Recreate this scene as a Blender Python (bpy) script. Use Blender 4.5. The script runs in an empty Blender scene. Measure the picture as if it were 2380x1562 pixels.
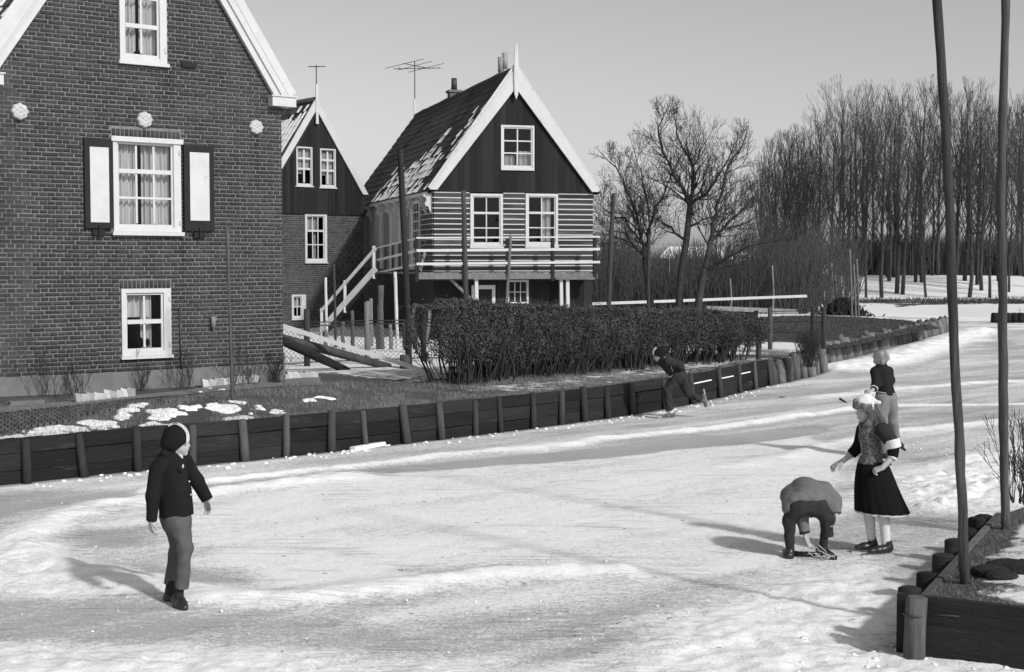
import bpy, bmesh, math, random
import numpy as np
from mathutils import Vector, Matrix
from mathutils.geometry import delaunay_2d_cdt

scene = bpy.context.scene
R = math.radians

# ------------------------------------------------------------------ camera
CAM_H = 2.5
PITCH = math.atan(171 / 3305.56)
cam_data = bpy.data.cameras.new('camera')
cam_data.sensor_width = 36.0
cam_data.lens = 50.0
cam_data.clip_start = 0.1
cam_data.clip_end = 6000.0
cam = bpy.data.objects.new('camera', cam_data)
scene.collection.objects.link(cam)
cam.location = (0, 0, CAM_H)
cam.rotation_euler = (math.pi / 2 - PITCH, 0, 0)
scene.camera = cam

# ------------------------------------------------------------------ sky, sun, exposure
SUN_AZ = R(138.0)      # clockwise from the view direction
SUN_EL = R(35.0)
world = bpy.data.worlds.new('World')
scene.world = world
world.use_nodes = True
wn = world.node_tree
wn.nodes.clear()
sky = wn.nodes.new('ShaderNodeTexSky')
sky.sky_type = 'NISHITA'
sky.sun_disc = False
sky.sun_elevation = SUN_EL
sky.sun_rotation = SUN_AZ
sky.air_density = 1.0
sky.dust_density = 1.5
sky.ozone_density = 1.0
bw = wn.nodes.new('ShaderNodeRGBToBW')
bg = wn.nodes.new('ShaderNodeBackground')
bg.inputs['Strength'].default_value = 0.107
wo = wn.nodes.new('ShaderNodeOutputWorld')
wn.links.new(sky.outputs[0], bw.inputs[0])
wn.links.new(bw.outputs[0], bg.inputs['Color'])
wn.links.new(bg.outputs[0], wo.inputs['Surface'])

sun_data = bpy.data.lights.new('sun', 'SUN')
sun_data.energy = 2.4
sun_data.angle = R(3.2)
sun_data.color = (1, 0.995, 0.99)
sun = bpy.data.objects.new('sun', sun_data)
scene.collection.objects.link(sun)
to_sun = Vector((math.sin(SUN_AZ) * math.cos(SUN_EL), math.cos(SUN_AZ) * math.cos(SUN_EL), math.sin(SUN_EL)))
sun.rotation_euler = to_sun.to_track_quat('Z', 'Y').to_euler()
sun.location = (30, -30, 40)

scene.view_settings.view_transform = 'Standard'
scene.view_settings.look = 'None'
scene.view_settings.exposure = 0.28
scene.view_settings.gamma = 1.0
scene.view_settings.use_curve_mapping = False
scene.cycles.max_bounces = 6
scene.cycles.transparent_max_bounces = 12

# ------------------------------------------------------------------ helpers
COL = scene.collection


def ray(u, v):
    x = (u - 1190) / 3305.56
    y = (781 - v) / 3305.56
    return Vector((x, math.cos(PITCH) + y * math.sin(PITCH), -math.sin(PITCH) + y * math.cos(PITCH)))


def G(u, v, z=0.0):
    """plan position of a spot on the ground at height z, measured in the photograph"""
    r = ray(u, v)
    t = (z - CAM_H) / r.z
    return Vector((r.x * t, r.y * t, z))


def DP(u, v, y):
    r = ray(u, v)
    t = y / r.y
    return Vector((r.x * t, y, CAM_H + r.z * t))


def tag(o, label=None, cat=None, group=None, kind=None):
    if label:
        o['label'] = label
    if cat:
        o['category'] = cat
    if group:
        o['group'] = group
    if kind:
        o['kind'] = kind
    return o


def empty(name, loc=(0, 0, 0), rz=0.0):
    o = bpy.data.objects.new(name, None)
    o.empty_display_size = 0.2
    o.location = loc
    o.rotation_euler = (0, 0, rz)
    COL.objects.link(o)
    return o


def link(name, me, parent=None, mat=None):
    o = bpy.data.objects.new(name, me)
    COL.objects.link(o)
    if parent is not None:
        o.parent = parent
    if mat is not None and len(me.materials) == 0:
        me.materials.append(mat)
    return o


class MB:
    """collects shapes and links them as ONE mesh object"""

    def __init__(self):
        self.v = []
        self.f = []
        self.sm = []

    def poly(self, pts, smooth=False):
        n = len(self.v)
        self.v += [tuple(p) for p in pts]
        self.f.append(tuple(range(n, n + len(pts))))
        self.sm.append(smooth)

    def box(self, x0, x1, y0, y1, z0, z1, skip=''):
        n = len(self.v)
        self.v += [(x0, y0, z0), (x1, y0, z0), (x1, y1, z0), (x0, y1, z0),
                   (x0, y0, z1), (x1, y0, z1), (x1, y1, z1), (x0, y1, z1)]
        fs = {'b': (0, 3, 2, 1), 't': (4, 5, 6, 7), 'f': (0, 1, 5, 4), 'r': (1, 2, 6, 5), 'k': (2, 3, 7, 6), 'l': (3, 0, 4, 7)}
        for k, q in fs.items():
            if k not in skip:
                self.f.append(tuple(n + i for i in q))
                self.sm.append(False)
        return self

    def beam(self, a, b, w, h, up=(0, 0, 1), tw=1.0):
        """box from a to b, w wide, h high (up), tapering by tw"""
        a = Vector(a); b = Vector(b)
        d = (b - a).normalized()
        u = Vector(up)
        s = d.cross(u)
        if s.length < 1e-4:
            s = d.cross(Vector((0, 1, 0)))
        s.normalize()
        u = s.cross(d).normalized()
        n = len(self.v)
        for p, k in ((a, 1.0), (b, tw)):
            for i, j in ((-1, -1), (1, -1), (1, 1), (-1, 1)):
                self.v.append(tuple(p + s * (i * w * k / 2) + u * (j * h * k / 2)))
        for q in ((0, 1, 2, 3), (7, 6, 5, 4), (0, 4, 5, 1), (1, 5, 6, 2), (2, 6, 7, 3), (3, 7, 4, 0)):
            self.f.append(tuple(n + i for i in q))
            self.sm.append(False)
        return self

    def tube(self, pts, rads, seg=8, caps=True, wob=0.0, rng=None, smooth=True):
        pts = [Vector(p) for p in pts]
        if not isinstance(rads, (list, tuple)):
            rads = [rads] * len(pts)
        n0 = len(self.v)
        side = None
        for i, p in enumerate(pts):
            d = (pts[min(i + 1, len(pts) - 1)] - pts[max(i - 1, 0)])
            if d.length < 1e-9:
                d = Vector((0, 0, 1))
            d.normalize()
            if side is None:
                side = d.cross(Vector((0.3, 0.9, 0.1)))
                if side.length < 1e-3:
                    side = d.cross(Vector((1, 0, 0)))
            side = (side - d * side.dot(d)).normalized()
            s2 = d.cross(side)
            for k in range(seg):
                a = 2 * math.pi * k / seg
                rr = rads[i] * (1 + (rng.uniform(-wob, wob) if rng else 0))
                self.v.append(tuple(p + (side * math.cos(a) + s2 * math.sin(a)) * rr))
        for i in range(len(pts) - 1):
            for k in range(seg):
                a = n0 + i * seg + k
                b = n0 + i * seg + (k + 1) % seg
                self.f.append((a, b, b + seg, a + seg))
                self.sm.append(smooth)
        if caps:
            self.f.append(tuple(n0 + k for k in reversed(range(seg)))); self.sm.append(False)
            m = n0 + (len(pts) - 1) * seg
            self.f.append(tuple(m + k for k in range(seg))); self.sm.append(False)
        return self

    def lathe(self, prof, seg=12, c=(0, 0, 0), smooth=True):
        n0 = len(self.v)
        for r, z in prof:
            for k in range(seg):
                a = 2 * math.pi * k / seg
                self.v.append((c[0] + r * math.cos(a), c[1] + r * math.sin(a), c[2] + z))
        for i in range(len(prof) - 1):
            for k in range(seg):
                a = n0 + i * seg + k
                b = n0 + i * seg + (k + 1) % seg
                self.f.append((a, b, b + seg, a + seg)); self.sm.append(smooth)
        self.f.append(tuple(n0 + k for k in reversed(range(seg)))); self.sm.append(False)
        m = n0 + (len(prof) - 1) * seg
        self.f.append(tuple(m + k for k in range(seg))); self.sm.append(False)
        return self

    def prism(self, outline, y0, y1):
        """outline in x,z; extruded along y"""
        n = len(self.v); m = len(outline)
        self.v += [(x, y0, z) for x, z in outline] + [(x, y1, z) for x, z in outline]
        self.f.append(tuple(n + i for i in range(m))); self.sm.append(False)
        self.f.append(tuple(n + m + i for i in reversed(range(m)))); self.sm.append(False)
        for i in range(m):
            j = (i + 1) % m
            self.f.append((n + j, n + i, n + m + i, n + m + j)); self.sm.append(False)
        return self

    def mesh(self, name):
        me = bpy.data.meshes.new(name)
        me.from_pydata(self.v, [], self.f)
        if any(self.sm):
            me.polygons.foreach_set('use_smooth', self.sm)
        me.update()
        return me

    def build(self, name, mat, parent=None):
        return link(name, self.mesh(name), parent, mat)


def np_mesh(name, v, f, mat=None, parent=None, smooth=False, attrs=None):
    """fast mesh from numpy arrays; f is (n,3) or (n,4)"""
    me = bpy.data.meshes.new(name)
    v = np.asarray(v, np.float32); f = np.asarray(f, np.int32)
    k = f.shape[1]
    me.vertices.add(len(v)); me.vertices.foreach_set('co', v.ravel())
    me.loops.add(f.size); me.loops.foreach_set('vertex_index', f.ravel())
    me.polygons.add(len(f))
    me.polygons.foreach_set('loop_start', np.arange(0, f.size, k, dtype=np.int32))
    me.polygons.foreach_set('loop_total', np.full(len(f), k, np.int32))
    if smooth:
        me.polygons.foreach_set('use_smooth', np.ones(len(f), bool))
    me.update(calc_edges=True)
    for nm, dom, arr in (attrs or []):
        a = me.attributes.new(nm, 'FLOAT', dom)
        a.data.foreach_set('value', np.asarray(arr, np.float32))
    if mat is not None:
        me.materials.append(mat)
    o = bpy.data.objects.new(name, me)
    COL.objects.link(o)
    if parent is not None:
        o.parent = parent
    return o


# ------------------------------------------------------------------ numpy noise
def _hash(ix, iy, seed):
    h = (ix.astype(np.int64) * 374761393 + iy.astype(np.int64) * 668265263 + seed * 982451653) & 0x7fffffff
    h = ((h ^ (h >> 13)) * 1274126177) & 0x7fffffff
    h = h ^ (h >> 16)
    return (h & 0xffff) / 65535.0


def vnoise(x, y, seed=0):
    x = np.asarray(x, float); y = np.asarray(y, float)
    ix = np.floor(x); iy = np.floor(y)
    fx = x - ix; fy = y - iy
    fx = fx * fx * (3 - 2 * fx); fy = fy * fy * (3 - 2 * fy)
    a = _hash(ix, iy, seed); b = _hash(ix + 1, iy, seed)
    c = _hash(ix, iy + 1, seed); d = _hash(ix + 1, iy + 1, seed)
    return (a * (1 - fx) + b * fx) * (1 - fy) + (c * (1 - fx) + d * fx) * fy


def fbm(x, y, oct=4, seed=0, gain=0.5):
    s = 0.0; a = 1.0; t = 0.0
    for o in range(oct):
        s = s + a * vnoise(x * 2 ** o + 17.3 * o, y * 2 ** o - 9.1 * o, seed + o)
        t += a; a *= gain
    return s / t


def sstep(a, b, x):
    t = np.clip((x - a) / (b - a), 0, 1)
    return t * t * (3 - 2 * t)


def pl_dist(x, y, pts):
    """distance to a polyline"""
    best = np.full(np.shape(x), 1e9)
    for (ax, ay), (bx, by) in zip(pts[:-1], pts[1:]):
        dx, dy = bx - ax, by - ay
        L = dx * dx + dy * dy + 1e-12
        t = np.clip(((x - ax) * dx + (y - ay) * dy) / L, 0, 1)
        best = np.minimum(best, np.hypot(x - ax - t * dx, y - ay - t * dy))
    return best


def in_poly(x, y, pts):
    x = np.asarray(x, float); y = np.asarray(y, float)
    r = np.zeros(x.shape, bool)
    n = len(pts)
    for i in range(n):
        x0, y0 = pts[i]; x1, y1 = pts[(i + 1) % n]
        if y0 == y1:
            continue
        c = ((y0 > y) != (y1 > y)) & (x < (x1 - x0) * (y - y0) / (y1 - y0) + x0)
        r ^= c
    return r


# ------------------------------------------------------------------ materials
def nodes_of(name):
    m = bpy.data.materials.new(name)
    m.use_nodes = True
    nt = m.node_tree
    b = nt.nodes['Principled BSDF']
    return m, nt, b


def N(nt, typ, **kw):
    n = nt.nodes.new(typ)
    for k, v in kw.items():
        if k in n.inputs:
            n.inputs[k].default_value = v
        else:
            setattr(n, k, v)
    return n


def L(nt, a, b):
    nt.links.new(a, b)


def math_node(nt, op, a, b=None, c=None, clamp=False):
    n = nt.nodes.new('ShaderNodeMath'); n.operation = op; n.use_clamp = clamp
    for i, v in enumerate((a, b, c)):
        if v is None:
            continue
        if isinstance(v, (int, float)):
            n.inputs[i].default_value = v
        else:
            nt.links.new(v, n.inputs[i])
    return n.outputs[0]


def M(name, c, var=0.25, scale=4.0, rough=0.85, bump=0.25, bscale=40.0, bdist=0.01, spec=0.3, stretch=(1, 1, 1),
      rnd=0.0, c2=None, c2scale=6.0, c2lo=0.55, c2hi=0.65, metal=0.0, det=6.0, coord='Object'):
    """grey procedural material: large tone variation, fine grain, optional second tone in worn patches"""
    m, nt, b = nodes_of(name)
    tc = nt.nodes.new('ShaderNodeTexCoord')
    mp = nt.nodes.new('ShaderNodeMapping'); mp.inputs['Scale'].default_value = stretch
    oi = nt.nodes.new('ShaderNodeObjectInfo')
    ofs = math_node(nt, 'MULTIPLY', oi.outputs['Random'], 37.0)
    cmb = nt.nodes.new('ShaderNodeCombineXYZ')
    for i in range(3):
        L(nt, ofs, cmb.inputs[i])
    L(nt, tc.outputs[coord], mp.inputs['Vector']); L(nt, cmb.outputs[0], mp.inputs['Location'])
    n1 = N(nt, 'ShaderNodeTexNoise', Scale=scale, Detail=det, Roughness=0.62)
    L(nt, mp.outputs[0], n1.inputs['Vector'])
    n2 = N(nt, 'ShaderNodeTexNoise', Scale=bscale, Detail=4.0, Roughness=0.6)
    L(nt, mp.outputs[0], n2.inputs['Vector'])
    # tone = c * (1 + var*2*(n-.5)) * (1 + rnd*(random-.5))
    f = math_node(nt, 'MULTIPLY_ADD', n1.outputs['Fac'], 2.6 * var, 1 - 1.3 * var)
    g = math_node(nt, 'MULTIPLY_ADD', n2.outputs['Fac'], var * 1.2, 1 - 0.6 * var)
    f = math_node(nt, 'MULTIPLY', f, g)
    if rnd:
        r = math_node(nt, 'MULTIPLY_ADD', oi.outputs['Random'], rnd * 2, 1 - rnd)
        f = math_node(nt, 'MULTIPLY', f, r)
    f = math_node(nt, 'MULTIPLY', f, c)
    if c2 is not None:
        n3 = N(nt, 'ShaderNodeTexNoise', Scale=c2scale, Detail=5.0, Roughness=0.65)
        L(nt, mp.outputs[0], n3.inputs['Vector'])
        mr = N(nt, 'ShaderNodeMapRange'); mr.inputs['From Min'].default_value = c2lo; mr.inputs['From Max'].default_value = c2hi
        L(nt, n3.outputs['Fac'], mr.inputs['Value'])
        mx = nt.nodes.new('ShaderNodeMix'); mx.data_type = 'FLOAT'
        L(nt, mr.outputs[0], mx.inputs[0]); L(nt, f, mx.inputs[2]); mx.inputs[3].default_value = c2
        f = mx.outputs[0]
    cc = nt.nodes.new('ShaderNodeCombineColor')
    for i in range(3):
        L(nt, f, cc.inputs[i])
    L(nt, cc.outputs[0], b.inputs['Base Color'])
    b.inputs['Roughness'].default_value = rough
    b.inputs['Specular IOR Level'].default_value = spec
    b.inputs['Metallic'].default_value = metal
    if bump:
        bp = N(nt, 'ShaderNodeBump', Strength=bump, Distance=bdist)
        L(nt, n2.outputs['Fac'], bp.inputs['Height'])
        L(nt, bp.outputs[0], b.inputs['Normal'])
    return m


def glass_mat(name, refl=1.0, tint=0.75):
    m = bpy.data.materials.new(name); m.use_nodes = True
    nt = m.node_tree; nt.nodes.clear()
    out = nt.nodes.new('ShaderNodeOutputMaterial')
    tr = nt.nodes.new('ShaderNodeBsdfTransparent'); tr.inputs[0].default_value = (tint, tint, tint, 1)
    gl = nt.nodes.new('ShaderNodeBsdfGlossy'); gl.inputs['Roughness'].default_value = 0.03
    fr = N(nt, 'ShaderNodeFresnel', IOR=1.5)
    tcg = nt.nodes.new('ShaderNodeTexCoord')
    nz = N(nt, 'ShaderNodeTexNoise', Scale=3.0, Detail=2.0)
    L(nt, tcg.outputs['Object'], nz.inputs['Vector'])
    bp = N(nt, 'ShaderNodeBump', Strength=0.12, Distance=0.02)
    L(nt, nz.outputs['Fac'], bp.inputs['Height'])
    L(nt, bp.outputs[0], gl.inputs['Normal'])
    k = math_node(nt, 'MULTIPLY', fr.outputs[0], refl, clamp=True)
    mx = nt.nodes.new('ShaderNodeMixShader')
    L(nt, k, mx.inputs[0]); L(nt, tr.outputs[0], mx.inputs[1]); L(nt, gl.outputs[0], mx.inputs[2])
    L(nt, mx.outputs[0], out.inputs['Surface'])
    return m


def attr_mat(name, attr, lo, hi, edge=0.18, nscale=12.0, namp=0.5, lo_var=0.2, hi_var=0.1, rough_lo=0.55, rough_hi=0.9,
             bump=0.4, bscale=25.0, bdist=0.02, stretch=(1, 1, 1), rot=0.0, scratch=0.0, spec=0.3, attr2=None, lo2=0.1, speck=0):
    """two-tone surface: tone lo where the attribute is 0, hi where it is 1, broken up by noise"""
    m, nt, b = nodes_of(name)
    tc = nt.nodes.new('ShaderNodeTexCoord')
    mp = nt.nodes.new('ShaderNodeMapping'); mp.inputs['Scale'].default_value = stretch; mp.inputs['Rotation'].default_value = (0, 0, rot)
    L(nt, tc.outputs['Object'], mp.inputs['Vector'])
    at = nt.nodes.new('ShaderNodeAttribute'); at.attribute_name = attr
    n1 = N(nt, 'ShaderNodeTexNoise', Scale=nscale, Detail=8.0, Roughness=0.68); L(nt, mp.outputs[0], n1.inputs['Vector'])
    n2 = N(nt, 'ShaderNodeTexNoise', Scale=bscale, Detail=6.0, Roughness=0.7); L(nt, tc.outputs['Object'], n2.inputs['Vector'])
    n3 = N(nt, 'ShaderNodeTexNoise', Scale=0.9, Detail=6.0, Roughness=0.6); L(nt, mp.outputs[0], n3.inputs['Vector'])
    s = math_node(nt, 'SUBTRACT', n1.outputs['Fac'], 0.5)
    s = math_node(nt, 'MULTIPLY_ADD', s, namp * 2, at.outputs['Fac'])
    mr = N(nt, 'ShaderNodeMapRange', interpolation_type='SMOOTHSTEP')
    mr.inputs['From Min'].default_value = 0.5 - edge; mr.inputs['From Max'].default_value = 0.5 + edge
    L(nt, s, mr.inputs['Value'])
    fac = mr.outputs[0]
    if speck:
        n4 = N(nt, 'ShaderNodeTexNoise', Scale=speck, Detail=5.0, Roughness=0.75); L(nt, tc.outputs['Object'], n4.inputs['Vector'])
        s = math_node(nt, 'MULTIPLY_ADD', math_node(nt, 'SUBTRACT', n4.outputs['Fac'], 0.5), 1.5, s)
        L(nt, s, mr.inputs['Value'])
    lo_v = math_node(nt, 'MULTIPLY_ADD', n3.outputs['Fac'], lo * lo_var * 2.4, lo * (1 - 1.2 * lo_var))
    fine = math_node(nt, 'MULTIPLY_ADD', n2.outputs['Fac'], lo_var, 1 - lo_var / 2)
    lo_v = math_node(nt, 'MULTIPLY', lo_v, fine)
    if attr2:
        a2 = nt.nodes.new('ShaderNodeAttribute'); a2.attribute_name = attr2
        mx2 = nt.nodes.new('ShaderNodeMix'); mx2.data_type = 'FLOAT'
        L(nt, a2.outputs['Fac'], mx2.inputs[0]); L(nt, lo_v, mx2.inputs[2])
        dk = math_node(nt, 'MULTIPLY', fine, lo2)
        L(nt, dk, mx2.inputs[3]); lo_v = mx2.outputs[0]
    hi_v = math_node(nt, 'MULTIPLY_ADD', n2.outputs['Fac'], hi * hi_var * 2, hi * (1 - hi_var))
    mx = nt.nodes.new('ShaderNodeMix'); mx.data_type = 'FLOAT'
    L(nt, fac, mx.inputs[0]); L(nt, lo_v, mx.inputs[2]); L(nt, hi_v, mx.inputs[3])
    col = mx.outputs[0]
    if speck:
        for sc_, am_ in ((28.0, .3), (65.0, .5), (140.0, .5)):
            ng_ = N(nt, 'ShaderNodeTexNoise', Scale=sc_, Detail=3.0, Roughness=0.7); L(nt, tc.outputs['Object'], ng_.inputs['Vector'])
            col = math_node(nt, 'MULTIPLY', col, math_node(nt, 'MULTIPLY_ADD', ng_.outputs['Fac'], am_, 1 - am_ * .5))
    if scratch:
        # skate scratches: thin lines from stretched, rotated noise bands
        for k, (ang, sc) in enumerate(((0.75, 1.0), (1.15, 0.8), (0.35, 1.3), (1.9, 0.7))):
            mpk = nt.nodes.new('ShaderNodeMapping'); mpk.inputs['Rotation'].default_value = (0, 0, -ang)
            mpk.inputs['Scale'].default_value = (0.35 * sc, 6.5 * sc, 1); mpk.inputs['Location'].default_value = (k * 3.1, k * 7.7, 0)
            L(nt, tc.outputs['Object'], mpk.inputs['Vector'])
            nk = N(nt, 'ShaderNodeTexNoise', Scale=1.0, Detail=2.0, Roughness=0.5, Distortion=0.35); L(nt, mpk.outputs[0], nk.inputs['Vector'])
            d = math_node(nt, 'ABSOLUTE', math_node(nt, 'SUBTRACT', nk.outputs['Fac'], 0.5 + 0.04 * k))
            mk = N(nt, 'ShaderNodeMapRange'); mk.inputs['From Min'].default_value = 0.0; mk.inputs['From Max'].default_value = 0.03
            mk.inputs['To Min'].default_value = 1.0; mk.inputs['To Max'].default_value = 0.0
            L(nt, d, mk.inputs['Value'])
            gate = N(nt, 'ShaderNodeTexNoise', Scale=0.8, Detail=2.0); gm = nt.nodes.new('ShaderNodeMapping'); gm.inputs['Location'].default_value = (k * 11.0, 5.0 * k, 0)
            L(nt, tc.outputs['Object'], gm.inputs['Vector']); L(nt, gm.outputs[0], gate.inputs['Vector'])
            gt = N(nt, 'ShaderNodeMapRange'); gt.inputs['From Min'].default_value = 0.53; gt.inputs['From Max'].default_value = 0.62
            L(nt, gate.outputs['Fac'], gt.inputs['Value'])
            q = math_node(nt, 'MULTIPLY', mk.outputs[0], gt.outputs[0])
            q = math_node(nt, 'MULTIPLY', q, scratch)
            q = math_node(nt, 'SUBTRACT', 1.0, q)
            col = math_node(nt, 'MULTIPLY', col, q)
    cc = nt.nodes.new('ShaderNodeCombineColor')
    for i in range(3):
        L(nt, col, cc.inputs[i])
    L(nt, cc.outputs[0], b.inputs['Base Color'])
    rg = nt.nodes.new('ShaderNodeMix'); rg.data_type = 'FLOAT'
    L(nt, fac, rg.inputs[0]); rg.inputs[2].default_value = rough_lo; rg.inputs[3].default_value = rough_hi
    L(nt, rg.outputs[0], b.inputs['Roughness'])
    b.inputs['Specular IOR Level'].default_value = spec
    hgt = math_node(nt, 'MULTIPLY_ADD', fac, 0.6, n2.outputs['Fac'])
    bp = N(nt, 'ShaderNodeBump', Strength=bump, Distance=bdist)
    L(nt, hgt, bp.inputs['Height']); L(nt, bp.outputs[0], b.inputs['Normal'])
    return m


WHITE = M('white_paint', 0.57, var=0.13, scale=4, rough=0.6, bump=0.25, bscale=45, spec=0.25, c2=0.42, c2scale=11, c2lo=0.63, c2hi=0.74)
OFFWHITE = M('weathered_white_paint', 0.55, var=0.15, scale=5, rough=0.7, bump=0.2, c2=0.25, c2scale=7, c2lo=0.6, c2hi=0.7)
BLACKWOOD = M('black_painted_board', 0.024, var=0.35, scale=3, rough=0.8, bump=0.35, bscale=25, stretch=(1, 1, 0.12), rnd=0.3, spec=0.12)
BLACKWOOD_H = M('black_painted_board_lying', 0.03, var=0.4, scale=3, rough=0.65, bump=0.35, bscale=25, stretch=(0.12, 1, 1), rnd=0.35,
                c2=0.1, c2scale=5, c2lo=0.57, c2hi=0.7)
BLACKFLAT = M('black_gloss_paint', 0.022, var=0.2, rough=0.6, bump=0.1, spec=0.15)
TARWOOD = M('tarred_plank', 0.024, spec=0.12, var=0.6, scale=2.2, rough=0.8, bump=1.0, bdist=0.02, bscale=34, stretch=(0.22, 0.22, 1.8), rnd=0.35, c2=0.055, c2scale=6, c2lo=0.58, c2hi=0.75)
POSTWOOD = M('weathered_post', 0.06, spec=0.12, var=0.6, scale=7, rough=0.85, bump=0.6, bscale=40, stretch=(1, 1, 0.12), rnd=0.45)
PILEWOOD = M('grey_pile_wood', 0.13, var=0.55, scale=8, rough=0.9, bump=0.7, bscale=45, stretch=(1, 1, 0.15), rnd=0.5)
POLEWOOD = M('pole_wood', 0.062, var=0.6, scale=9, rough=0.9, bump=1.0, bdist=0.02, spec=0.1, bscale=45, stretch=(1, 1, 0.07), rnd=0.25, c2=0.14, c2scale=3, c2lo=0.55, c2hi=0.68)
GREYWOOD = M('grey_weathered_wood', 0.2, var=0.4, scale=6, rough=0.9, bump=0.4, bscale=40, stretch=(1, 1, 0.15), rnd=0.3)
BARK = M('bark', 0.05, var=0.4, scale=8, rough=0.9, bump=0.5, bscale=30, rnd=0.2)
TWIG = M('twig', 0.05, var=0.3, rough=0.9, bump=0)
FARTWIG = M('far_twig', 0.055, var=0.2, rough=0.9, bump=0, rnd=0.25)
MORTAR = M('mortar', 0.18, var=0.5, scale=9, rough=0.95, bump=0.4, bscale=90)
PLINTH = M('cement_plinth', 0.17, var=0.4, scale=3, rough=0.95, bump=0.5, bscale=50, c2=0.075, c2scale=3.2, c2lo=0.56, c2hi=0.7, stretch=(1, 1, 0.6))
CONCRETE = M('concrete', 0.17, var=0.25, scale=3, rough=0.95, bump=0.4, bscale=80)
STONE = M('pale_stone', 0.42, var=0.3, scale=7, rough=0.95, bump=0.5, bscale=40, rnd=0.3)
PLASTER = M('white_plaster_relief', 0.5, var=0.3, scale=15, rough=0.95, bump=0.5, bscale=60)
TILE = M('dark_roof_tile', 0.05, var=0.45, scale=5, rough=0.75, bump=0.4, bscale=30, rnd=0.4, c2=0.13, c2scale=9, c2lo=0.6, c2hi=0.75)
SNOW = M('snow', 0.86, var=0.06, scale=6, rough=0.9, bump=0.5, bscale=30, bdist=0.02, spec=0.2)
DARKROOM = M('dark_room', 0.012, var=0.3, rough=0.95, bump=0, spec=0.0)
CURTAIN = M('net_curtain', 0.6, var=0.22, scale=14, rough=0.95, bump=0.2, stretch=(1, 1, 0.15))
METAL = M('dark_metal', 0.06, var=0.3, rough=0.5, bump=0.1, metal=0.4)
STEEL = M('skate_steel', 0.7, var=0.1, rough=0.25, bump=0.0, metal=0.8)
FLUE = M('grey_flue_pipe', 0.3, var=0.3, rough=0.7, bump=0.2)
GLASS = glass_mat('window_glass', 0.5, 0.8)
# ================================================================== THE SETTING: ice, land, banks
rng = random.Random(7)
nrng = np.random.default_rng(5)

SHORE = [(-60, -12), (-9.0, 13.1), (-5.52, 16.05), (-4.52, 16.98), (-3.39, 17.86), (-2.45, 18.7), (-1.49, 19.6), (-0.53, 20.55),
         (0.29, 21.4), (1.49, 22.76), (2.23, 23.7), (3.13, 25.1), (4.19, 27.0), (5.23, 28.94)]
PILES1 = [(5.23, 28.94), (7.03, 31.99)]
PILES2 = [(7.35, 34.1), (10.5, 40.3), (15.7, 51.0)]
SOFT = [(15.7, 51.0), (16.3, 53.5), (15.2, 56.5), (13, 60), (11.2, 62.5), (13, 66.5), (16, 70), (19, 67), (22.5, 61.5), (30, 57), (60, 50), (420, 40)]
LAND = SHORE + PILES1[1:] + PILES2 + SOFT[1:] + [(420, 3600), (-420, 3600), (-420, -12)]
LAWN = [G(1640, 770, .5), G(1700, 752, .5), G(1800, 741, .5), G(1900, 736, .5), G(2000, 739, .5), G(2100, 746, .5), G(2190, 762, .5), G(2195, 768, .4),
        G(2100, 783, .4), G(1990, 806, .4), G(1930, 815, .4), G(1860, 800, .4), G(1780, 790, .45), G(1690, 790, .45)]
LAWN = [(p.x, p.y) for p in LAWN]


def land_h(x, y):
    x = np.asarray(x, float); y = np.asarray(y, float)
    dw = pl_dist(x, y, SHORE + PILES1[1:])
    z = 0.49 + 0.13 * sstep(0.3, 4.5, dw) + 0.125 * sstep(0.25, 1.4, dw) * sstep(-1.6, -3.4, x) * sstep(25, 22, y)
    z = z + 0.04 * (fbm(x * 0.7, y * 0.7, 4, 3) - 0.5) * sstep(0.2, 1.0, dw)
    z = np.where(y > 33, 0.42 + 0.0 * z, z) * sstep(34, 30, y) * 1.0 + (1 - sstep(34, 30, y)) * (0.44 + 0.05 * (fbm(x * .3, y * .3, 3, 8) - .5))
    # gentle crown on the lawn
    cx, cy = 9.5, 48.0
    z = z + 0.16 * np.exp(-(((x - cx) / 4.5) ** 2 + ((y - cy) / 6.0) ** 2))
    # snowy dike that carries the tree belt
    dike = sstep(83, 97, y + 0.15 * (x - 30)) * sstep(10, 18, x)
    z = z + dike * (1.15 + 0.2 * (fbm(x * .2, y * .2, 3, 4) - .5))
    ds = pl_dist(x, y, SOFT)
    z = np.where(ds < 2.2, -0.02 + (z + 0.02) * sstep(0.0, 2.2, ds), z)
    return z


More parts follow.
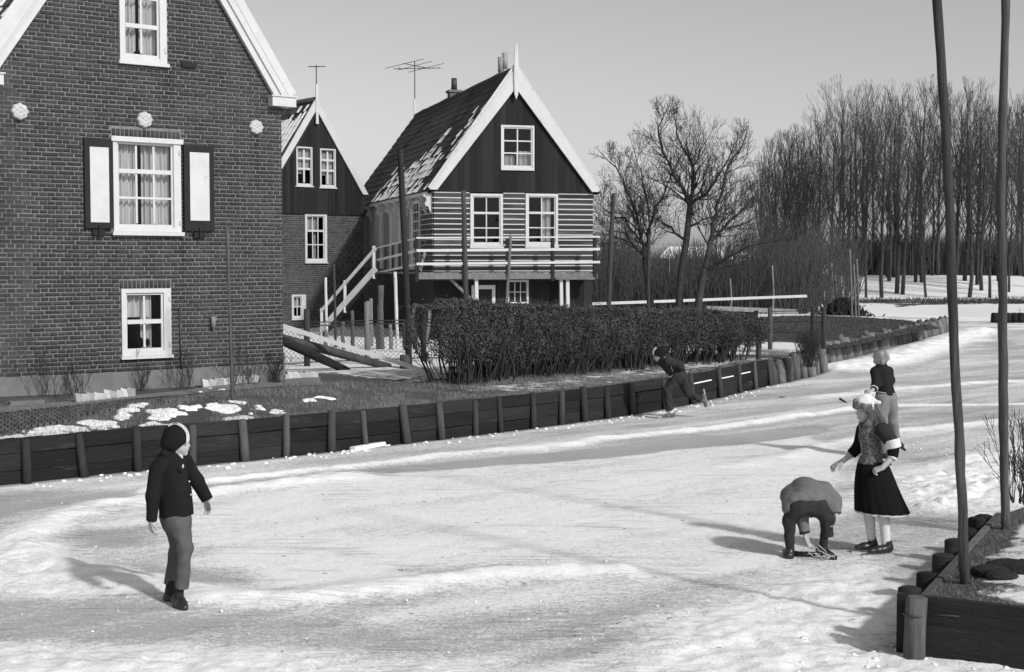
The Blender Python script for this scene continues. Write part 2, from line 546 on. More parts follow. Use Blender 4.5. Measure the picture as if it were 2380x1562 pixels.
def land_snow(x, y):
    big = fbm(x * 0.45, y * 0.45, 4, 21)
    s = np.full(np.shape(x), 0.12)
    # yard between the houses and the hedge
    yard = sstep(22.0, 24.2, y + 0.25 * (x + 3.0)) * sstep(-0.2, -1.2, x - 0.18 * (y - 25))
    s = np.maximum(s, yard * (0.58 + 0.3 * sstep(24, 28, y)))
    s = np.maximum(s, sstep(34, 40, y) * 0.62)
    # strip near the planked bank
    dw = pl_dist(x, y, SHORE)
    s = np.maximum(s, 0.5 * sstep(0.55, 0.62, big) * sstep(2.5, 0.5, dw) * (y < 24))
    # patches at the hedge foot and beside the lawn
    s = np.maximum(s, 0.52 * sstep(1.3, 0.3, np.abs(dw - 0.9)) * (y > 22) * (y < 30))
    s = np.maximum(s, 0.75 * sstep(30, 31.5, y) * sstep(38, 36, y) * (x > 3))
    lawn_in = in_poly(x, y, LAWN)
    dl = pl_dist(x, y, LAWN + [LAWN[0]])
    s = np.where(lawn_in, np.where(dl < 1.0, 0.38 * (1 - dl), 0.0), s)
    # far fields, with dark reed bands
    far = sstep(54, 58, y)
    band = sstep(0.52, 0.6, fbm(x * 0.08, y * 0.55, 3, 31))
    s = s * (1 - far) + far * (0.95 - 0.75 * band)
    s = np.where((y > 69.5 + 2 * (big - .5)) & (y < 79) & (x > 8), 0.12 + 0.5 * sstep(.5, .62, fbm(x * .2, y * .8, 3, 35)), s)
    s = np.where((y > 80) & (x > 8), 0.85, s)
    s = np.where((x < 9) & (y > 52), 0.35, s)
    s = np.where(pl_dist(x, y, SOFT[4:]) < 2.0, 0.9, s)
    return s


def tri_land(name, poly, pts, hfun, mat, sfun=None):
    vs = [Vector(p) for p in poly]
    n = len(vs)
    vs += [Vector(p) for p in pts]
    ov, oe, of, _, _, _ = delaunay_2d_cdt(vs, [(i, (i + 1) % n) for i in range(n)], [], 1, 1e-5)
    xy = np.array([(p.x, p.y) for p in ov])
    z = hfun(xy[:, 0], xy[:, 1])
    v = np.column_stack([xy, z])
    tris = np.array([t for t in of if len(t) == 3], np.int32)
    at = [('snow', 'POINT', sfun(xy[:, 0], xy[:, 1]))] if sfun else None
    return np_mesh(name, v, tris, mat, None, True, at)


def jgrid(x0, x1, y0, y1, st, j=0.35):
    X, Y = np.meshgrid(np.arange(x0, x1, st), np.arange(y0, y1, st))
    X = X + nrng.uniform(-j, j, X.shape) * st; Y = Y + nrng.uniform(-j, j, Y.shape) * st
    return np.column_stack([X.ravel(), Y.ravel()])


pts = np.vstack([jgrid(-10, 9, 13, 38, 0.28), jgrid(-14, 42, 38, 110, 0.9), jgrid(-60, 90, 110, 240, 6), jgrid(-400, 400, 240, 3500, 90),
                 jgrid(-60, -14, 0, 110, 4), jgrid(42, 120, 52, 110, 4)])
keep = in_poly(pts[:, 0], pts[:, 1], LAND) & (pl_dist(pts[:, 0], pts[:, 1], LAND + [LAND[0]]) > 0.12)
GROUND = attr_mat('winter_ground', 'snow', 0.095, 0.86, edge=0.1, nscale=4.5, namp=0.6, lo_var=0.5, hi_var=0.06, rough_lo=0.95, rough_hi=0.9,
                  bump=0.8, bscale=22, bdist=0.04, spec=0.15)
o = tri_land('ground', LAND, pts[keep], land_h, GROUND, land_snow)
tag(o, kind='structure')

# the lawn: short dark turf laid on the point
LAWNM = M('lawn_turf', 0.065, var=0.35, scale=1.2, rough=0.95, bump=0.9, bscale=40, bdist=0.03)
lp = np.array(LAWN)
pts = jgrid(3, 17, 33, 58, 0.5)
keep = in_poly(pts[:, 0], pts[:, 1], LAWN) & (pl_dist(pts[:, 0], pts[:, 1], LAWN + [LAWN[0]]) > 0.2)
o = tri_land('lawn', LAWN, pts[keep], lambda x, y: land_h(x, y) + 0.012 * sstep(0, .5, pl_dist(x, y, LAWN + [LAWN[0]])) + 0.004, LAWNM)
tag(o, kind='structure')


# ------------------------------------------------------------------ the frozen canal
def PP(*uv):
    return [tuple(G(u, v)[:2]) for u, v in uv]


OVAL = PP((820, 1112), (500, 1148), (260, 1175), (120, 1212), (48, 1252), (60, 1292), (180, 1330), (330, 1362), (480, 1386), (650, 1392), (850, 1376), (1120, 1352), (1400, 1325))
LINE2 = PP((330, 1142), (560, 1112), (800, 1090), (1000, 1065), (1250, 1040), (1500, 1012), (1700, 990), (1900, 962), (2060, 940))
LINE3 = PP((1700, 1085), (1900, 1040), (2080, 1005), (2300, 985), (2500, 975))
LINE4 = PP((1900, 925), (2080, 905), (2250, 892), (2450, 885))
LINE5 = PP((2090, 945), (2250, 943), (2450, 940))
LANE = PP((120, 1172), (600, 1120), (1000, 1080), (1500, 1028), (1900, 988), (1930, 1005), (1500, 1055), (1300, 1072), (1000, 1096), (850, 1106), (600, 1132), (300, 1172))
AREA = PP((850, 1105), (1300, 1072), (1600, 1040), (1850, 1010), (1980, 1060), (1900, 1180), (1800, 1330), (1100, 1362), (700, 1372), (500, 1300), (430, 1200))
GREYS = [PP((150, 1232), (360, 1225), (350, 1272), (200, 1277)), PP((200, 1322), (330, 1312), (580, 1332), (560, 1352), (300, 1346)),
         PP((-200, 1395), (280, 1385), (450, 1425), (800, 1440), (1050, 1520), (300, 1515), (-200, 1495)),
         PP((760, 1232), (1060, 1215), (1100, 1240), (800, 1262)), PP((930, 1322), (1400, 1318), (1420, 1345), (1000, 1352)),
         PP((2110, 1066), (2240, 1050), (2250, 1084), (2150, 1092)), PP((2050, 862), (2120, 835), (2200, 832), (2120, 862)),
         PP((-100, 1150), (60, 1140), (330, 1145), (200, 1165), (40, 1190), (-100, 1260)), PP((2280, 800), (2350, 790), (2350, 805), (2290, 808)),
         PP((1000, 1440), (1600, 1400), (1650, 1500), (1250, 1530), (950, 1500))]
BRIGHTS = [PP((-200, 1508), (400, 1508), (800, 1545), (1300, 1548), (1300, 1700), (-200, 1700)), PP((2090, 1110), (2330, 1025), (2480, 1040), (2480, 1150), (2220, 1195), (2110, 1190)),
           PP((1500, 1450), (2000, 1310), (2150, 1400), (2120, 1530), (2500, 1545), (2500, 1700), (1300, 1700)), PP((-200, 1300), (40, 1235), (120, 1300), (300, 1360), (200, 1385), (-200, 1380))]


def soft(x, y, poly, w):
    d = pl_dist(x, y, poly + [poly[0]])
    d = np.where(in_poly(x, y, poly), d, -d)
    return sstep(-w, w, d)


def ice_fields(x, y):
    wx = x + 0.35 * (fbm(x * 0.9, y * 0.9, 4, 41) - 0.5); wy = y + 0.5 * (fbm(x * 0.9, y * 0.9, 4, 42) - 0.5)
    a = (x * 0.72 + y * 0.69); c = (y * 0.72 - x * 0.69)
    streak = fbm(a * 0.25, c * 1.6, 5, 50)
    streak2 = fbm(a * 0.6, c * 4.5, 4, 57)
    s = 0.42 + 0.8 * (streak - 0.5) + 0.5 * (streak2 - 0.5)
    s = s + 0.14 * sstep(26, 14, y)

    def blend(s, m, val):
        return s * (1 - m) + m * (val + 0.35 * (streak - 0.5) + 0.4 * (streak2 - 0.5))
    s = blend(s, soft(wx, wy, AREA, 0.12), 0.80)
    s = blend(s, soft(wx, wy, LANE, 0.08) * 0.95, 0.14)
    for i, q in enumerate(GREYS):
        s = blend(s, soft(wx, wy, q, 0.22) * 0.9, {2: 0.28, 3: 0.55, 4: 0.4, 9: 0.42}.get(i, 0.16))
    rough = np.zeros(np.shape(x))
    for q in BRIGHTS:
        m = soft(wx, wy, q, 0.35)
        s = blend(s, m * 0.9, 0.92)
        rough = np.maximum(rough, m)
    h = np.zeros(np.shape(x))
    lump = fbm(x * 5, y * 5, 3, 61)
    for pl, w, hh, v in ((OVAL, 0.22, 0.05, 1.0), (LINE2, 0.13, 0.035, 0.95), (LINE3, 0.2, 0.03, 0.85), (LINE4, 0.2, 0.03, 0.85), (LINE5, 0.15, 0.02, 0.9)):
        d = pl_dist(wx, wy, pl)
        k = np.exp(-(d / w) ** 2) * (0.5 + 1.0 * lump)
        s = np.maximum(s, v * np.exp(-(d / (w * 1.5)) ** 2) * (0.45 + 1.0 * lump) + 0.15)
        h = h + hh * k
    # drifted snow along the second pile row, and the lips of the far shore
    d = pl_dist(x, y, [(7.6, 32.6), (9.0, 34.6), (11.5, 39.8), (16.7, 50.6)])
    k = np.exp(-(d / 0.85) ** 2)
    s = np.maximum(s, 1.25 * k)
    h = h + 0.17 * k * (0.6 + 0.8 * lump)
    d = pl_dist(x, y, SOFT[4:])
    s = np.maximum(s, 1.1 * sstep(3.5, 0.5, d + 1.5 * (lump - .5)))
    s = np.where(y > 52, np.maximum(s, 0.3 + 0.6 * sstep(0.5, 0.6, fbm(x * .15, y * .8, 3, 77))), s)
    # dark meltwater at the foot of the planks
    dw = pl_dist(x, y, SHORE + PILES1[1:])
    wet = sstep(0.16, 0.04, dw + 0.12 * (lump - 0.5)) * sstep(-6, -3, x)
    s = np.where(dw < 0.35, s * sstep(0.02, 0.3, dw), s)
    h = h + 0.012 * np.clip(s, 0, 1) + 0.06 * rough * (fbm(x * 4.5, y * 4.5, 4, 71) - 0.35) + 0.018 * np.clip(s - .3, 0, 1) * (fbm(x * 9, y * 9, 3, 73) - 0.5)
    h = h + 0.035 * rough * (fbm(x * 15, y * 15, 2, 75) - 0.5)
    r2 = soft(wx, wy, BRIGHTS[1], 0.3)
    h = h + r2 * (0.10 * np.clip(fbm(x * 3.4, y * 3.4, 4, 171) - 0.42, 0, 1) * 2 + 0.05 * np.clip(fbm(x * 8, y * 8, 3, 172) - 0.5, 0, 1) * 2)
    return np.clip(s, -0.2, 1.4), h, wet


ICE = attr_mat('skated_ice', 'snow', 0.43, 0.9, edge=0.36, nscale=14, namp=0.55, lo_var=0.22, hi_var=0.13, rough_lo=0.7, rough_hi=0.85, bump=0.6,
               bscale=38, bdist=0.018, stretch=(0.75, 1.25, 1), rot=-0.75, scratch=0.3, spec=0.1, attr2='wet', lo2=0.03, speck=34.0)


def ice_grid(xs, ys):
    X, Y = np.meshgrid(xs, ys)
    s, h, w = ice_fields(X.ravel(), Y.ravel())
    v = np.column_stack([X.ravel(), Y.ravel(), h])
    nx, ny = len(xs), len(ys)
    i = (np.arange(ny - 1)[:, None] * nx + np.arange(nx - 1)[None, :]).ravel()
    f = np.column_stack([i, i + 1, i + nx + 1, i + nx])
    return v, f, s, w


vs, fs, ss, ws = [], [], [], []
off = 0
for xs, ys in ((np.arange(-6.2, 7.6, 0.035), np.arange(7.4, 16.5 + .001, 0.035)), (np.arange(-9.0, 19.0, 0.085), np.arange(16.5, 52.01, 0.085)),
               (np.arange(-45, 60, 0.45), np.arange(51.9, 76, 0.45)), (np.arange(18.9, 60, 0.45), np.arange(34, 52.4, 0.45)), (np.arange(-70, -8.9, 1.5), np.arange(-20, 35, 1.5)), (np.arange(18.9, 90, 1.5), np.arange(-20, 35, 1.5)), (np.arange(7.55, 19.5, .8), np.arange(-20, 16.9, .8)),
               (np.arange(-9, 8.0, .8), np.arange(-20, 7.5, .8))):
    v, f, s, w = ice_grid(xs, ys)
    vs.append(v); fs.append(f + off); ss.append(s); ws.append(w); off += len(v)
vs.append(np.array([(-80, -30, -.04), (95, -30, -.04), (95, 80, -.04), (-80, 80, -.04)], float)); fs.append(np.array([[0, 1, 2, 3]]) + off); ss.append(np.full(4, .5)); ws.append(np.zeros(4))
o = np_mesh('ice', np.vstack(vs), np.vstack(fs), ICE, None, True, [('snow', 'POINT', np.concatenate(ss)), ('wet', 'POINT', np.concatenate(ws))])
tag(o, kind='structure')

# ------------------------------------------------------------------ loose snow
ICO = None


def lump_mesh(name, spots, mat, flat=0.6, jag=0.35, seed=3):
    """many small clods joined: spots = (x, y, z, radius)"""
    bm = bmesh.new(); bmesh.ops.create_icosphere(bm, subdivisions=1, radius=1.0)
    bv = np.array([v.co[:] for v in bm.verts]); bf = np.array([[v.index for v in f.verts] for f in bm.faces]); bm.free()
    g = np.random.default_rng(seed)
    V, Fc = [], []
    for i, (x, y, z, r) in enumerate(spots):
        q = bv * (1 + g.uniform(-jag, jag, (len(bv), 1)))
        a = g.uniform(0, 6.28); ca, sa = math.cos(a), math.sin(a)
        sx, sy = g.uniform(0.7, 1.4, 2)
        q = np.column_stack([(q[:, 0] * ca - q[:, 1] * sa) * sx, (q[:, 0] * sa + q[:, 1] * ca) * sy, q[:, 2] * flat]) * r
        V.append(q + (x, y, z)); Fc.append(bf + i * len(bv))
    return np_mesh(name, np.vstack(V), np.vstack(Fc), mat, None, True)


spots = []
for pl, n, w, rr in ((OVAL, 110, 0.16, 0.012), (LINE2, 60, 0.12, 0.011)):
    for _ in range(n):
        i = rng.randrange(len(pl) - 1); t = rng.random()
        x = pl[i][0] * (1 - t) + pl[i + 1][0] * t + rng.gauss(0, w); y = pl[i][1] * (1 - t) + pl[i + 1][1] * t + rng.gauss(0, w)
        spots.append((x, y, 0.02, rr * rng.uniform(0.5, 1.5)))
wall_pl = SHORE[2:]
for _ in range(150):
    i = rng.randrange(len(wall_pl) - 1); t = rng.random()
    ax, ay = wall_pl[i]; bx, by = wall_pl[i + 1]
    d = math.hypot(bx - ax, by - ay); nx, ny = (by - ay) / d, -(bx - ax) / d
    k = abs(rng.gauss(0.2, 0.13)) + 0.1
    spots.append((ax + (bx - ax) * t + nx * k, ay + (by - ay) * t + ny * k, 0.012, rng.uniform(0.01, 0.032) * (1.5 if rng.random() < 0.15 else 1)))
for _ in range(160):
    p = G(rng.uniform(2090, 2480), rng.uniform(1030, 1190)); spots.append((p.x, p.y, 0.015, rng.uniform(0.006, 0.02)))
for _ in range(110):
    p = G(rng.uniform(1850, 2460), rng.uniform(1480, 1600)); spots.append((p.x, p.y, 0.015, rng.uniform(0.006, 0.024)))
for _ in range(90):
    p = G(rng.uniform(0, 2000), rng.uniform(1150, 1550)); spots.append((p.x, p.y, 0.012, rng.uniform(0.004, 0.012)))
o = lump_mesh('snow_clods', spots, SNOW)
tag(o, 'loose crumbs and clods of snow scattered over the ice', 'snow', kind='stuff')
# ------------------------------------------------------------------ planked bank on the left of the canal
bank = empty('planked_bank', (0, 0, 0))
tag(bank, 'low dark plank retaining wall with round posts along the frozen canal', 'retaining wall')
POSTU = [(55, 1122, 1015), (188, 1106, 1003), (313, 1093, 992), (440, 1083, 985), (562, 1072, 978), (657, 1061, 973), (762, 1050, 965), (843, 1042, 957), (937, 1031, 950), (1018, 1021, 943),
         (1098, 1011, 936), (1157, 1004, 931), (1232, 995, 923), (1297, 987, 917), (1350, 979, 909), (1405, 972, 902), (1462, 963, 895), (1537, 951, 887), (1600, 938, 882),
         (1665, 922, 870), (1712, 911, 860), (1748, 903, 852)]


def on_wall(u):
    """where the sight line through column u meets the wall line, in plan"""
    r = ray(u, 1000); s = r.x / r.y
    for (ax, ay), (bx, by) in zip(SHORE[:-1], SHORE[1:]):
        fa, fb = ax - s * ay, bx - s * by
        if (fa <= 0 < fb) or (fa < 0 <= fb):
            t = fa / (fa - fb)
            d = math.hypot(bx - ax, by - ay)
            return (ax + (bx - ax) * t, ay + (by - ay) * t), ((bx - ax) / d, (by - ay) / d)
    return None


wall_top = 0.52
posts_xy = []
dd = (SHORE[2][0] - SHORE[1][0], SHORE[2][1] - SHORE[1][1]); dl = math.hypot(*dd); dd = (dd[0] / dl, dd[1] / dl)
for k in (3, 2, 1):
    posts_xy.append(((SHORE[2][0] - dd[0] * (0.64 * k - 0.1), SHORE[2][1] - dd[1] * (0.64 * k - 0.1)), dd, 0.0, .055))
pr = random.Random(11)
for u, vb, vt in POSTU:
    q = on_wall(u)
    if q:
        posts_xy.append((q[0], q[1], pr.uniform(-0.045, 0.05), pr.uniform(0.042, 0.06)))
posts_xy.append(((5.2, 28.9), (0.48, 0.87), 0.03, 0.05))
for (x, y), (dx, dy), lean, rad in posts_xy:
    nx, ny = dy, -dx           # towards the water
    m = MB()
    h = wall_top + pr.uniform(-0.03, 0.025)
    c = (x + nx * (rad + 0.012), y + ny * (rad + 0.012))
    top = (c[0] - dx * lean - nx * .03, c[1] - dy * lean - ny * .03, h)
    bot = (c[0] + dx * lean * .3 + nx * .02, c[1] + dy * lean * .3 + ny * .02, -0.12)
    mid = tuple((a + b) / 2 + pr.uniform(-.006, .006) for a, b in zip(top, bot))
    m.tube([bot, mid, top, (top[0], top[1], top[2] + 0.012)], [rad * 1.06, rad, rad * 0.95, rad * 0.55], seg=9, wob=0.06, rng=pr)
    m.build('post', POSTWOOD, bank)
rows = [(-0.1, 0.15), (0.158, 0.345), (0.353, wall_top)]
for i in range(len(posts_xy) - 1):
    (ax, ay) = posts_xy[i][0]; (bx, by) = posts_xy[i + 1][0]
    if math.hypot(bx - ax, by - ay) < 0.2:
        continue
    late = i >= len(posts_xy) - 5
    for k, (z0, z1) in enumerate(rows):
        m = MB()
        dz = pr.uniform(-0.006, 0.006); ofs = pr.uniform(-0.006, 0.006)
        dx, dy = bx - ax, by - ay; d = math.hypot(dx, dy); nx, ny = dy / d, -dx / d
        g = 0.004
        a = Vector((ax + dx / d * g + nx * ofs, ay + dy / d * g + ny * ofs, (z0 + z1) / 2 + dz + pr.uniform(-.004, .004)))
        b = Vector((bx - dx / d * g + nx * ofs, by - dy / d * g + ny * ofs, (z0 + z1) / 2 + dz + pr.uniform(-.004, .004)))
        m.beam(a, b, 0.045, z1 - z0 - (0.0 if k else 0.0), up=(0, 0, 1))
        m.build('plank', TARWOOD, bank)
        if late and k == 1 and pr.random() < 0.8:
            s_ = MB(); s_.beam(a + Vector((nx * .02, ny * .02, (z1 - z0) / 2 + .006)), b * .75 + a * .25 + Vector((nx * .02, ny * .02, (z1 - z0) / 2 + .006)), 0.03, 0.02)
            s_.build('snow_ledge', SNOW, bank)

# ------------------------------------------------------------------ rows of short piles
def pile_row(name, label, a, b, n, z, rad, lean, seed):
    g = random.Random(seed)
    t = empty(name); tag(t, label, 'retaining wall')
    for i in range(n):
        k = (i + g.uniform(-.18, .18)) / (n - 1)
        x = a[0] + (b[0] - a[0]) * k; y = a[1] + (b[1] - a[1]) * k
        r = rad * g.uniform(0.85, 1.2); h = z * g.uniform(0.82, 1.15)
        m = MB()
        lx = lean * g.uniform(0.5, 1.5)
        m.tube([(x + lx * .4, y, -0.15), (x, y, h * .5), (x - lx, y + g.uniform(-.03, .03), h), (x - lx, y, h + .015)], [r * 1.05, r, r * .96, r * .6], seg=9, wob=0.07, rng=g)
        m.build('pile', PILEWOOD, t)
    return t


pile_row('pile_row', 'short row of leaning grey piles where the plank bank ends', (5.35, 29.1), (7.0, 31.95), 8, 0.5, 0.105, 0.07, 3)
pr2 = empty('pile_row'); tag(pr2, 'long curved row of stubby grey piles edging the lawn', 'retaining wall')
g = random.Random(5)
segl = [(7.2, 33.9), (10.5, 40.3), (15.7, 51.0)]
tot = 0.0; acc = []
for (ax, ay), (bx, by) in zip(segl[:-1], segl[1:]):
    d = math.hypot(bx - ax, by - ay); n = int(d / 0.52)
    for i in range(n):
        acc.append((ax + (bx - ax) * (i + .5) / n, ay + (by - ay) * (i + .5) / n))
for x, y in acc:
    m = MB(); r = g.uniform(0.15, 0.2); h = g.uniform(0.45, 0.56)
    m.tube([(x + .05, y, -0.1), (x, y, h * .5), (x - g.uniform(.02, .1), y, h), (x - .06, y, h + .02)], [r * 1.05, r, r * .95, r * .6], seg=8, wob=0.08, rng=g)
    m.build('pile', PILEWOOD, pr2)

# far black piles on the right
pr3 = empty('pile_row'); tag(pr3, 'far low row of black piles at the right edge of the ice', 'retaining wall')
for i in range(9):
    m = MB(); p = G(2312 + i * 15, 742, 0.15)
    m.tube([(p.x, p.y, -0.1), (p.x, p.y, .38), (p.x, p.y, .42)], [.17, .16, .1], seg=8, wob=.08, rng=g)
    m.build('pile', TARWOOD, pr3)

# ------------------------------------------------------------------ the near bank on the right, with its corner planks
RB = [(2.60, 8.93), (3.12, 8.62), (4.4, 7.9), (9, 5.2), (30, -4), (60, 10), (60, 22), (14, 17.5), (7.4, 14.6), (5.2, 13.2), (4.13, 11.97), (3.35, 10.45)]
pts = np.vstack([jgrid(2.3, 7.5, 6.0, 15, 0.09), jgrid(7.5, 60, -4, 22, 1.2)])
keep = in_poly(pts[:, 0], pts[:, 1], RB) & (pl_dist(pts[:, 0], pts[:, 1], RB + [RB[0]]) > 0.05)


def rb_h(x, y):
    d = pl_dist(x, y, RB + [RB[0]])
    return 0.355 + 0.05 * sstep(0, .6, d) + 0.05 * (fbm(x * 2.5, y * 2.5, 4, 91) - .5) * sstep(0, .3, d)


def rb_s(x, y):
    d = pl_dist(x, y, RB + [RB[0]])
    return 0.05 + 0.95 * sstep(0.10, 0.34, d + 0.3 * (fbm(x * 1.5, y * 1.5, 3, 93) - .5)) * (0.2 + 0.85 * fbm(x * 3.4, y * 3.4, 4, 95))


o = tri_land('near_bank', RB, pts[keep], rb_h, GROUND, rb_s)
tag(o, kind='structure')
cb = empty('corner_bank', (2.6, 8.95, 0))
tag(cb, 'dark plank corner of the near bank with round stub piles, beside the tall poles', 'retaining wall')
cb.location = (0, 0, 0)
m = MB()
q0 = Vector((2.47, 9.0, 0)); q1 = Vector((5.2, 7.43, 0))
m.beam(q0 + Vector((0, 0, .19)), q1 + Vector((0, 0, .19)), 0.06, 0.40)
pl_ = m.build('plank', TARWOOD, cb)
m = MB(); dv = (q1 - q0).normalized(); nv = Vector((dv.y, -dv.x, 0))
for k, z in ((0.55, .14), (0.5, .33)):
    c = q0 + dv * k + nv * 0.031 + Vector((0, 0, z))
    n_ = 12; rr = .035 if k > .52 else .028
    m.poly([c + dv * (math.cos(6.283 * i / n_) * rr * 1.2) + Vector((0, 0, math.sin(6.283 * i / n_) * rr)) for i in range(n_)])
m.build('bolt_hole', BLACKFLAT, pl_)
m = MB()
c = q0 + dv * 0.13 + nv * 0.1
m.tube([(c.x + .0, c.y, -.1), (c.x + .005, c.y, .2), (c.x + .012, c.y, .395), (c.x + .012, c.y, .402)], [.071, .068, .066, .05], seg=12, wob=.05, rng=g)
m.build('pile', M('split_pile', .10, var=.8, scale=9, rough=.9, bump=.7, stretch=(1, 1, .12)), cb)
m = MB(); m.tube([(c.x + .0, c.y, .285), (c.x + .0, c.y, .295)], [.074, .074], seg=12, wob=.02, rng=g); m.tube([(c.x + .07, c.y, .29), (c.x + .25, c.y - .1, .30)], .004, seg=4); m.build('wire', METAL, cb)
# receding side: planks with stub piles in front
e0 = Vector((2.63, 8.98, 0)); e1 = Vector((4.13, 11.97, 0)); ed = (e1 - e0).normalized(); en = Vector((-ed.y, ed.x, 0))
for k0, k1 in ((0.0, 0.42), (0.425, 0.8), (0.805, 1.0)):
    m = MB(); m.beam(e0.lerp(e1, k0) + Vector((0, 0, .19)), e0.lerp(e1, k1) + Vector((0, 0, .19)), 0.045, 0.38); m.build('plank', PILEWOOD, cb)
for k in (0.03, 0.22, 0.4, 0.55, 0.72, 0.86, 0.98):
    p = e0.lerp(e1, k) + en * 0.11
    m = MB(); r = g.uniform(.068, .082); h = g.uniform(.34, .4)
    m.tube([(p.x, p.y, -.1), (p.x, p.y, .2), (p.x, p.y, h), (p.x, p.y, h + .01)], [r, r, r * .97, r * .7], seg=10, wob=.05, rng=g)
    m.build('pile', TARWOOD, cb)

# ------------------------------------------------------------------ pavement, kerb strip, tile edging before the brick house
def strip(name, uv0, uv1, z, mat):
    a = [G(u, v, z) for u, v in uv0]; b = [G(u, v, z) for u, v in uv1]
    m = MB()
    for i in range(len(a) - 1):
        for k in range(6):
            t0, t1 = k / 6, (k + 1) / 6
            p = [a[i].lerp(a[i + 1], t0), a[i].lerp(a[i + 1], t1), b[i].lerp(b[i + 1], t1), b[i].lerp(b[i + 1], t0)]
            for c_ in p:
                c_.z = float(land_h(c_.x, c_.y)) + 0.014
            m.poly(p)
    return m.build(name, mat)


o = strip('path', [(-60, 969), (0, 962), (140, 949), (310, 933), (490, 916), (620, 907), (745, 899)], [(-60, 961), (0, 954), (140, 941), (310, 927), (490, 908), (620, 896), (745, 885)], 0.64, CONCRETE)
tag(o, kind='structure')
# brick-on-edge paving: rows of clinkers, real bricks
PAVE = M('paving_clinker', 0.085, var=0.4, scale=9, rough=0.9, bump=0.5, bscale=60, rnd=0.3)
pav = empty('pavement'); tag(pav, kind='structure')
bm_ = MB(); bm_.box(-.1055, .1055, -.0228, .0228, -.03, .03, skip='b'); clk = bm_.mesh('paving_brick'); clk.materials.append(PAVE)
A = [G(u, v, .63) for u, v in ((-60, 971), (540, 916))]; B = [G(u, v, .55) for u, v in ((-60, 1016), (500, 930))]
ax = (A[1] - A[0]); n = int(ax.length / .047)
cnt = 0
ang = math.atan2(ax.y, ax.x)
V, Fq = [], []
allb = []
for i in range(n):
    t = i / n
    p0 = A[0].lerp(A[1], t); p1 = B[0].lerp(B[1], t)
    w = (p1 - p0).length; nr = int(w / .215)
    for j in range(nr):
        p = p0 + (p1 - p0).normalized() * ((j + .5 + (0.4 if i % 2 else 0)) * .212)
        z = float(land_h(p.x, p.y)) - .005 + g.uniform(-.002, .003) - .002
        allb.append((p.x, p.y, z, math.atan2(p1.y - p0.y, p1.x - p0.x) + g.uniform(-.03, .03) + .12, g.uniform(-.015, .015)))
allb.sort(key=lambda q: q[0] ** 2 + q[1] ** 2)
rest = MB()
for q in allb[:300]:
    o = bpy.data.objects.new('paving_brick', clk); COL.objects.link(o); o.parent = pav
    o.location = q[:3]; o.rotation_euler = (q[4], 0, q[3])
for q in allb[300:]:
    c_, s_ = math.cos(q[3]), math.sin(q[3])
    n0 = len(rest.v)
    for x, y, z in clk.vertices and [tuple(v.co) for v in clk.vertices]:
        rest.v.append((q[0] + x * c_ - y * s_, q[1] + x * s_ + y * c_, q[2] + z))
    for pz in clk.polygons:
        rest.f.append(tuple(n0 + k for k in pz.vertices)); rest.sm.append(False)
if rest.v:
    o = rest.build('paving_bricks', PAVE, pav); tag(o, kind='stuff')

# slanted edging tiles in two rows
def edging(label, a, b, n, h):
    t = empty('garden_edging', a[:]); tag(t, label, 'garden edging')
    d = (b - a); ang = math.atan2(d.y, d.x); st = d.length / n
    mb = MB(); mb.prism([(-.01, -.05), (st * .98, -.05), (st * .86, h * .78), (-.05, h)], -.025, .025); me = mb.mesh('edging_tile'); me.materials.append(STONE)
    for i in range(n):
        o = bpy.data.objects.new('edging_tile', me); COL.objects.link(o); o.parent = t
        p = d * (i / n)
        o.location = (p.x, p.y, float(land_h(a.x + p.x, a.y + p.y)) - a.z + g.uniform(-.01, .01)); o.rotation_euler = (g.uniform(-.12, .12), g.uniform(-.08, .08), ang + g.uniform(-.12, .12))
        s = g.uniform(.9, 1.12); o.scale = (s, 1, s)
    return t


edging('broken row of slanted pale edging tiles by the plinth, left one', G(180, 939, .65), G(312, 926, .65), 10, .13)
edging('longer row of slanted pale edging tiles running past the house corner', G(474, 907, .65), G(738, 886, .64), 19, .12)

# drifts of leftover snow on the grass strip: a low relief with ragged edges
PATCH = []
def drift(u0, v0, u1, v1, n, r0, r1):
    for k in range(n):
        t = (k + g.random()) / n; p = G(u0 + (u1 - u0) * t + g.gauss(0, 6), v0 + (v1 - v0) * t + g.gauss(0, 2.5), .57)
        PATCH.append((p.x, p.y, 0.95 * g.uniform(r0, r1)))
drift(-40, 1014, 130, 998, 22, .12, .24); drift(60, 998, 255, 976, 16, .09, .18); drift(250, 976, 330, 955, 9, .08, .15); drift(355, 963, 388, 958, 6, .10, .19)
drift(330, 980, 400, 976, 5, .07, .12); drift(420, 958, 460, 950, 4, .06, .11); drift(480, 953, 560, 945, 8, .08, .15); drift(530, 968, 565, 958, 6, .09, .15); drift(570, 948, 660, 948, 5, .06, .11); drift(465, 926, 515, 921, 4, .05, .09); drift(690, 935, 780, 925, 3, .06, .1)
xs = np.arange(-7.5, -.8, .022); ys = np.arange(15.5, 21.5, .022)
X, Y = np.meshgrid(xs, ys); X = X.ravel(); Y = Y.ravel()
mk = np.full(X.shape, -1.0)
wx = X + .10 * (fbm(X * 6, Y * 6, 3, 301) - .5) * 2; wy = Y + .10 * (fbm(X * 6, Y * 6, 3, 302) - .5) * 2
for (px_, py_, r_) in PATCH:
    mk = np.maximum(mk, 1 - np.hypot(wx - px_, (wy - py_)) / r_)
mk = mk - 1.15 * (fbm(X * 16, Y * 16, 4, 303, .65) - .45)
mk = np.where(in_poly(X, Y, LAND) & (pl_dist(X, Y, SHORE) > .07), mk, -1)
zz0 = land_h(X, Y) - .002 + .026 * np.tanh(3.5 * mk) + .016 * np.clip(mk + .2, 0, 1) * (fbm(X * 9, Y * 9, 3, 304) - .5)
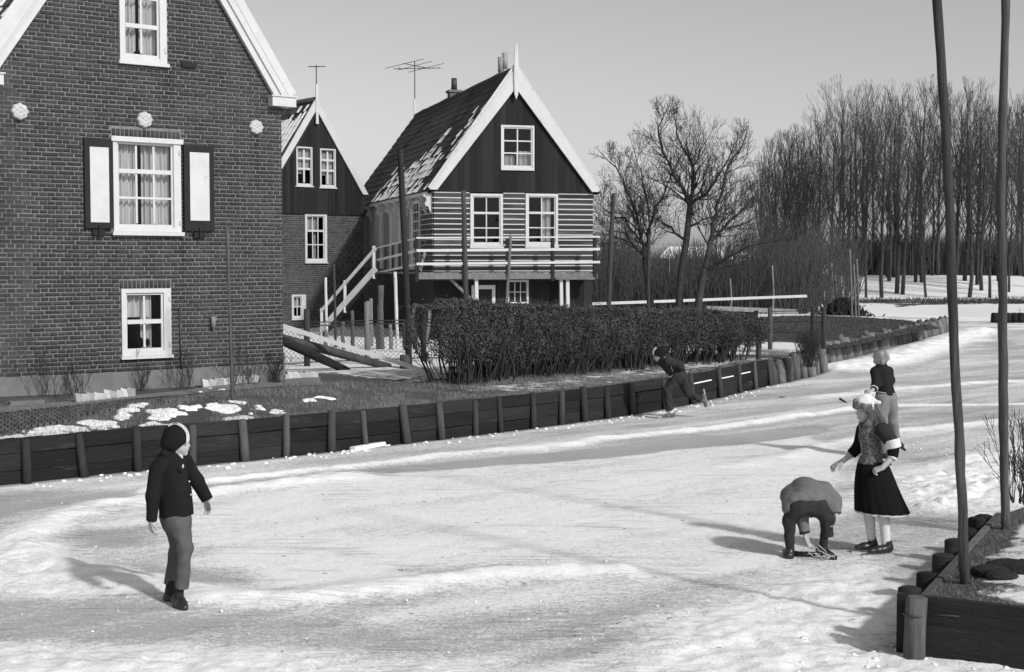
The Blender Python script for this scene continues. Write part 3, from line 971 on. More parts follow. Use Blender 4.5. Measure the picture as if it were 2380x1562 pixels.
nx_ = len(xs); ii = (np.arange(len(ys) - 1)[:, None] * nx_ + np.arange(nx_ - 1)[None, :]).ravel()
qd = np.column_stack([ii, ii + 1, ii + nx_ + 1, ii + nx_]); qd = qd[(mk[qd] > -.4).all(axis=1)]
used, inv = np.unique(qd, return_inverse=True)
o = np_mesh('snow_drift', np.column_stack([X, Y, zz0])[used], inv.reshape(-1, 4), SNOW, None, True)
tag(o, 'patches of leftover snow on the grass strip above the planked bank', 'snow', kind='stuff')
m = MB()
p = G(853, 1043); m.beam(G(818, 1050) + Vector((0, .05, .03)), G(890, 1037) + Vector((0, .05, .03)), .09, .05)
o = m.build('ice_slab', SNOW); tag(o, 'long pale slab of ice lying against the foot of the planked bank', 'ice')
o.data.polygons.foreach_set('use_smooth', [False] * len(o.data.polygons))
# ================================================================== THE HOUSES
def brick_mat(name, c, stains=None):
    m, nt, b = nodes_of(name)
    tc = nt.nodes.new('ShaderNodeTexCoord'); geo = nt.nodes.new('ShaderNodeNewGeometry')
    oi = nt.nodes.new('ShaderNodeObjectInfo')
    at = nt.nodes.new('ShaderNodeAttribute'); at.attribute_name = 'tone'
    hs = nt.nodes.new('ShaderNodeAttribute'); hs.attribute_name = 'joined'
    mx = nt.nodes.new('ShaderNodeMix'); mx.data_type = 'FLOAT'
    L(nt, hs.outputs['Fac'], mx.inputs[0]); L(nt, oi.outputs['Random'], mx.inputs[2]); L(nt, at.outputs['Fac'], mx.inputs[3])
    n1 = N(nt, 'ShaderNodeTexNoise', Scale=22.0, Detail=5.0, Roughness=0.7); L(nt, geo.outputs['Position'], n1.inputs['Vector'])
    n2 = N(nt, 'ShaderNodeTexNoise', Scale=0.9, Detail=4.0, Roughness=0.6); L(nt, geo.outputs['Position'], n2.inputs['Vector'])
    f = math_node(nt, 'MULTIPLY_ADD', mx.outputs[0], 0.42, 0.79)
    f = math_node(nt, 'MULTIPLY', f, math_node(nt, 'MULTIPLY_ADD', n1.outputs['Fac'], 0.7, 0.65))
    mpv = nt.nodes.new('ShaderNodeMapping'); mpv.inputs['Scale'].default_value = (3.5, 3.5, 0.5); L(nt, geo.outputs['Position'], mpv.inputs['Vector'])
    n5 = N(nt, 'ShaderNodeTexNoise', Scale=1.0, Detail=5.0, Roughness=0.65); L(nt, mpv.outputs[0], n5.inputs['Vector'])
    f = math_node(nt, 'MULTIPLY', f, math_node(nt, 'MULTIPLY_ADD', n5.outputs['Fac'], 1.1, 0.45))
    f = math_node(nt, 'MULTIPLY', f, math_node(nt, 'MULTIPLY_ADD', n2.outputs['Fac'], 1.1, 0.45))
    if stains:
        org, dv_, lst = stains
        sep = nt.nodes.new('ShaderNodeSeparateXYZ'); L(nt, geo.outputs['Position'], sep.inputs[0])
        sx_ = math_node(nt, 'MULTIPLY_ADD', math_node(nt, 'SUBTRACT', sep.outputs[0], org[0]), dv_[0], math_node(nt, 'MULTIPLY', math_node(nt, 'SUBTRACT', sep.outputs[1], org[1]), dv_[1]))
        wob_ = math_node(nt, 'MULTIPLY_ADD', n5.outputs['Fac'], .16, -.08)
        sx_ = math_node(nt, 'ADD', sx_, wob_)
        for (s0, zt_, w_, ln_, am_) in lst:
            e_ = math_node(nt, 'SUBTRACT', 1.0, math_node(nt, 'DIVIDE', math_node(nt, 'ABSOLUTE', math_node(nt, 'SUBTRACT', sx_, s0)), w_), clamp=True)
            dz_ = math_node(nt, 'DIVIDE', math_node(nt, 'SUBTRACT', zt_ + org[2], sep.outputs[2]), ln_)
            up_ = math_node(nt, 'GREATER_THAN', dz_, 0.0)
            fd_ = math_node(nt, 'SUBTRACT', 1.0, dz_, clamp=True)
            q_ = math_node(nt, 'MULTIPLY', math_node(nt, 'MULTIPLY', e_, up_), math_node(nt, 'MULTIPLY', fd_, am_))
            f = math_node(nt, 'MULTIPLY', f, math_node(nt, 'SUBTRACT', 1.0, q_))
    f = math_node(nt, 'MULTIPLY', f, c)
    cc = nt.nodes.new('ShaderNodeCombineColor')
    for i in range(3):
        L(nt, f, cc.inputs[i])
    L(nt, cc.outputs[0], b.inputs['Base Color']); b.inputs['Roughness'].default_value = 0.9; b.inputs['Specular IOR Level'].default_value = 0.2
    n3 = N(nt, 'ShaderNodeTexNoise', Scale=70.0, Detail=3.0); L(nt, geo.outputs['Position'], n3.inputs['Vector'])
    bp = N(nt, 'ShaderNodeBump', Strength=0.5, Distance=0.006); L(nt, n3.outputs['Fac'], bp.inputs['Height']); L(nt, bp.outputs[0], b.inputs['Normal'])
    return m


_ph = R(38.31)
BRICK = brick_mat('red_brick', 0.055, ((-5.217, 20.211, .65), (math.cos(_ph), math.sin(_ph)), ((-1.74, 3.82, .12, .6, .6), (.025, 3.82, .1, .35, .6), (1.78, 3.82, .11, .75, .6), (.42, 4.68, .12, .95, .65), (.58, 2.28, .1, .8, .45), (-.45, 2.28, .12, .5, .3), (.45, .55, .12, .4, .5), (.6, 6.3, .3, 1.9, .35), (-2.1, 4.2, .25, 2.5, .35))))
BRICK2 = brick_mat('brown_brick', 0.062)


def bricks(parent, xl, xr, z0, z1, roof, ops, course, nobj, mat, seed, lintels=(), key=None, joint=.0125, depth=.0045):
    """wall of separate bricks in cross bond; the nobj that show largest become objects, the others one mesh"""
    g = random.Random(seed)
    rects = []
    row = 0; z = z0
    while z < z1:
        zb, zt = z, z + course - joint
        stretch = row % 2 == 0
        step = 0.222 if stretch else 0.1115
        x = xl - (0.0 if stretch else 0.055) - (0.111 if row % 4 == 2 else 0.0)
        lo, hi = roof(zt)
        lo = max(lo, xl); hi = min(hi, xr)
        while x < hi:
            a, b = max(x, lo), min(x + step - joint, hi)
            x += step
            if b - a < 0.025:
                continue
            for (ox0, ox1, oz0, oz1) in ops:
                if zt > oz0 + .004 and zb < oz1 - .004 and b > ox0 and a < ox1:
                    if a < ox0 - .025 and b - ox0 <= b - a:
                        b = min(b, ox0 - .004) if a < ox0 else b
                        if b > ox1:
                            pass
                    elif b > ox1 + .025:
                        a = max(a, ox1 + .004)
                    else:
                        a = b
            if b - a < 0.025:
                continue
            dz_ = .006 * float(vnoise(np.array([a * 1.3 + row * .11]), np.array([row * .35]), 7)[0] - .5) + .003 * math.sin(a * 2.1 + row * .2)
            rects.append((a + g.uniform(-.003, .003), b + g.uniform(-.003, .003), zb + dz_ + g.uniform(-.002, .002), zt + dz_ + g.uniform(-.002, .002)))
        z += course; row += 1
    for (ax, bx, az, bz) in lintels:
        n = int((bx - ax) / 0.0615); w = (bx - ax) / n
        for i in range(n):
            rects.append((ax + i * w, ax + (i + 1) * w - joint, az, bz))
    rects.sort(key=key or (lambda q: q[0]))
    for q in rects[:nobj]:
        pass
    shapes = {}
    for q in rects[:nobj]:
        kx, kz = round(q[1] - q[0], 2), round(q[3] - q[2], 2)
        if (kx, kz) not in shapes:
            mb = MB(); mb.box(-kx / 2, kx / 2, -depth, .003, -kz / 2, kz / 2, skip='k'); me = mb.mesh('brick'); me.materials.append(mat); shapes[(kx, kz)] = me
        o = bpy.data.objects.new('brick', shapes[(kx, kz)]); COL.objects.link(o); o.parent = parent
        o.location = ((q[0] + q[1]) / 2, g.uniform(-.0025, .0025), (q[2] + q[3]) / 2)
        o.rotation_euler = (0, 0, g.uniform(-.008, .008))
    V, Fc, T = [], [], []
    base = np.array([(0, 3, 2, 1), (0, 1, 5, 4), (1, 2, 6, 5), (3, 0, 4, 7), (4, 5, 6, 7)])
    for i, (a, b, c, d) in enumerate(rects[nobj:]):
        y = -depth + g.uniform(-.0025, .0025)
        V += [(a, y, c), (b, y, c), (b, .003, c), (a, .003, c), (a, y, d), (b, y, d), (b, .003, d), (a, .003, d)]
        Fc.append(base + 8 * i); T += [g.random()] * 5
    if V:
        o = np_mesh('bricks', V, np.vstack(Fc), mat, parent, False, [('tone', 'FACE', T), ('joined', 'FACE', [1.0] * len(T))])
        tag(o, kind='stuff')
    return len(rects)


def wall_fill(mb, xl, xr, z0, zr, ax, ops, y=0.0):
    """flat wall with openings: zr(x) is the roof line, ax the apex"""
    xs = sorted({xl, xr, ax} | {a for o_ in ops for a in o_[:2]})
    xs = [x for x in xs if xl <= x <= xr]
    for a, b in zip(xs[:-1], xs[1:]):
        mid = (a + b) / 2
        z = z0
        for o_ in sorted([o_ for o_ in ops if o_[0] < mid < o_[1]], key=lambda q: q[2]):
            if o_[2] > z:
                mb.poly([(a, y, z), (b, y, z), (b, y, o_[2]), (a, y, o_[2])])
            z = max(z, o_[3])
        mb.poly([(a, y, z), (b, y, z), (b, y, zr(b)), (a, y, zr(a))])


def window(parent, x0, x1, z0, z1, cols, rows, fw=.07, y=-.03, depth=.09, mat=WHITE, bar=.022, sill=None, curtains=(), meet=None, right_extra=0.0, glass=None, room=.5, sashw=.03):
    """frame > sash bars, panes, curtains, sill. rows = relative heights from the top"""
    m = MB()
    m.box(x0, x0 + fw, y, y + depth, z0, z1); m.box(x1 - fw - right_extra, x1, y, y + depth, z0, z1)
    m.box(x0 + fw, x1 - fw - right_extra, y + .002, y + depth, z1 - fw, z1); m.box(x0 + fw, x1 - fw - right_extra, y + .002, y + depth, z0, z0 + fw)
    w = m.build('window', mat, parent)
    ix0, ix1, iz0, iz1 = x0 + fw, x1 - fw - right_extra, z0 + fw, z1 - fw
    s = MB(); yb = y + .03
    s.box(ix0, ix0 + sashw, yb, yb + .03, iz0, iz1); s.box(ix1 - sashw, ix1, yb, yb + .03, iz0, iz1)
    s.box(ix0 + sashw, ix1 - sashw, yb + .001, yb + .03, iz1 - sashw, iz1); s.box(ix0 + sashw, ix1 - sashw, yb + .001, yb + .03, iz0, iz0 + sashw * 1.4)
    gx0, gx1, gz0, gz1 = ix0 + sashw, ix1 - sashw, iz0 + sashw * 1.4, iz1 - sashw
    tot = sum(rows); zt = gz1; zc = [gz1]
    for r_ in rows:
        zt -= (gz1 - gz0) * r_ / tot; zc.append(zt)
    for k, zz in enumerate(zc[1:-1]):
        b_ = bar * (2.0 if meet == k else 1.0)
        s.box(gx0, gx1, yb - (.012 if meet == k else 0) + .002, yb + .025, zz - b_ / 2, zz + b_ / 2)
    xc = [gx0 + (gx1 - gx0) * i / cols for i in range(cols + 1)]
    for k in range(1, cols):
        for zb, za in zip(zc[1:], zc[:-1]):
            s.box(xc[k] - bar / 2, xc[k] + bar / 2, yb + .004, yb + .024, zb + bar / 2, za - bar / 2)
    s.build('sash', mat, w)
    for k in range(cols):
        for zb, za in zip(zc[1:], zc[:-1]):
            p = MB(); p.poly([(xc[k], yb + .02, zb), (xc[k + 1], yb + .02, zb), (xc[k + 1], yb + .02, za), (xc[k], yb + .02, za)])
            p.build('pane', glass or GLASS, w)
    if sill:
        p = MB(); ex, th, out = sill
        p.box(x0 - ex, x1 + ex, y - out, y + depth * .6, z0 - th, z0 - .002); p.build('sill', mat, w)
    r_ = MB(); yy = y + depth + .004
    r_.box(x0 + .01, x1 - .01, yy, yy + room, z0 + .01, z1 - .01, skip='f'); r_.f = [tuple(reversed(q)) for q in r_.f]
    r_.build('dark_interior', DARKROOM, w)
    for (ca, cb_, ctop, cbot, folds, scal) in curtains:
        V, Fq = [], []
        nx, nz = 40, 14
        for j in range(nz + 1):
            for i in range(nx + 1):
                t = i / nx
                x = ix0 + (ix1 - ix0) * (ca + (cb_ - ca) * t)
                bot = cbot - scal * math.sin(math.pi * t) if scal else cbot
                zz = iz0 + (iz1 - iz0) * (ctop + (bot - ctop) * j / nz)
                yv = y + .16 + .028 * math.sin(folds * 6.283 * t + .3 * j / nz) + .012 * math.sin(folds * 2.7 * 6.283 * t + 1)
                V.append((x, yv, max(zz, iz0)))
        for j in range(nz):
            for i in range(nx):
                a = j * (nx + 1) + i
                Fq.append((a, a + 1, a + nx + 2, a + nx + 1))
        np_mesh('curtain', V, Fq, CURTAIN, w, True)
    return w


def tile_mesh(w, ln, h=.035, n=6, mat=TILE, name='tile', th=.012):
    mb = MB()
    prof = []
    for i in range(n + 1):
        t = i / n
        prof.append((-.03 * w + t * 1.08 * w, h * (.5 - .5 * math.cos(2 * math.pi * (t * .95 + .05))) * (1 if t < .97 else .9)))
    top = []; bot = []
    for x, z in prof:
        bot.append((x, 0, z + .025)); top.append((x, ln, z))
    for i in range(n):
        mb.poly([bot[i], bot[i + 1], top[i + 1], top[i]], True)
        mb.poly([(bot[i][0], 0, bot[i][2] - th - .004), (bot[i + 1][0], 0, bot[i + 1][2] - th - .004), bot[i + 1], bot[i]])
    me = mb.mesh(name); me.materials.append(mat)
    return me


def roof_tiles(parent, o0, ax, up, nc, nr, w, ex, nobj, near, mat=TILE, seed=1, snow=None, skip=None):
    """pantiles on a slope; near(col,row) sorts which become objects"""
    g = random.Random(seed)
    ax = Vector(ax).normalized(); up = Vector(up).normalized(); nm = ax.cross(up)
    o0 = Vector(o0)
    me = tile_mesh(w, ex * 1.22, mat=mat)
    rot = Matrix((ax, up, nm)).transposed().to_4x4()
    cells = [(c, r_) for r_ in range(nr) for c in range(nc) if not (skip and skip(c, r_))]
    cells.sort(key=lambda q: near(*q))
    bv = np.array([v.co[:] for v in me.vertices]); bf = np.array([tuple(p.vertices) for p in me.polygons])
    V, Fc, SV, SF = [], [], [], []
    Rm = np.array(rot.to_3x3())
    for k, (c, r_) in enumerate(cells):
        p = o0 + ax * (c * w + g.uniform(-.008, .008)) + up * (r_ * ex + g.uniform(-.012, .012)) + nm * (.01 + g.uniform(-.004, .008))
        if k < nobj:
            o = bpy.data.objects.new('tile', me); COL.objects.link(o); o.parent = parent
            o.matrix_local = Matrix.Translation(p) @ rot
        else:
            V.append(bv @ Rm.T + np.array(p)); Fc.append(bf + len(bv) * (len(V) - 1))
        sn = snow(c, r_, g) if snow else 0
        if sn:
            q = bv.copy(); q[:, 2] = np.maximum(q[:, 2], .012 + .02 * sn) + .012 + .014 * sn
            q[:, 0] = w * .5 + (q[:, 0] - w * .5) * (1.0 if sn >= 1 else .35 + .4 * sn) + (0 if sn >= 1 else w * .25 * g.uniform(-1, 1))
            if sn < .8:
                q[:, 1] = q[:, 1] * (.5 + .5 * g.random()) + .2 * ex * g.random()
            SV.append(q @ Rm.T + np.array(p)); SF.append(bf + len(bv) * (len(SV) - 1))
    if V:
        o = np_mesh('tiles', np.vstack(V), np.vstack(Fc), mat, parent, True); tag(o, kind='stuff')
    if SV:
        np_mesh('roof_snow', np.vstack(SV), np.vstack(SF), SNOW, parent, True)


# ------------------------------------------------------------------ HOUSE 1: the brick house on the left
PH = R(38.31)
h1 = empty('brick_house', (-5.241 + .03 * math.cos(PH), 20.192 + .03 * math.sin(PH), 0.65), PH)
tag(h1, 'tall dark brick house with white verge boards and black shutters, largest on the left', 'house')
HW, EZ, SL = 2.215, 4.25, 1.52
APZ = EZ + HW * SL
ops1 = [(-.335, .375, 4.666, 6.12), (-.46, .565, 2.28, 3.60), (-.365, .388, .525, 1.485)]


def roof1(z):
    if z <= EZ:
        return (-HW, HW)
    k = max(HW - (z - EZ) / SL, 0); return (-k, k)


m = MB()
wall_fill(m, -HW, HW, .30, lambda x: EZ + (HW - abs(x)) * SL, 0.0, ops1, y=0.0)
# sides and back
D1 = 8.0
m.poly([(-HW, D1, 0), (-HW, 0, 0), (-HW, 0, EZ), (-HW, D1, EZ)]); m.poly([(HW, 0, 0), (HW, D1, 0), (HW, D1, EZ), (HW, 0, EZ)])
m.poly([(HW, D1, 0), (-HW, D1, 0), (-HW, D1, EZ), (0, D1, APZ), (HW, D1, EZ)])
for (a, b, c, d) in ops1:     # reveals
    m.poly([(a, 0, c), (a, .12, c), (a, .12, d), (a, 0, d)]); m.poly([(b, .12, c), (b, 0, c), (b, 0, d), (b, .12, d)]); m.poly([(a, .12, c), (a, 0, c), (b, 0, c), (b, .12, c)]); m.poly([(a, 0, d), (a, .12, d), (b, .12, d), (b, 0, d)])
w1 = m.build('wall', MORTAR, h1)
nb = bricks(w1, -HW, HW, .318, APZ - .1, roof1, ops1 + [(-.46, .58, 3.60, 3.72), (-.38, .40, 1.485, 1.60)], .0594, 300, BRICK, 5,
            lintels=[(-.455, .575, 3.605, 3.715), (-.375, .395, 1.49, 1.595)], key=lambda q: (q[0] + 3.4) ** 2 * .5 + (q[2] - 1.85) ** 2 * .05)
m = MB(); m.box(-HW - .012, HW + .012, -.03, .4, -.35, .305)
m.build('plinth', PLINTH, h1)
# brick mark on the plinth top, verge boards, cornice blocks
for s in (1, -1):
    m = MB()
    x0o, z0o, x1o, z1o = 2.36, 4.345, 0.0, APZ + .27
    ow = .30
    pr_ = [(s * x0o, z0o), (s * (x0o - ow), z0o), (0, z1o - ow * SL), (0, z1o)]
    if s < 0:
        pr_ = pr_[::-1]
    m.prism(pr_[::-1], -.085, -.02)
    vb = m.build('verge_board', WHITE, h1)
    m = MB(); m.beam((s * (x0o + .01), -.075, z0o + .02), (0, -.075, z1o + .03), .13, .035, up=(0, 1, 0)); m.build('moulding', WHITE, vb)
    m = MB(); m.beam((s * (x0o - ow * .62), -.1, z0o + .02), (0, -.1, z1o - ow * .62 * SL + .02), .022, .03, up=(0, 1, 0)); m.build('moulding', WHITE, vb)
    m = MB(); m.box(s * 2.19 - .20, s * 2.19 + .20, -.15, .1, 4.185, 4.325); m.box(s * 2.19 - .22, s * 2.19 + .22, -.17, .1, 4.3255, 4.345); m.build('cornice', WHITE, h1)
# roof: slabs with pantiles; the left slope shows beside the verge board
for s in (1, -1):
    m = MB()
    e = (s * 2.38, EZ - .05)
    m.poly([(e[0], -.0, e[1]), (0, -.0, APZ + .17), (0, D1, APZ + .17), (e[0], D1, e[1])])
    rf = m.build('roof', TILE, h1)
    up_ = Vector((-s * 2.38, 0, APZ + .17 - EZ + .05)); ln = up_.length
    nr = int(ln / .27); nc = int(D1 / .21)
    if s < 0:
        roof_tiles(rf, (e[0], D1, e[1]), (0, -1, 0), up_, nc, nr, .21, .27, 120, lambda c, r_: (nc - c) * .7 + abs(r_ - 7), seed=3,
                   snow=lambda c, r_, g: .35 if g.random() < .55 else 0)
    else:
        roof_tiles(rf, (e[0], 0, e[1]), (0, 1, 0), up_, nc, nr, .21, .27, 0, lambda c, r_: c, seed=4)
# windows
wt = window(h1, -.33, .37, 4.67, 6.1, 2, (1.15, 1.0, 1.0), fw=.062, y=-.035, depth=.1, meet=1, right_extra=.045, sill=(.025, .05, .03), bar=.03,
            curtains=((-.02, .44, 1.0, .10, 3, .10), (.55, 1.02, 1.0, .10, 4, .12)))
wm = window(h1, -.455, .56, 2.285, 3.595, 3, (1, 1, 1), fw=.06, y=-.035, depth=.1, meet=0, right_extra=.05, sill=(.03, .055, .04), bar=.03,
            curtains=((-.02, .40, 1.0, 0, 4.5, 0), (.50, .66, 1.0, 0, 2, 0), (.66, 1.02, 1.0, 0, 3.2, 0)))
m = MB(); m.box(-.485, .59, -.06, .0, 3.54, 3.61); m.build('lintel_board', WHITE, wm)
wl = window(h1, -.36, .383, .53, 1.48, 2, (1, 1), fw=.06, y=-.035, depth=.1, meet=0, right_extra=.05, sill=(.02, .045, .03), bar=.03,
            curtains=((.0, .72, 1.0, .58, 4, 0), (.5, .78, 1.0, -.1, 2, 0)))
for w_, zz in ((wt, (4.85, 5.7)), (wm, (2.42, 3.42)), (wl, (.68, 1.33))):
    for z_ in zz:
        xr_ = {wt: .345, wm: .54, wl: .36}[w_]
        m = MB(); m.box(xr_ - .012, xr_ + .012, -.055, -.036, z_ - .03, z_ + .03); m.build('hinge', OFFWHITE, w_)
m = MB()   # flower pot and figure on the sill behind the low window
m.lathe([(.03, 0), (.045, .03), (.05, .08), (.03, .12), (.015, .14)], 10, (-.02, .13, .64)); m.lathe([(.02, 0), (.05, .05), (.045, .1), (.01, .13)], 10, (.08, .14, .64)); m.build('vase', DARKROOM, wl)
# shutters
for (a, b, c, d, pa, pb, pc, pd) in ((-.875, -.475, 2.325, 3.565, -.80, -.475 - .055, 2.405, 3.44), (.60, 1.07, 2.305, 3.54, .687, .99, 2.455, 3.437)):
    m = MB(); m.box(a, b, -.055, -.02, c, d); sh = m.build('shutter', BLACKFLAT, h1)
    m = MB(); m.box(pa, pb, -.064, -.0555, pc, pd); m.build('panel', WHITE, sh)
    m = MB(); cx = (a + b) / 2; m.box(cx - .09, cx + .09, -.05, -.013, c - .1, c - .02); m.box(cx - .012, cx + .012, -.08, -.05, c - .12, c + .04); m.build('shutter_catch', BLACKFLAT, sh)
# plaster rosettes
def rosette(parent, x, z, r):
    V, Fq = [], []
    nr_, na = 9, 40
    for i in range(nr_ + 1):
        q = i / nr_
        for k in range(na):
            a = 2 * math.pi * k / na
            pet = abs(math.cos(3 * a)) ** .6
            rr = r * q * (0.86 + 0.14 * abs(math.cos(4 * a)))
            dep = .035 + (.03 * math.exp(-(q / .18) ** 2)) + .028 * math.exp(-((q - .5) / .2) ** 2) * (.35 + .65 * pet) + .018 * math.exp(-((q - .85) / .12) ** 2) * abs(math.cos(4 * a))
            if i == nr_:
                dep = .0
            V.append((x + rr * math.sin(a), -.012 - dep, z + rr * math.cos(a)))
    for i in range(nr_):
        for k in range(na):
            Fq.append((i * na + k, i * na + (k + 1) % na, (i + 1) * na + (k + 1) % na, (i + 1) * na + k))
    np_mesh('rosette', V, Fq, PLASTER, parent, False)
for x in (-1.74, .025, 1.78):
    rosette(h1, x, 3.862, .118 if x < 1 else .112)
m = MB(); m.box(.595, .825, -.045, -.013, 4.655, 4.715); m.build('vent_block', BLACKFLAT, h1)
m = MB(); m.tube([(1.03, -.05, 1.06), (1.035, -.05, .89)], [.035, .035], 8); m.tube([(.99, -.07, .96), (1.07, -.08, 1.02)], .014, 6); m.build('wall_hook', GREYWOOD, h1)
m = MB(); m.tube([(.52, -.02, 1.2), (.53, -.02, .3)], .012, 6); m.build('rod', METAL, h1)

# ------------------------------------------------------------------ HOUSE 2: the middle house
C2 = DP(846, 760, 46.0)
h2 = empty('gabled_house', (C2.x, C2.y, 0.6), PH)
tag(h2, 'middle house with dark boarded gable over brick, partly hidden behind the brick house', 'house')
X0, X1, XA = -3.56, 0.0, -1.78
E2, A2, P2 = 4.2, 6.85, 3.45
ops2 = [(-2.17, -1.38, 1.92, 3.42), (-2.66, -2.16, .14, .89)]
m = MB(); wall_fill(m, X0, X1, -.4, lambda x: P2 + .1, XA, ops2, y=0.0)
m.poly([(X1, 0, -.4), (X1, 7, -.4), (X1, 7, E2), (X1, 0, E2)]); m.poly([(X0, 7, -.4), (X0, 0, -.4), (X0, 0, E2), (X0, 7, E2)])
m.poly([(X1, 7, -.4), (X0, 7, -.4), (X0, 7, E2), (XA, 7, A2), (X1, 7, E2)])
m2w = m.build('wall', MORTAR, h2)
bricks(m2w, X0, X1, -.38, P2, lambda z: (X0, X1), ops2, .0594, 0, BRICK2, 8)
# boarded gable, board by board
def gable_boards(parent, x0, x1, xa, zb, ze, za, ops, bw, y0, y1, mat, seed):
    """vertical boards under a gable; each board its own piece"""
    g = random.Random(seed)
    n = int(round((x1 - x0) / bw)); w = (x1 - x0) / n
    def zr(x):
        return ze + (za - ze) * (1 - abs(x - xa) / ((x1 - x0) / 2))
    for i in range(n):
        a, b = x0 + i * w, x0 + (i + 1) * w - .004
        yy = y0 + g.uniform(-.004, .004)
        cuts = [(zb, None)]
        mid = (a + b) / 2
        segs = []; z = zb
        for o_ in sorted([q for q in ops if q[0] < b - .01 and q[1] > a + .01], key=lambda q: q[2]):
            if o_[0] <= a and o_[1] >= b or o_[0] < mid < o_[1]:
                segs.append((z, o_[2])); z = o_[3]
        segs.append((z, None))
        for (s0, s1) in segs:
            m = MB()
            if s1 is None:
                if a < xa < b:
                    m.prism([(a, s0), (b, s0), (b, zr(b)), (xa, zr(xa)), (a, zr(a))], yy, y1)
                else:
                    if max(zr(a), zr(b)) <= s0 + .02:
                        continue
                    m.prism([(a, s0), (b, s0), (b, max(zr(b), s0 + .01)), (a, max(zr(a), s0 + .01))], yy, y1)
            else:
                m.prism([(a, s0), (b, s0), (b, s1), (a, s1)], yy, y1)
            m.build('board', mat, parent)
wA, wB = (-2.49, -1.92, 4.29, 5.5), (-1.64, -1.07, 4.27, 5.48)
gab2 = MB(); wall_fill(gab2, X0, X1, P2, lambda x: E2 + (A2 - E2) * (1 - abs(x - XA) / (XA - X0)), XA, [wA, wB], y=.02); gb2 = gab2.build('gable', BLACKFLAT, h2)
gable_boards(gb2, X0 - .02, X1 + .02, XA, P2 - .03, E2, A2, [wA, wB], .125, -.06, -.005, BLACKWOOD, 4)
for (a, b, c, d) in (wA, wB):
    window(h2, a, b, c, d, 2, (.55, .6, .85), fw=.04, y=-.085, depth=.1, bar=.06, sill=(.04, .04, .02), sashw=.022, room=.3, curtains=((.0, .47, 1.0, .3, 3, 0), (.53, 1.0, 1.0, .45 if a < -2 else 0.0, 3, 0)))
window(h2, -2.17, -1.38, 1.92, 3.42, 3, (1, 1, 1), fw=.06, y=-.04, depth=.1, meet=0, right_extra=.03, bar=.03, sill=(.02, .05, .03), curtains=((.0, .45, 1.0, .64, 3, 0), (.5, .7, 1.0, .64, 2, 0), (.5, .62, .6, 0, 2, 0)))
window(h2, -2.66, -2.16, .14, .89, 2, (1, 1), fw=.05, y=-.04, depth=.1, right_extra=.1, bar=.025, sill=(.02, .04, .02), curtains=((0, 1, 1.0, .45, 4, 0),))
for s in (1, -1):
    m = MB(); W2 = 1.9
    pr_ = [(XA + s * W2, E2 - .12), (XA + s * (W2 - .2), E2 - .12), (XA, A2 - .17), (XA, A2 + .2)]
    m.prism(pr_ if s < 0 else pr_[::-1], -.13, -.075); m.build('verge_board', WHITE, h2)
m = MB(); m.beam((XA, -.15, A2 - .5), (XA, -.15, A2 + .62), .085, .04, up=(0, 1, 0)); m.prism([(XA - .05, A2 - .62), (XA + .05, A2 - .62), (XA + .045, A2 - .5), (XA - .045, A2 - .5)], -.17, -.13); m.build('finial', WHITE, h2)
for s in (1, -1):
    m = MB(); e = (XA + s * 1.92, E2 - .12)
    m.poly([(e[0], -.05, e[1]), (XA, -.05, A2 + .12), (XA, 7, A2 + .12), (e[0], 7, e[1])]); rf = m.build('roof', TILE, h2)
    up_ = Vector((-s * 1.92, 0, A2 + .24 - E2)); nr = int(up_.length / .27); nc = int(7.05 / .22)
    if s < 0:
        roof_tiles(rf, (e[0], 7, e[1]), (0, -1, 0), up_, nc, nr, .22, .27, 150, lambda c, r_: (nc - c) + .5 * (nr - r_), seed=6,
                   snow=lambda c, r_, g: 1.0 if r_ < nr - 2 and g.random() < .93 else (.5 if g.random() < .3 else 0))
    else:
        roof_tiles(rf, (e[0], -.05, e[1]), (0, 1, 0), up_, nc, nr, .22, .27, 0, lambda c, r_: c, seed=7)
m = MB(); m.tube([(XA, -.02, A2 + .15), (XA, 7, A2 + .15)], .08, 8); m.build('ridge', TILE, h2)
m = MB(); m.tube([(X0 - .2, -.12, E2 - .6), (XA - .06, -.15, A2 - .35)], .012, 5); m.build('cable', METAL, h2)
# ------------------------------------------------------------------ HOUSE 3: the boarded house on the right with its veranda
P3 = R(16.0)
C3 = DP(1008, 640, 38.0)
h3 = empty('boarded_house', (C3.x, C3.y, 0.5), P3)
tag(h3, 'black boarded house with white-striped front, raised veranda and steep tiled roof', 'house')
W3, L3 = 4.48, 12.6
FZ, PZ, A3 = 1.75, 3.93, 7.05      # floor, foot of the gable boards, apex of the wall
XA3 = W3 / 2
CORE = MB()
g3 = random.Random(21)
wp = (1.845, 2.78, 4.51, 5.69); wa = (1.0, 1.905, 2.43, 3.845); wb_ = (2.545, 3.465, 2.445, 3.865)
wall_fill(CORE, 0, W3, -.3, lambda x: PZ + (A3 - PZ) * (1 - abs(x - XA3) / XA3), XA3, [wp, wa, wb_], y=.02)
CORE.poly([(0, L3, -.3), (0, .02, -.3), (0, .02, PZ), (0, L3, PZ)]); CORE.poly([(W3, .02, -.3), (W3, L3, -.3), (W3, L3, PZ), (W3, .02, PZ)])
CORE.poly([(W3, L3, -.3), (0, L3, -.3), (0, L3, PZ), (XA3, L3, A3), (W3, L3, PZ)])
core = CORE.build('wall', BLACKFLAT, h3)
# gable boards
gable_boards(core, .0, W3, XA3, PZ - .02, PZ, A3, [wp], .165, -.055, .015, BLACKWOOD, 9)
m = MB(); m.box(-.01, W3 + .01, -.062, .0, PZ - .045, PZ - .022); m.build('drip_board', BLACKFLAT, h3)
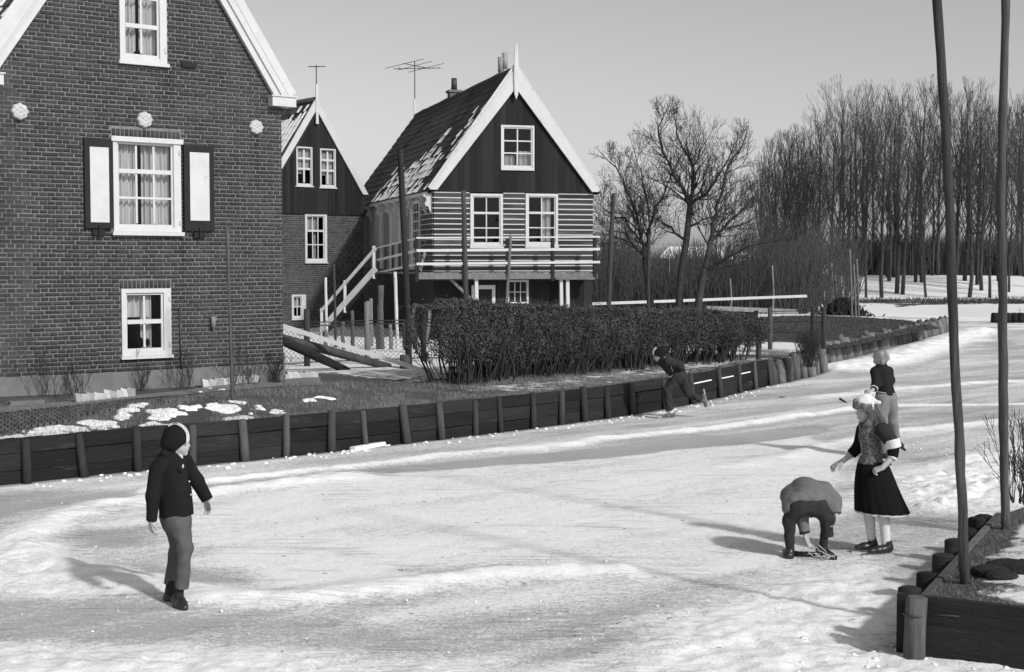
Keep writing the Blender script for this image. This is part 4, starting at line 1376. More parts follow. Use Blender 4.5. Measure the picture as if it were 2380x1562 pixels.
# striped front: dark boards with white battens, in pieces between the windows
DARKBOARD = M('weathered_dark_board', 0.042, var=0.5, scale=5, rough=0.8, bump=0.4, bscale=30, stretch=(0.1, 1, 1), rnd=0.35, c2=0.17, c2scale=4, c2lo=0.55, c2hi=0.7)
zz = PZ - .05; pitch = .1395
while zz > 1.62:
    zt, zb = zz, zz - pitch
    for (a, b) in ((0, .985), (1.92, 2.53), (3.48, W3)) if zt > 2.38 else ((0, W3),):
        m = MB(); m.prism([(a, zb), (b, zb), (b, zt - .029), (a, zt - .029)], -.03 + g3.uniform(-.003, .003), .015); m.build('board', DARKBOARD, core)
        m = MB(); m.prism([(a, zt - .0285), (b, zt - .0285), (b, zt - .0005), (a, zt - .0005)], -.042, .015); m.build('batten', WHITE, core)
    zz -= pitch
# windows on the front
window(h3, *wp, 2, (1, 1, 1), fw=.055, y=-.09, depth=.12, bar=.035, sill=(.0, .03, .01), sashw=.035, curtains=((.0, .44, .3, .02, 2.5, 0), (.5, 1.0, .42, .0, 3, 0)))
for q in (wa, wb_):
    window(h3, *q, 2, (1.25, 1.2, 1.15), fw=.07, y=-.06, depth=.1, meet=0, bar=.03, sill=(.02, .05, .03), sashw=.03, room=1.2,
           curtains=() if q is wa else ((.55, .9, 1.0, .05, 1.2, 0),))
# verge boards, finial
for s in (1, -1):
    Wv = XA3 + .13
    pr_ = [(XA3 + s * Wv, PZ + .0), (XA3 + s * (Wv - .2), PZ + .0), (XA3, A3 - .37), (XA3, A3 + .18)]
    m = MB(); m.prism(pr_ if s < 0 else pr_[::-1], -.16, -.11); vb = m.build('verge_board', WHITE, h3)
    m = MB(); m.beam((XA3 + s * (Wv + .0), -.12, PZ + .03), (XA3, -.12, A3 + .22), .12, .03, up=(0, 1, 0)); m.build('moulding', OFFWHITE, vb)
m = MB()
m.prism([(XA3 - .05, A3 - .55), (XA3, A3 - .68), (XA3 + .05, A3 - .55), (XA3 + .065, A3 - .1), (XA3 + .06, A3 + .25), (XA3 + .035, A3 + .78), (XA3 - .03, A3 + .78), (XA3 - .06, A3 + .25), (XA3 - .065, A3 - .1)], -.21, -.165)
m.build('finial', WHITE, h3)
# roof
for s in (1, -1):
    m = MB(); e = (XA3 + s * (XA3 + .17), PZ - .06)
    m.poly([(e[0], -.1, e[1]), (XA3, -.1, A3 + .1), (XA3, L3 + .1, A3 + .1), (e[0], L3 + .1, e[1])]); rf = m.build('roof', TILE, h3)
    up_ = Vector((-s * (XA3 + .17), 0, A3 + .1 - e[1])); nr = int(up_.length / .27); nc = int((L3 + .15) / .22)
    if s < 0:
        def sn3(c, r_, g):
            d = (nc - c) * .22           # metres from the front
            low = 1 - r_ / nr
            p = 0
            if d < 8 and low > .6:
                p = .55 * (low - .45) * 2 * (1 if 1.0 < d else .4)
            if 1.5 < d < 5 and r_ < 5:
                p = max(p, .85)
            if d < 1.3 and .3 < low < .8:
                p = max(p, .35)
            if abs(d - 3.2 - 1.6 * (low - .5)) < .25 and low > .4:
                p = max(p, .7)
            return (.5 + .5 * g.random()) if g.random() < p else 0
        roof_tiles(rf, (e[0], L3 + .1, e[1]), (0, -1, 0), up_, nc, nr, .22, .27, 300, lambda c, r_: (nc - c) + .2 * r_, seed=12, snow=sn3)
    else:
        roof_tiles(rf, (e[0], -.1, e[1]), (0, 1, 0), up_, nc, nr, .22, .27, 0, lambda c, r_: c, seed=13)
m = MB()
pts_ = [(XA3, -.1 + i * .6, A3 + .13 + g3.uniform(-.015, .015)) for i in range(22)]
m.tube(pts_, .09, 8, wob=.08, rng=g3); m.build('ridge', TILE, h3)
# rear finial post
m = MB(); m.beam((XA3, L3 + .15, A3 - .2), (XA3, L3 + .15, A3 + .75), .11, .06, up=(0, 1, 0)); m.build('finial', OFFWHITE, h3)
# chimney and flue
ch = MB(); ch.box(XA3 - .05, XA3 + .31, 7.2, 7.56, A3 - .3, A3 + .36); c_o = ch.build('chimney', M('chimney_brick', .12, var=.4, scale=12, bump=.5), h3)
m = MB(); m.box(XA3 - .1, XA3 + .36, 7.15, 7.61, A3 + .361, A3 + .43); m.build('chimney_cap', CONCRETE, c_o)
m = MB(); m.tube([(XA3 + .13, 7.38, A3 + .43), (XA3 + .13, 7.38, A3 + .82)], [.1, .085], 10); m.build('chimney_pot', METAL, c_o)
m = MB(); m.tube([(XA3 + .3, 2.2, A3 - .5), (XA3 + .3, 2.2, A3 + .35)], .13, 10); m.tube([(XA3 + .24, 2.2, A3 + .35), (XA3 + .24, 2.2, A3 + .78)], .09, 10); m.tube([(XA3 + .34, 2.15, A3 + .45), (XA3 + .34, 2.15, A3 + .9)], .08, 10); m.build('flue', FLUE, h3)
# eaves board, scroll brackets and side panels on the left wall
m = MB(); m.beam((-.16, .05, PZ - .09), (-.16, L3, PZ - .09), .03, .09); m.build('eaves_board', OFFWHITE, h3)
SIDEGREY = M('side_panel_paint', 0.36, var=0.25, scale=3, rough=0.8, bump=0.2)
for k, yb in enumerate((.1, .75, 2.4, 3.1, 4.4, 5.6, 7.2, 8.9, 10.6)):
    prof = [(0, PZ - .10), (-.26, PZ - .11), (-.26, PZ - .17), (-.19, PZ - .20), (-.17, PZ - .28), (-.22, PZ - .34), (-.2, PZ - .42), (-.12, PZ - .44), (-.09, PZ - .55), (0, PZ - .68)]
    m = MB(); m.prism(prof, yb - .045, yb + .045); m.build('bracket', OFFWHITE, h3)
zz = PZ - .05
while zz > 1.62:
    zt, zb = zz, zz - pitch
    m = MB(); m.box(-.03, -.001, .0, 1.45, zb, zt - .02, skip=''); m.build('board', DARKBOARD, core)
    m = MB(); m.box(-.04, -.001, .001, 1.45, zt - .0195, zt - .0005); m.build('batten', OFFWHITE, core)
    zz -= pitch
m = MB(); m.box(-.035, -.001, 1.46, L3 - .02, 1.8, PZ - .1); m.build('side_panel', SIDEGREY, h3)
for yb in (2.5, 4.3, 5.6, 7.3, 9.0, 10.8):
    m = MB(); m.box(-.06, -.036, yb - .09, yb + .09, 1.8, PZ - .12); m.build('pilaster', OFFWHITE, h3)
for yb in (3.4, 6.4):
    m = MB(); m.box(-.05, -.0355, yb - .38, yb + .38, 1.82, 3.55); m.build('side_door', M('side_door_paint', .2, var=.25), h3)
# tall side window with many panes
m = MB(); m.box(-.07, -.036, 1.5, 2.36, 2.05, 3.72); sw_ = m.build('window', OFFWHITE, h3)
for i in range(3):
    for j in range(6):
        m = MB(); y0 = 1.58 + i * .24; z0 = 2.14 + j * .255; m.box(-.072, -.0705, y0, y0 + .2, z0, z0 + .22); m.build('pane', M('side_pane', .03, rough=.1, spec=.6, bump=0) if (i + j) == 0 else bpy.data.materials['side_pane'], sw_)
# ---- veranda: planks, edge beam, rails, posts
ver = MB(); ver.box(-.62, W3 - .08, -.66, -.60, 1.56, 1.70); edge = ver.build('edge_beam', GREYWOOD, h3)
m = MB(); m.box(.9, 1.9, -.70, -.661, 1.55, 1.585); m.box(3.2, 4.3, -.72, -.661, 1.54, 1.60); m.build('splinter_board', GREYWOOD, edge)
n = 30
for i in range(n):
    x0 = -.6 + (W3 + .5) * i / n; x1 = x0 + (W3 + .5) / n - .012
    m = MB(); m.box(x0, x1, -.60, .015, 1.70, 1.735); m.build('deck_plank', GREYWOOD, h3)
for i in range(12):
    y0 = 0.03 + i * .16; x0 = -.66 - .3 * (y0 + .6)
    m = MB(); m.box(x0, -.045, y0, y0 + .148, 1.70, 1.735); m.build('deck_plank', GREYWOOD, h3)
rails = ((2.66, .042, .03), (2.33, .07, .03), (1.98, .065, .03))
for (z_, hh, th) in rails:
    m = MB(); m.beam((-.62, -.70, z_ - .02), (W3 - .03, -.70, z_ + .03), th, hh); m.build('rail', WHITE, h3)
BX, BY = -1.25, 1.6
for (z_, hh, th) in rails:
    m = MB(); m.beam((-.63, -.68, z_ - .03), (BX, BY, z_ - .27), th, hh * .9); m.build('rail', WHITE if z_ > 2.6 else OFFWHITE, h3)
for x in (-.6, .66, 1.87, 3.12, 4.32):
    m = MB(); m.box(x - .045, x + .045, -.685 + .0, -.605, 1.5, 2.66); m.build('rail_post', BLACKFLAT, h3)
for k in (.28, .45, .62, .8, 1.0):
    x = -.62 + (BX + .62) * k; y = -.66 + (BY + .66) * k
    m = MB(); m.box(x + .02, x + .09, y - .035, y + .035, 1.55, 2.66 - .27 * k); m.build('rail_post', BLACKFLAT, h3)
m = MB(); m.beam((.35, -.5, 1.55), (1.45, -.3, .55), .06, .07); m.build('brace', GREYWOOD, h3)
m = MB(); m.beam((-.5, -.62, 1.78), (-.3, -.3, 2.28), .02, .14); m.build('prop_board', GREYWOOD, h3)
# under the veranda: door, small window, white posts
m = MB(); m.box(1.04, 1.13, -.02, .0, -.3, 1.39); m.box(1.61, 1.70, -.02, .0, -.3, 1.39); m.box(1.13, 1.61, -.021, .0, 1.28, 1.39); dr = m.build('door_frame', WHITE, h3)
m = MB(); m.box(1.135, 1.605, -.008, .012, -.3, 1.275); m.build('door', BLACKFLAT, dr)
for i in range(18):
    a = W3 * i / 18; b = a + W3 / 18 - .006
    if b < 1.03 or a > 1.71:
        m = MB(); m.box(a, b, -.006 + g3.uniform(-.003, .003), .019, -.3, 1.545); m.build('board', BLACKWOOD, core)
window(h3, 2.03, 2.63, .86, 1.53, 3, (1, 1), fw=.045, y=-.05, depth=.06, bar=.022, sashw=.015, sill=(0, .12, .01), room=.02)
m = MB(); m.box(2.05, 2.62, -.05, -.011, .6, .735); m.build('white_board', WHITE, h3)
for x, w_, mt in ((1.02, .085, WHITE), (3.38, .085, OFFWHITE), (3.56, .09, WHITE)):
    m = MB(); m.beam((x + .04, -.58, -.35), (x, -.58, 1.558), w_, w_, up=(0, 1, 0)); m.build('veranda_post', mt, h3)
# ---- stairs: run down to the left from the side deck
st = empty('stairs', h3.matrix_world @ Vector((0, 0, 0)))
st.location = (0, 0, 0)
tag(st, 'steep white-railed wooden steps climbing to the side of the veranda', 'stairs')
M3 = Matrix.Translation(Vector((C3.x, C3.y, .5))) @ Matrix.Rotation(P3, 4, 'Z')
topp = M3 @ Vector((-1.28, 1.55, 1.72)); bott = DP(748, 790, 40.2); bott.z = .42
dirn = (topp - bott); n = 9
sidev = Vector((0.1, -1, 0)).normalized()
for i in range(n):
    p = bott + dirn * ((i + .5) / n)
    m = MB(); a = p + sidev * .0; b = p + sidev * .75
    m.beam(a, b, .24, .035); tr_ = m.build('tread', BLACKWOOD_H, st)
    m = MB(); m.beam(a + sidev * .04 + Vector((0, 0, .03)), b - sidev * .1 + Vector((0, 0, .03)), .2, .025); m.build('snow', SNOW, tr_)
m = MB(); m.beam(bott + sidev * .8, topp + sidev * .8, .04, .16); m.build('stringer', BLACKFLAT, st)
m = MB(); m.beam(bott + Vector((0, 0, .02)), topp + Vector((0, 0, .02)), .04, .16); m.build('stringer', BLACKFLAT, st)
m = MB(); m.beam(bott + sidev * .83 + Vector((0, 0, .2)), topp + sidev * .83 + Vector((0, 0, .12)), .03, .17); m.build('rail', WHITE, st)
m = MB(); m.beam(bott + sidev * .83 + Vector((0, 0, .72)), topp + sidev * .83 + Vector((0, 0, .66)), .03, .09); m.build('rail', WHITE, st)
m = MB(); m.beam(bott + Vector((0, 0, .72)), topp + Vector((0, 0, .66)), .03, .08); m.build('rail', WHITE, st)
for k in (0.02, .45, .97):
    for sgn in (0, .8):
        p = bott + dirn * k + sidev * sgn; m = MB(); m.beam(p + Vector((0, 0, -.1)), p + Vector((0, 0, .78)), .07, .07, up=(0, 1, 0)); m.build('post', OFFWHITE if sgn else BLACKFLAT, st)

# ---- television aerials
def aerial(label, base, hgt, el, ang):
    t = empty('television_aerial', base); tag(t, label, 'aerial')
    m = MB(); m.tube([(0, 0, -.1), (0, 0, hgt)], .018, 6); m.build('mast', METAL, t)
    for (bl, bz, ba, els) in el:
        c, s = math.cos(ba), math.sin(ba)
        m = MB(); m.tube([(-bl * .45 * c, -bl * .45 * s, bz), (bl * .55 * c, bl * .55 * s, bz)], .013, 5); bo = m.build('boom', METAL, t)
        for (k, ln, tilt) in els:
            m = MB(); x, y = (k * bl) * c, (k * bl) * s
            m.tube([(x + s * ln / 2, y - c * ln / 2, bz + tilt), (x - s * ln / 2, y + c * ln / 2, bz - tilt)], .009, 4); m.build('element', METAL, bo)
    return t
bp3 = M3 @ Vector((XA3, L3 + .15, A3 + .72))
aerial('larger television aerial on a mast behind the boarded house', bp3, 1.35, [(1.7, 1.1, -.15, [(.1, .5, 0), (.2, .45, 0), (.3, .4, 0), (.4, .35, 0), (.5, .3, 0), (-.3, .6, 0)]), (1.5, 1.2, 1.0, [(-.4, 1.7, .1), (.0, 1.5, .1), (.45, 1.6, .1)])], 0)
M2 = Matrix.Translation(Vector((C2.x, C2.y, .6))) @ Matrix.Rotation(PH, 4, 'Z')
aerial('small television aerial above the gable of the middle house', M2 @ Vector((XA, -.12, A2 + .6)), .6, [(.55, .56, -.1, [(-.4, .3, 0), (-.2, .3, 0), (0, .28, 0), (.2, .25, 0), (.4, .22, 0)])], 0)
# ================================================================== POLES, FENCES, GARDEN THINGS
g4 = random.Random(33)


def zl(x, y):
    return float(land_h(x, y))


def pole(name, label, cat, pts_, rads, mat=POLEWOOD, seg=10, wob=.05, group=None):
    m = MB(); m.tube(pts_, rads, seg, wob=wob, rng=g4)
    o = m.build(name, mat)
    return tag(o, label, cat, group)


def col_pole(name, label, cat, d, uv, w, mat=POLEWOOD, group=None, foot=None):
    """a pole through photo points at distance d; w in metres"""
    ps = [DP(u, v, d) for u, v in uv]
    if foot is not None:
        ps.append(Vector((ps[-1].x, d, foot)))
    n = len(ps)
    # extra points with slight bends
    out = []; rr = []
    for i in range(n - 1):
        for k in range(4):
            t = k / 4
            p = ps[i].lerp(ps[i + 1], t)
            if i or k:
                p = p + Vector((g4.uniform(-.06, .06) * w, g4.uniform(-.06, .06) * w, 0))
            out.append(p); rr.append(w / 2 * (0.85 + .2 * (i + t) / n) * g4.uniform(.92, 1.09))
    out.append(ps[-1]); rr.append(w / 2 * 1.06)
    return pole(name, label, cat, out, rr, mat, group=group)


# the two tall poles at the right
b = G(2241, 1352, .38)
col_pole('tall_pole', 'tall weathered pole standing on the near bank, the nearer of two', 'pole', b.y,
         [(2160, -160), (2178, 0), (2196, 260), (2208, 480), (2215, 740), (2226, 960), (2236, 1150), (2240, 1300), (2243, 1360)], .067)
b2 = G(2336, 1225, .38)
col_pole('tall_pole', 'tall weathered pole farther back on the near bank, close to the twiggy shrub', 'pole', b2.y,
         [(2340, -160), (2337, 0), (2334, 200), (2326, 480), (2330, 700), (2332, 900), (2334, 1080), (2337, 1240)], .073)
# poles on the land
col_pole('tall_pole', 'tall dark pole in front of the boarded house, left of the hedge', 'pole', 25.3, [(931, 348), (936, 480), (943, 640), (949, 760), (951, 868)], .125, POSTWOOD)
m = MB(); p = DP(941, 865, 25.2); m.tube([(p.x, p.y, .4), (p.x, p.y, .62), (p.x, p.y, .86)], .09, 9, wob=.06, rng=g4); tag(m.build('stub_post', POSTWOOD), 'short stub post lashed to the foot of the tall dark pole', 'post')
col_pole('tall_pole', 'grey pole rising behind the hedge left of the veranda windows', 'pole', 31.0, [(1077, 443), (1079, 540), (1082, 640), (1085, 740)], .12, POLEWOOD, foot=.4)
col_pole('leaning_pole', 'thin leaning grey pole before the veranda', 'pole', 30.0, [(1187, 545), (1182, 640), (1175, 730)], .075, GREYWOOD, foot=.4)
col_pole('tall_pole', 'leaning pole right of the boarded house before the fruit trees', 'pole', 34.0, [(1427, 449), (1420, 560), (1415, 700)], .125, POLEWOOD, foot=.4)
col_pole('tall_pole', 'slim pole before the trunk of the left fruit tree', 'pole', 36.0, [(1509, 545), (1507, 640), (1507, 720)], .1, POLEWOOD, foot=.4)
pb = G(541, 937, .60)
col_pole('thin_pole', 'thin dark pole standing before the brick house', 'pole', pb.y, [(528, 528), (533, 700), (538, 850), (541, 940)], .05, POSTWOOD)
col_pole('white_post', 'slim white post at the foot of the wooden steps', 'post', 33.5, [(757, 645), (758, 720), (760, 792)], .075, OFFWHITE, foot=.4)
col_pole('white_post', 'slim white post between the steps and the tall dark pole', 'post', 31.0, [(918, 632), (921, 720), (925, 830)], .085, OFFWHITE, foot=.4)
col_pole('thin_pole', 'thin dark stake before the lower wooden steps', 'pole', 34.5, [(776, 612), (778, 700), (780, 780)], .07, POSTWOOD, foot=.4)
FARLAB = ['far thin stake under the leftmost fruit tree', 'far thin stake just right of the rightmost fruit trunk', 'far thin stake rising above the right part of the white rail', 'taller far stake left of the leaning trio by the reed heap', 'shorter far stake left of the leaning trio by the reed heap',
          'left and tallest of the three leaning stakes by the reed heap', 'middle of the three leaning stakes by the reed heap', 'right of the three leaning stakes by the reed heap']
far = ((1555, 598, 745, 60), (1697, 648, 750, 55), (1795, 617, 745, 56), (1933, 612, 742, 62), (1942, 640, 735, 60), (1975, 580, 736, 50), (1984, 615, 736, 50), (1991, 602, 742, 48))
for i, (u, v0, v1, d) in enumerate(far):
    col_pole('thin_stake', FARLAB[i], 'stake', d, [(u, v0), (u + 3, (v0 + v1) / 2), (u + 5 if u > 1960 else u, v1)], .075, GREYWOOD, group='thin stakes beyond the lawn', foot=.35)

GPL = ['short post leftmost in the yard row, under the steps', 'short post second from left in the yard row, under the steps', 'taller weathered post third from left in the yard row', 'tall grey fence-height post below the top of the steps',
       'short stub post right of the tall grey yard posts', 'tallest and thickest grey post below the veranda corner', 'short post just left of the second white post', 'short post just right of the second white post', 'short post left of the wooden trestle',
       'slim grey post behind the fence-height yard post', 'short post rightmost in the yard row, by the hedge end']
# garden stakes: short posts in front of the steps and lower storey
for i, (u, v0, v1, w) in enumerate(((758, 770, 822, .1), (797, 749, 812, .09), (818, 722, 818, .1), (855, 700, 822, .12), (877, 752, 806, .1), (885, 663, 806, .16), (907, 752, 815, .1), (940, 753, 812, .1),
                                    (963, 752, 815, .1), (862, 694, 800, .1), (981, 755, 812, .1))):
    yb = G(u, v1, .5).y
    col_pole('garden_post', GPL[i], 'post', yb, [(u, v0), (u + g4.uniform(-2, 2), (v0 + v1) / 2), (u + 2, v1)], w, PILEWOOD, group='short posts before the boarded house', foot=.4)

# chain-link fence across the yard
cf = empty('wire_fence'); tag(cf, 'chain-link fence with dark posts crossing the snowy yard', 'fence')
fp = [G(640, 862, .56), G(714, 858, .56), G(854, 850, .56), G(985, 848, .56), G(1060, 846, .56)]
tops = [718, 718, 705, 712, 712]
for p, (u, vt) in zip(fp[1:4], ((713, 718), (852, 702), (984, 712))):
    m = MB(); tp = DP(u, vt, p.y); m.tube([(p.x, p.y, .4), (tp.x, tp.y, (tp.z + .5) / 2), (tp.x, tp.y, tp.z)], .06 if u != 852 else .05, 8, wob=.08, rng=g4); m.build('post', POSTWOOD if u != 852 else PILEWOOD, cf)
for dz in (.05, .72, .78):
    m = MB()
    for a, b_ in zip(fp[:-1], fp[1:]):
        za = zl(a.x, a.y) + dz + .02; zb2 = zl(b_.x, b_.y) + dz + .02
        m.tube([(a.x, a.y, za), ((a.x + b_.x) / 2, (a.y + b_.y) / 2, (za + zb2) / 2 - .01), (b_.x, b_.y, zb2)], .011, 4)
    m.build('wire', METAL, cf)
m = MB()
for a, b_ in zip(fp[:-1], fp[1:]):
    ln = (b_ - a).length; n = int(ln / .09)
    for i in range(-8, n):
        for s in (1, -1):
            t0, t1 = i / n, (i + 8) / n
            lo, hi = (.07, .77)
            if s < 0:
                lo, hi = hi, lo
            k0, k1 = max(t0, 0), min(t1, 1)
            if k1 <= k0:
                continue
            z0 = lo + (hi - lo) * (k0 - t0) / (t1 - t0); z1 = lo + (hi - lo) * (k1 - t0) / (t1 - t0)
            p0 = a.lerp(b_, k0); p1 = a.lerp(b_, k1)
            m.tube([(p0.x, p0.y, zl(p0.x, p0.y) + z0), (p1.x, p1.y, zl(p1.x, p1.y) + z1)], .0035, 3, caps=False)
o = m.build('mesh_wire', METAL, cf); tag(o, kind='stuff')

# sloping board and two logs lying against the house corner
m = MB(); a = DP(655, 757, 24.2); b_ = G(1005, 868, .58); m.beam(a, b_, .05, .075); bd = m.build('leaning_board', WHITE); tag(bd, 'long white board sloping from the brick house corner down to the snow', 'board')
m = MB(); a = DP(652, 785, 24.0); b_ = G(905, 853, .62); m.tube([a, a.lerp(b_, .5), b_], [.075, .08, .07], 9, wob=.06, rng=g4); tag(m.build('log', POSTWOOD), 'longer dark log sloping under the white board', 'log')
m = MB(); a = DP(652, 790, 23.2); b_ = G(808, 862, .60); m.tube([a, a.lerp(b_, .5), b_], [.08, .08, .07], 9, wob=.06, rng=g4); tag(m.build('log', TARWOOD), 'shorter dark log lowest in the sloping pile by the house corner', 'log')
# little trestle by the tall pole
tr = empty('wooden_trestle', (0, 0, 0)); tag(tr, 'small wooden trestle standing between the tall pole and the hedge', 'trestle')
p0, p1, p2_, p3_ = DP(955, 790, 29.5), DP(963, 708, 29.5), DP(1000, 722, 29.0), DP(993, 800, 29.0)
for a, b_ in ((p0, p1), (p1, p2_), (p2_, p3_)):
    m = MB(); m.beam(a, b_, .06, .08, up=(0, 1, 0)); m.build('bar', GREYWOOD, tr)
# rain barrel / cement block and dark stones by the plinth
m = MB(); p = G(600, 893, .62); m.lathe([(.30, -.1), (.31, .12), (.27, .22), (.2, .25)], 14, (p.x, p.y, p.z)); tag(m.build('stone_trough', PLINTH), 'rounded grey cement trough leaning on the plinth near the corner', 'trough')
m = MB(); p = G(85, 952, .6); m.beam(p + Vector((-.3, -.15, .05)), p + Vector((.05, .12, .05)), .12, .13); tag(m.build('kerb_stone', CONCRETE), 'broken kerb stone lying before the plinth at far left', 'stone')
# black clods on the near bank
for i, (u, v, r_) in enumerate(((2300, 1336, .10), (2340, 1325, .11), (2375, 1330, .12), (2325, 1345, .08))):
    p = G(u, v, .4)
    bm = bmesh.new(); bmesh.ops.create_icosphere(bm, subdivisions=2, radius=r_)
    for v_ in bm.verts:
        k = 1 + .5 * (fbm(np.array([v_.co.x * 14 + i * 9]), np.array([v_.co.y * 14 + v_.co.z * 11]), 3, 5)[0] - .5) * 2 * .6
        v_.co = Vector((v_.co.x * 1.3 * k, v_.co.y * k, v_.co.z * .55 * k))
    me = bpy.data.meshes.new('turf_clod'); bm.to_mesh(me); bm.free(); me.materials.append(M('black_soil', .022, var=.5, scale=15, bump=.9, bscale=60, bdist=.02) if i == 0 else bpy.data.materials['black_soil'])
    o = link('turf_clod', me); o.location = (p.x, p.y, .42); tag(o, ('leftmost black clod of soil in the heap on the near bank', 'middle black clod of soil in the heap on the near bank', 'rightmost black clod of soil on the near bank, cut by the frame', 'smallest black clod of soil, frontmost in the heap')[i], 'clod', 'black clods on the near bank')

# fence and rails beyond the hedge
m = MB(); m.beam(DP(1300, 709, 44), DP(1874, 688, 47), .1, .085); tag(m.build('white_rail', WHITE), 'long white horizontal rail beyond the hedge under the fruit trees', 'rail')
m = MB(); m.beam(DP(1640, 716, 40), DP(1850, 724, 42), .06, .13); tag(m.build('grey_plank', GREYWOOD), 'long grey plank fixed low beyond the hedge, below the white rail', 'board')
m = MB(); a = DP(1730, 722, 41); m.box(a.x - .55, a.x + .4, 41, 41.7, .2, a.z); tag(m.build('dark_shed_box', BLACKWOOD), 'low dark wooden box behind the right end of the hedge', 'box')
lf = empty('lawn_fence'); tag(lf, 'thin wire fence with dark posts along the near side of the lawn', 'fence')
lfp = []
for u, vt, vb, d in ((1763, 760, 850, 29.5), (1790, 714, 808, 33.5), (1889, 712, 830, 33.0), (1914, 714, 845, 32.5)):
    p = DP(u, vb, d); q = DP(u, vt, d)
    m = MB(); m.tube([(p.x, d, .25), (p.x, d, (q.z + .3) / 2), (q.x, d, q.z)], .055, 8, wob=.06, rng=g4); m.build('post', POSTWOOD, lf); lfp.append((p.x, d, q.z))
for dz in (.1, .35, .6):
    m = MB(); m.tube([(x, y, z - dz) for x, y, z in lfp[1:]], .009, 4); m.build('wire', METAL, lf)
# reed heap on the far point
m = MB(); p = G(1958, 730, .5)
for _ in range(500):
    a = g4.uniform(0, 6.28); r_ = abs(g4.gauss(0, .55)); x, y = p.x + r_ * math.cos(a), p.y + r_ * math.sin(a); h = max(.1, .75 - .6 * r_)
    m.tube([(x, y, .4), (x + g4.uniform(-.2, .2), y + g4.uniform(-.2, .2), .4 + h)], .03, 3, caps=False)
tag(m.build('reed_heap', TWIG), 'dark heap of cut reeds lying at the back of the lawn', 'heap', kind='stuff')

# ================================================================== VEGETATION
def tubes_mesh(name, segs, mat, parent=None, sides=3):
    """segs: list of (p0, p1, r0, r1) -> one mesh of open tubes"""
    a = np.array([s[0] for s in segs], float); b_ = np.array([s[1] for s in segs], float)
    r0 = np.array([s[2] for s in segs]); r1 = np.array([s[3] for s in segs])
    d = b_ - a; ln = np.linalg.norm(d, axis=1, keepdims=True) + 1e-9; d = d / ln
    ref = np.where(np.abs(d[:, 2:3]) > .9, np.array([[1.0, 0, 0]]), np.array([[0, 0, 1.0]]))
    s1 = np.cross(d, ref); s1 /= np.linalg.norm(s1, axis=1, keepdims=True); s2 = np.cross(d, s1)
    V = []
    for base, rr in ((a, r0), (b_, r1)):
        for k in range(sides):
            t = 2 * math.pi * k / sides
            V.append(base + (s1 * math.cos(t) + s2 * math.sin(t)) * rr[:, None])
    n = len(segs)
    V = np.stack(V, 1).reshape(-1, 3)
    base = np.arange(n)[:, None] * 2 * sides
    F_ = [np.column_stack([base[:, 0] + k, base[:, 0] + (k + 1) % sides, base[:, 0] + sides + (k + 1) % sides, base[:, 0] + sides + k]) for k in range(sides)]
    return np_mesh(name, V, np.vstack(F_), mat, parent, True)


def grow(segs, p, d, ln, r, depth, g, spread=.55, kids=(3, 4), tropism=.12, taper=.62, minr=.006, bend=.18, shrink=(.55, .8)):
    """random branching"""
    n = 3 if depth > 0 else 2
    q = Vector(p); d = Vector(d).normalized(); rr = r
    for i in range(n):
        nd = (d + Vector((g.gauss(0, bend), g.gauss(0, bend), g.gauss(0, bend) + tropism))).normalized()
        e = q + nd * (ln / n); r2 = max(rr * (taper ** (1 / n)), minr)
        segs.append((tuple(q), tuple(e), rr, r2))
        if depth > 0 and i < n - 1 and g.random() < .75:
            ax = nd.orthogonal().normalized(); ax.rotate(Matrix.Rotation(g.uniform(0, 6.283), 3, nd))
            kd = (nd + ax * spread * g.uniform(.7, 1.5)).normalized()
            grow(segs, e, kd, ln * g.uniform(*shrink) * .8, r2 * .55, depth - 1, g, spread, kids, tropism, taper, minr, bend, shrink)
        q, d, rr = e, nd, r2
    if depth > 0:
        k = g.randint(*kids); a0 = g.uniform(0, 6.283)
        for i in range(k):
            ax = d.orthogonal().normalized(); ax.rotate(Matrix.Rotation(a0 + i * 6.283 / k + g.uniform(-.4, .4), 3, d))
            kd = (d + ax * spread * g.uniform(.5, 1.2)).normalized()
            grow(segs, q, kd, ln * g.uniform(*shrink), rr * g.uniform(.6, .8), depth - 1, g, spread, kids, tropism, taper, minr, bend, shrink)


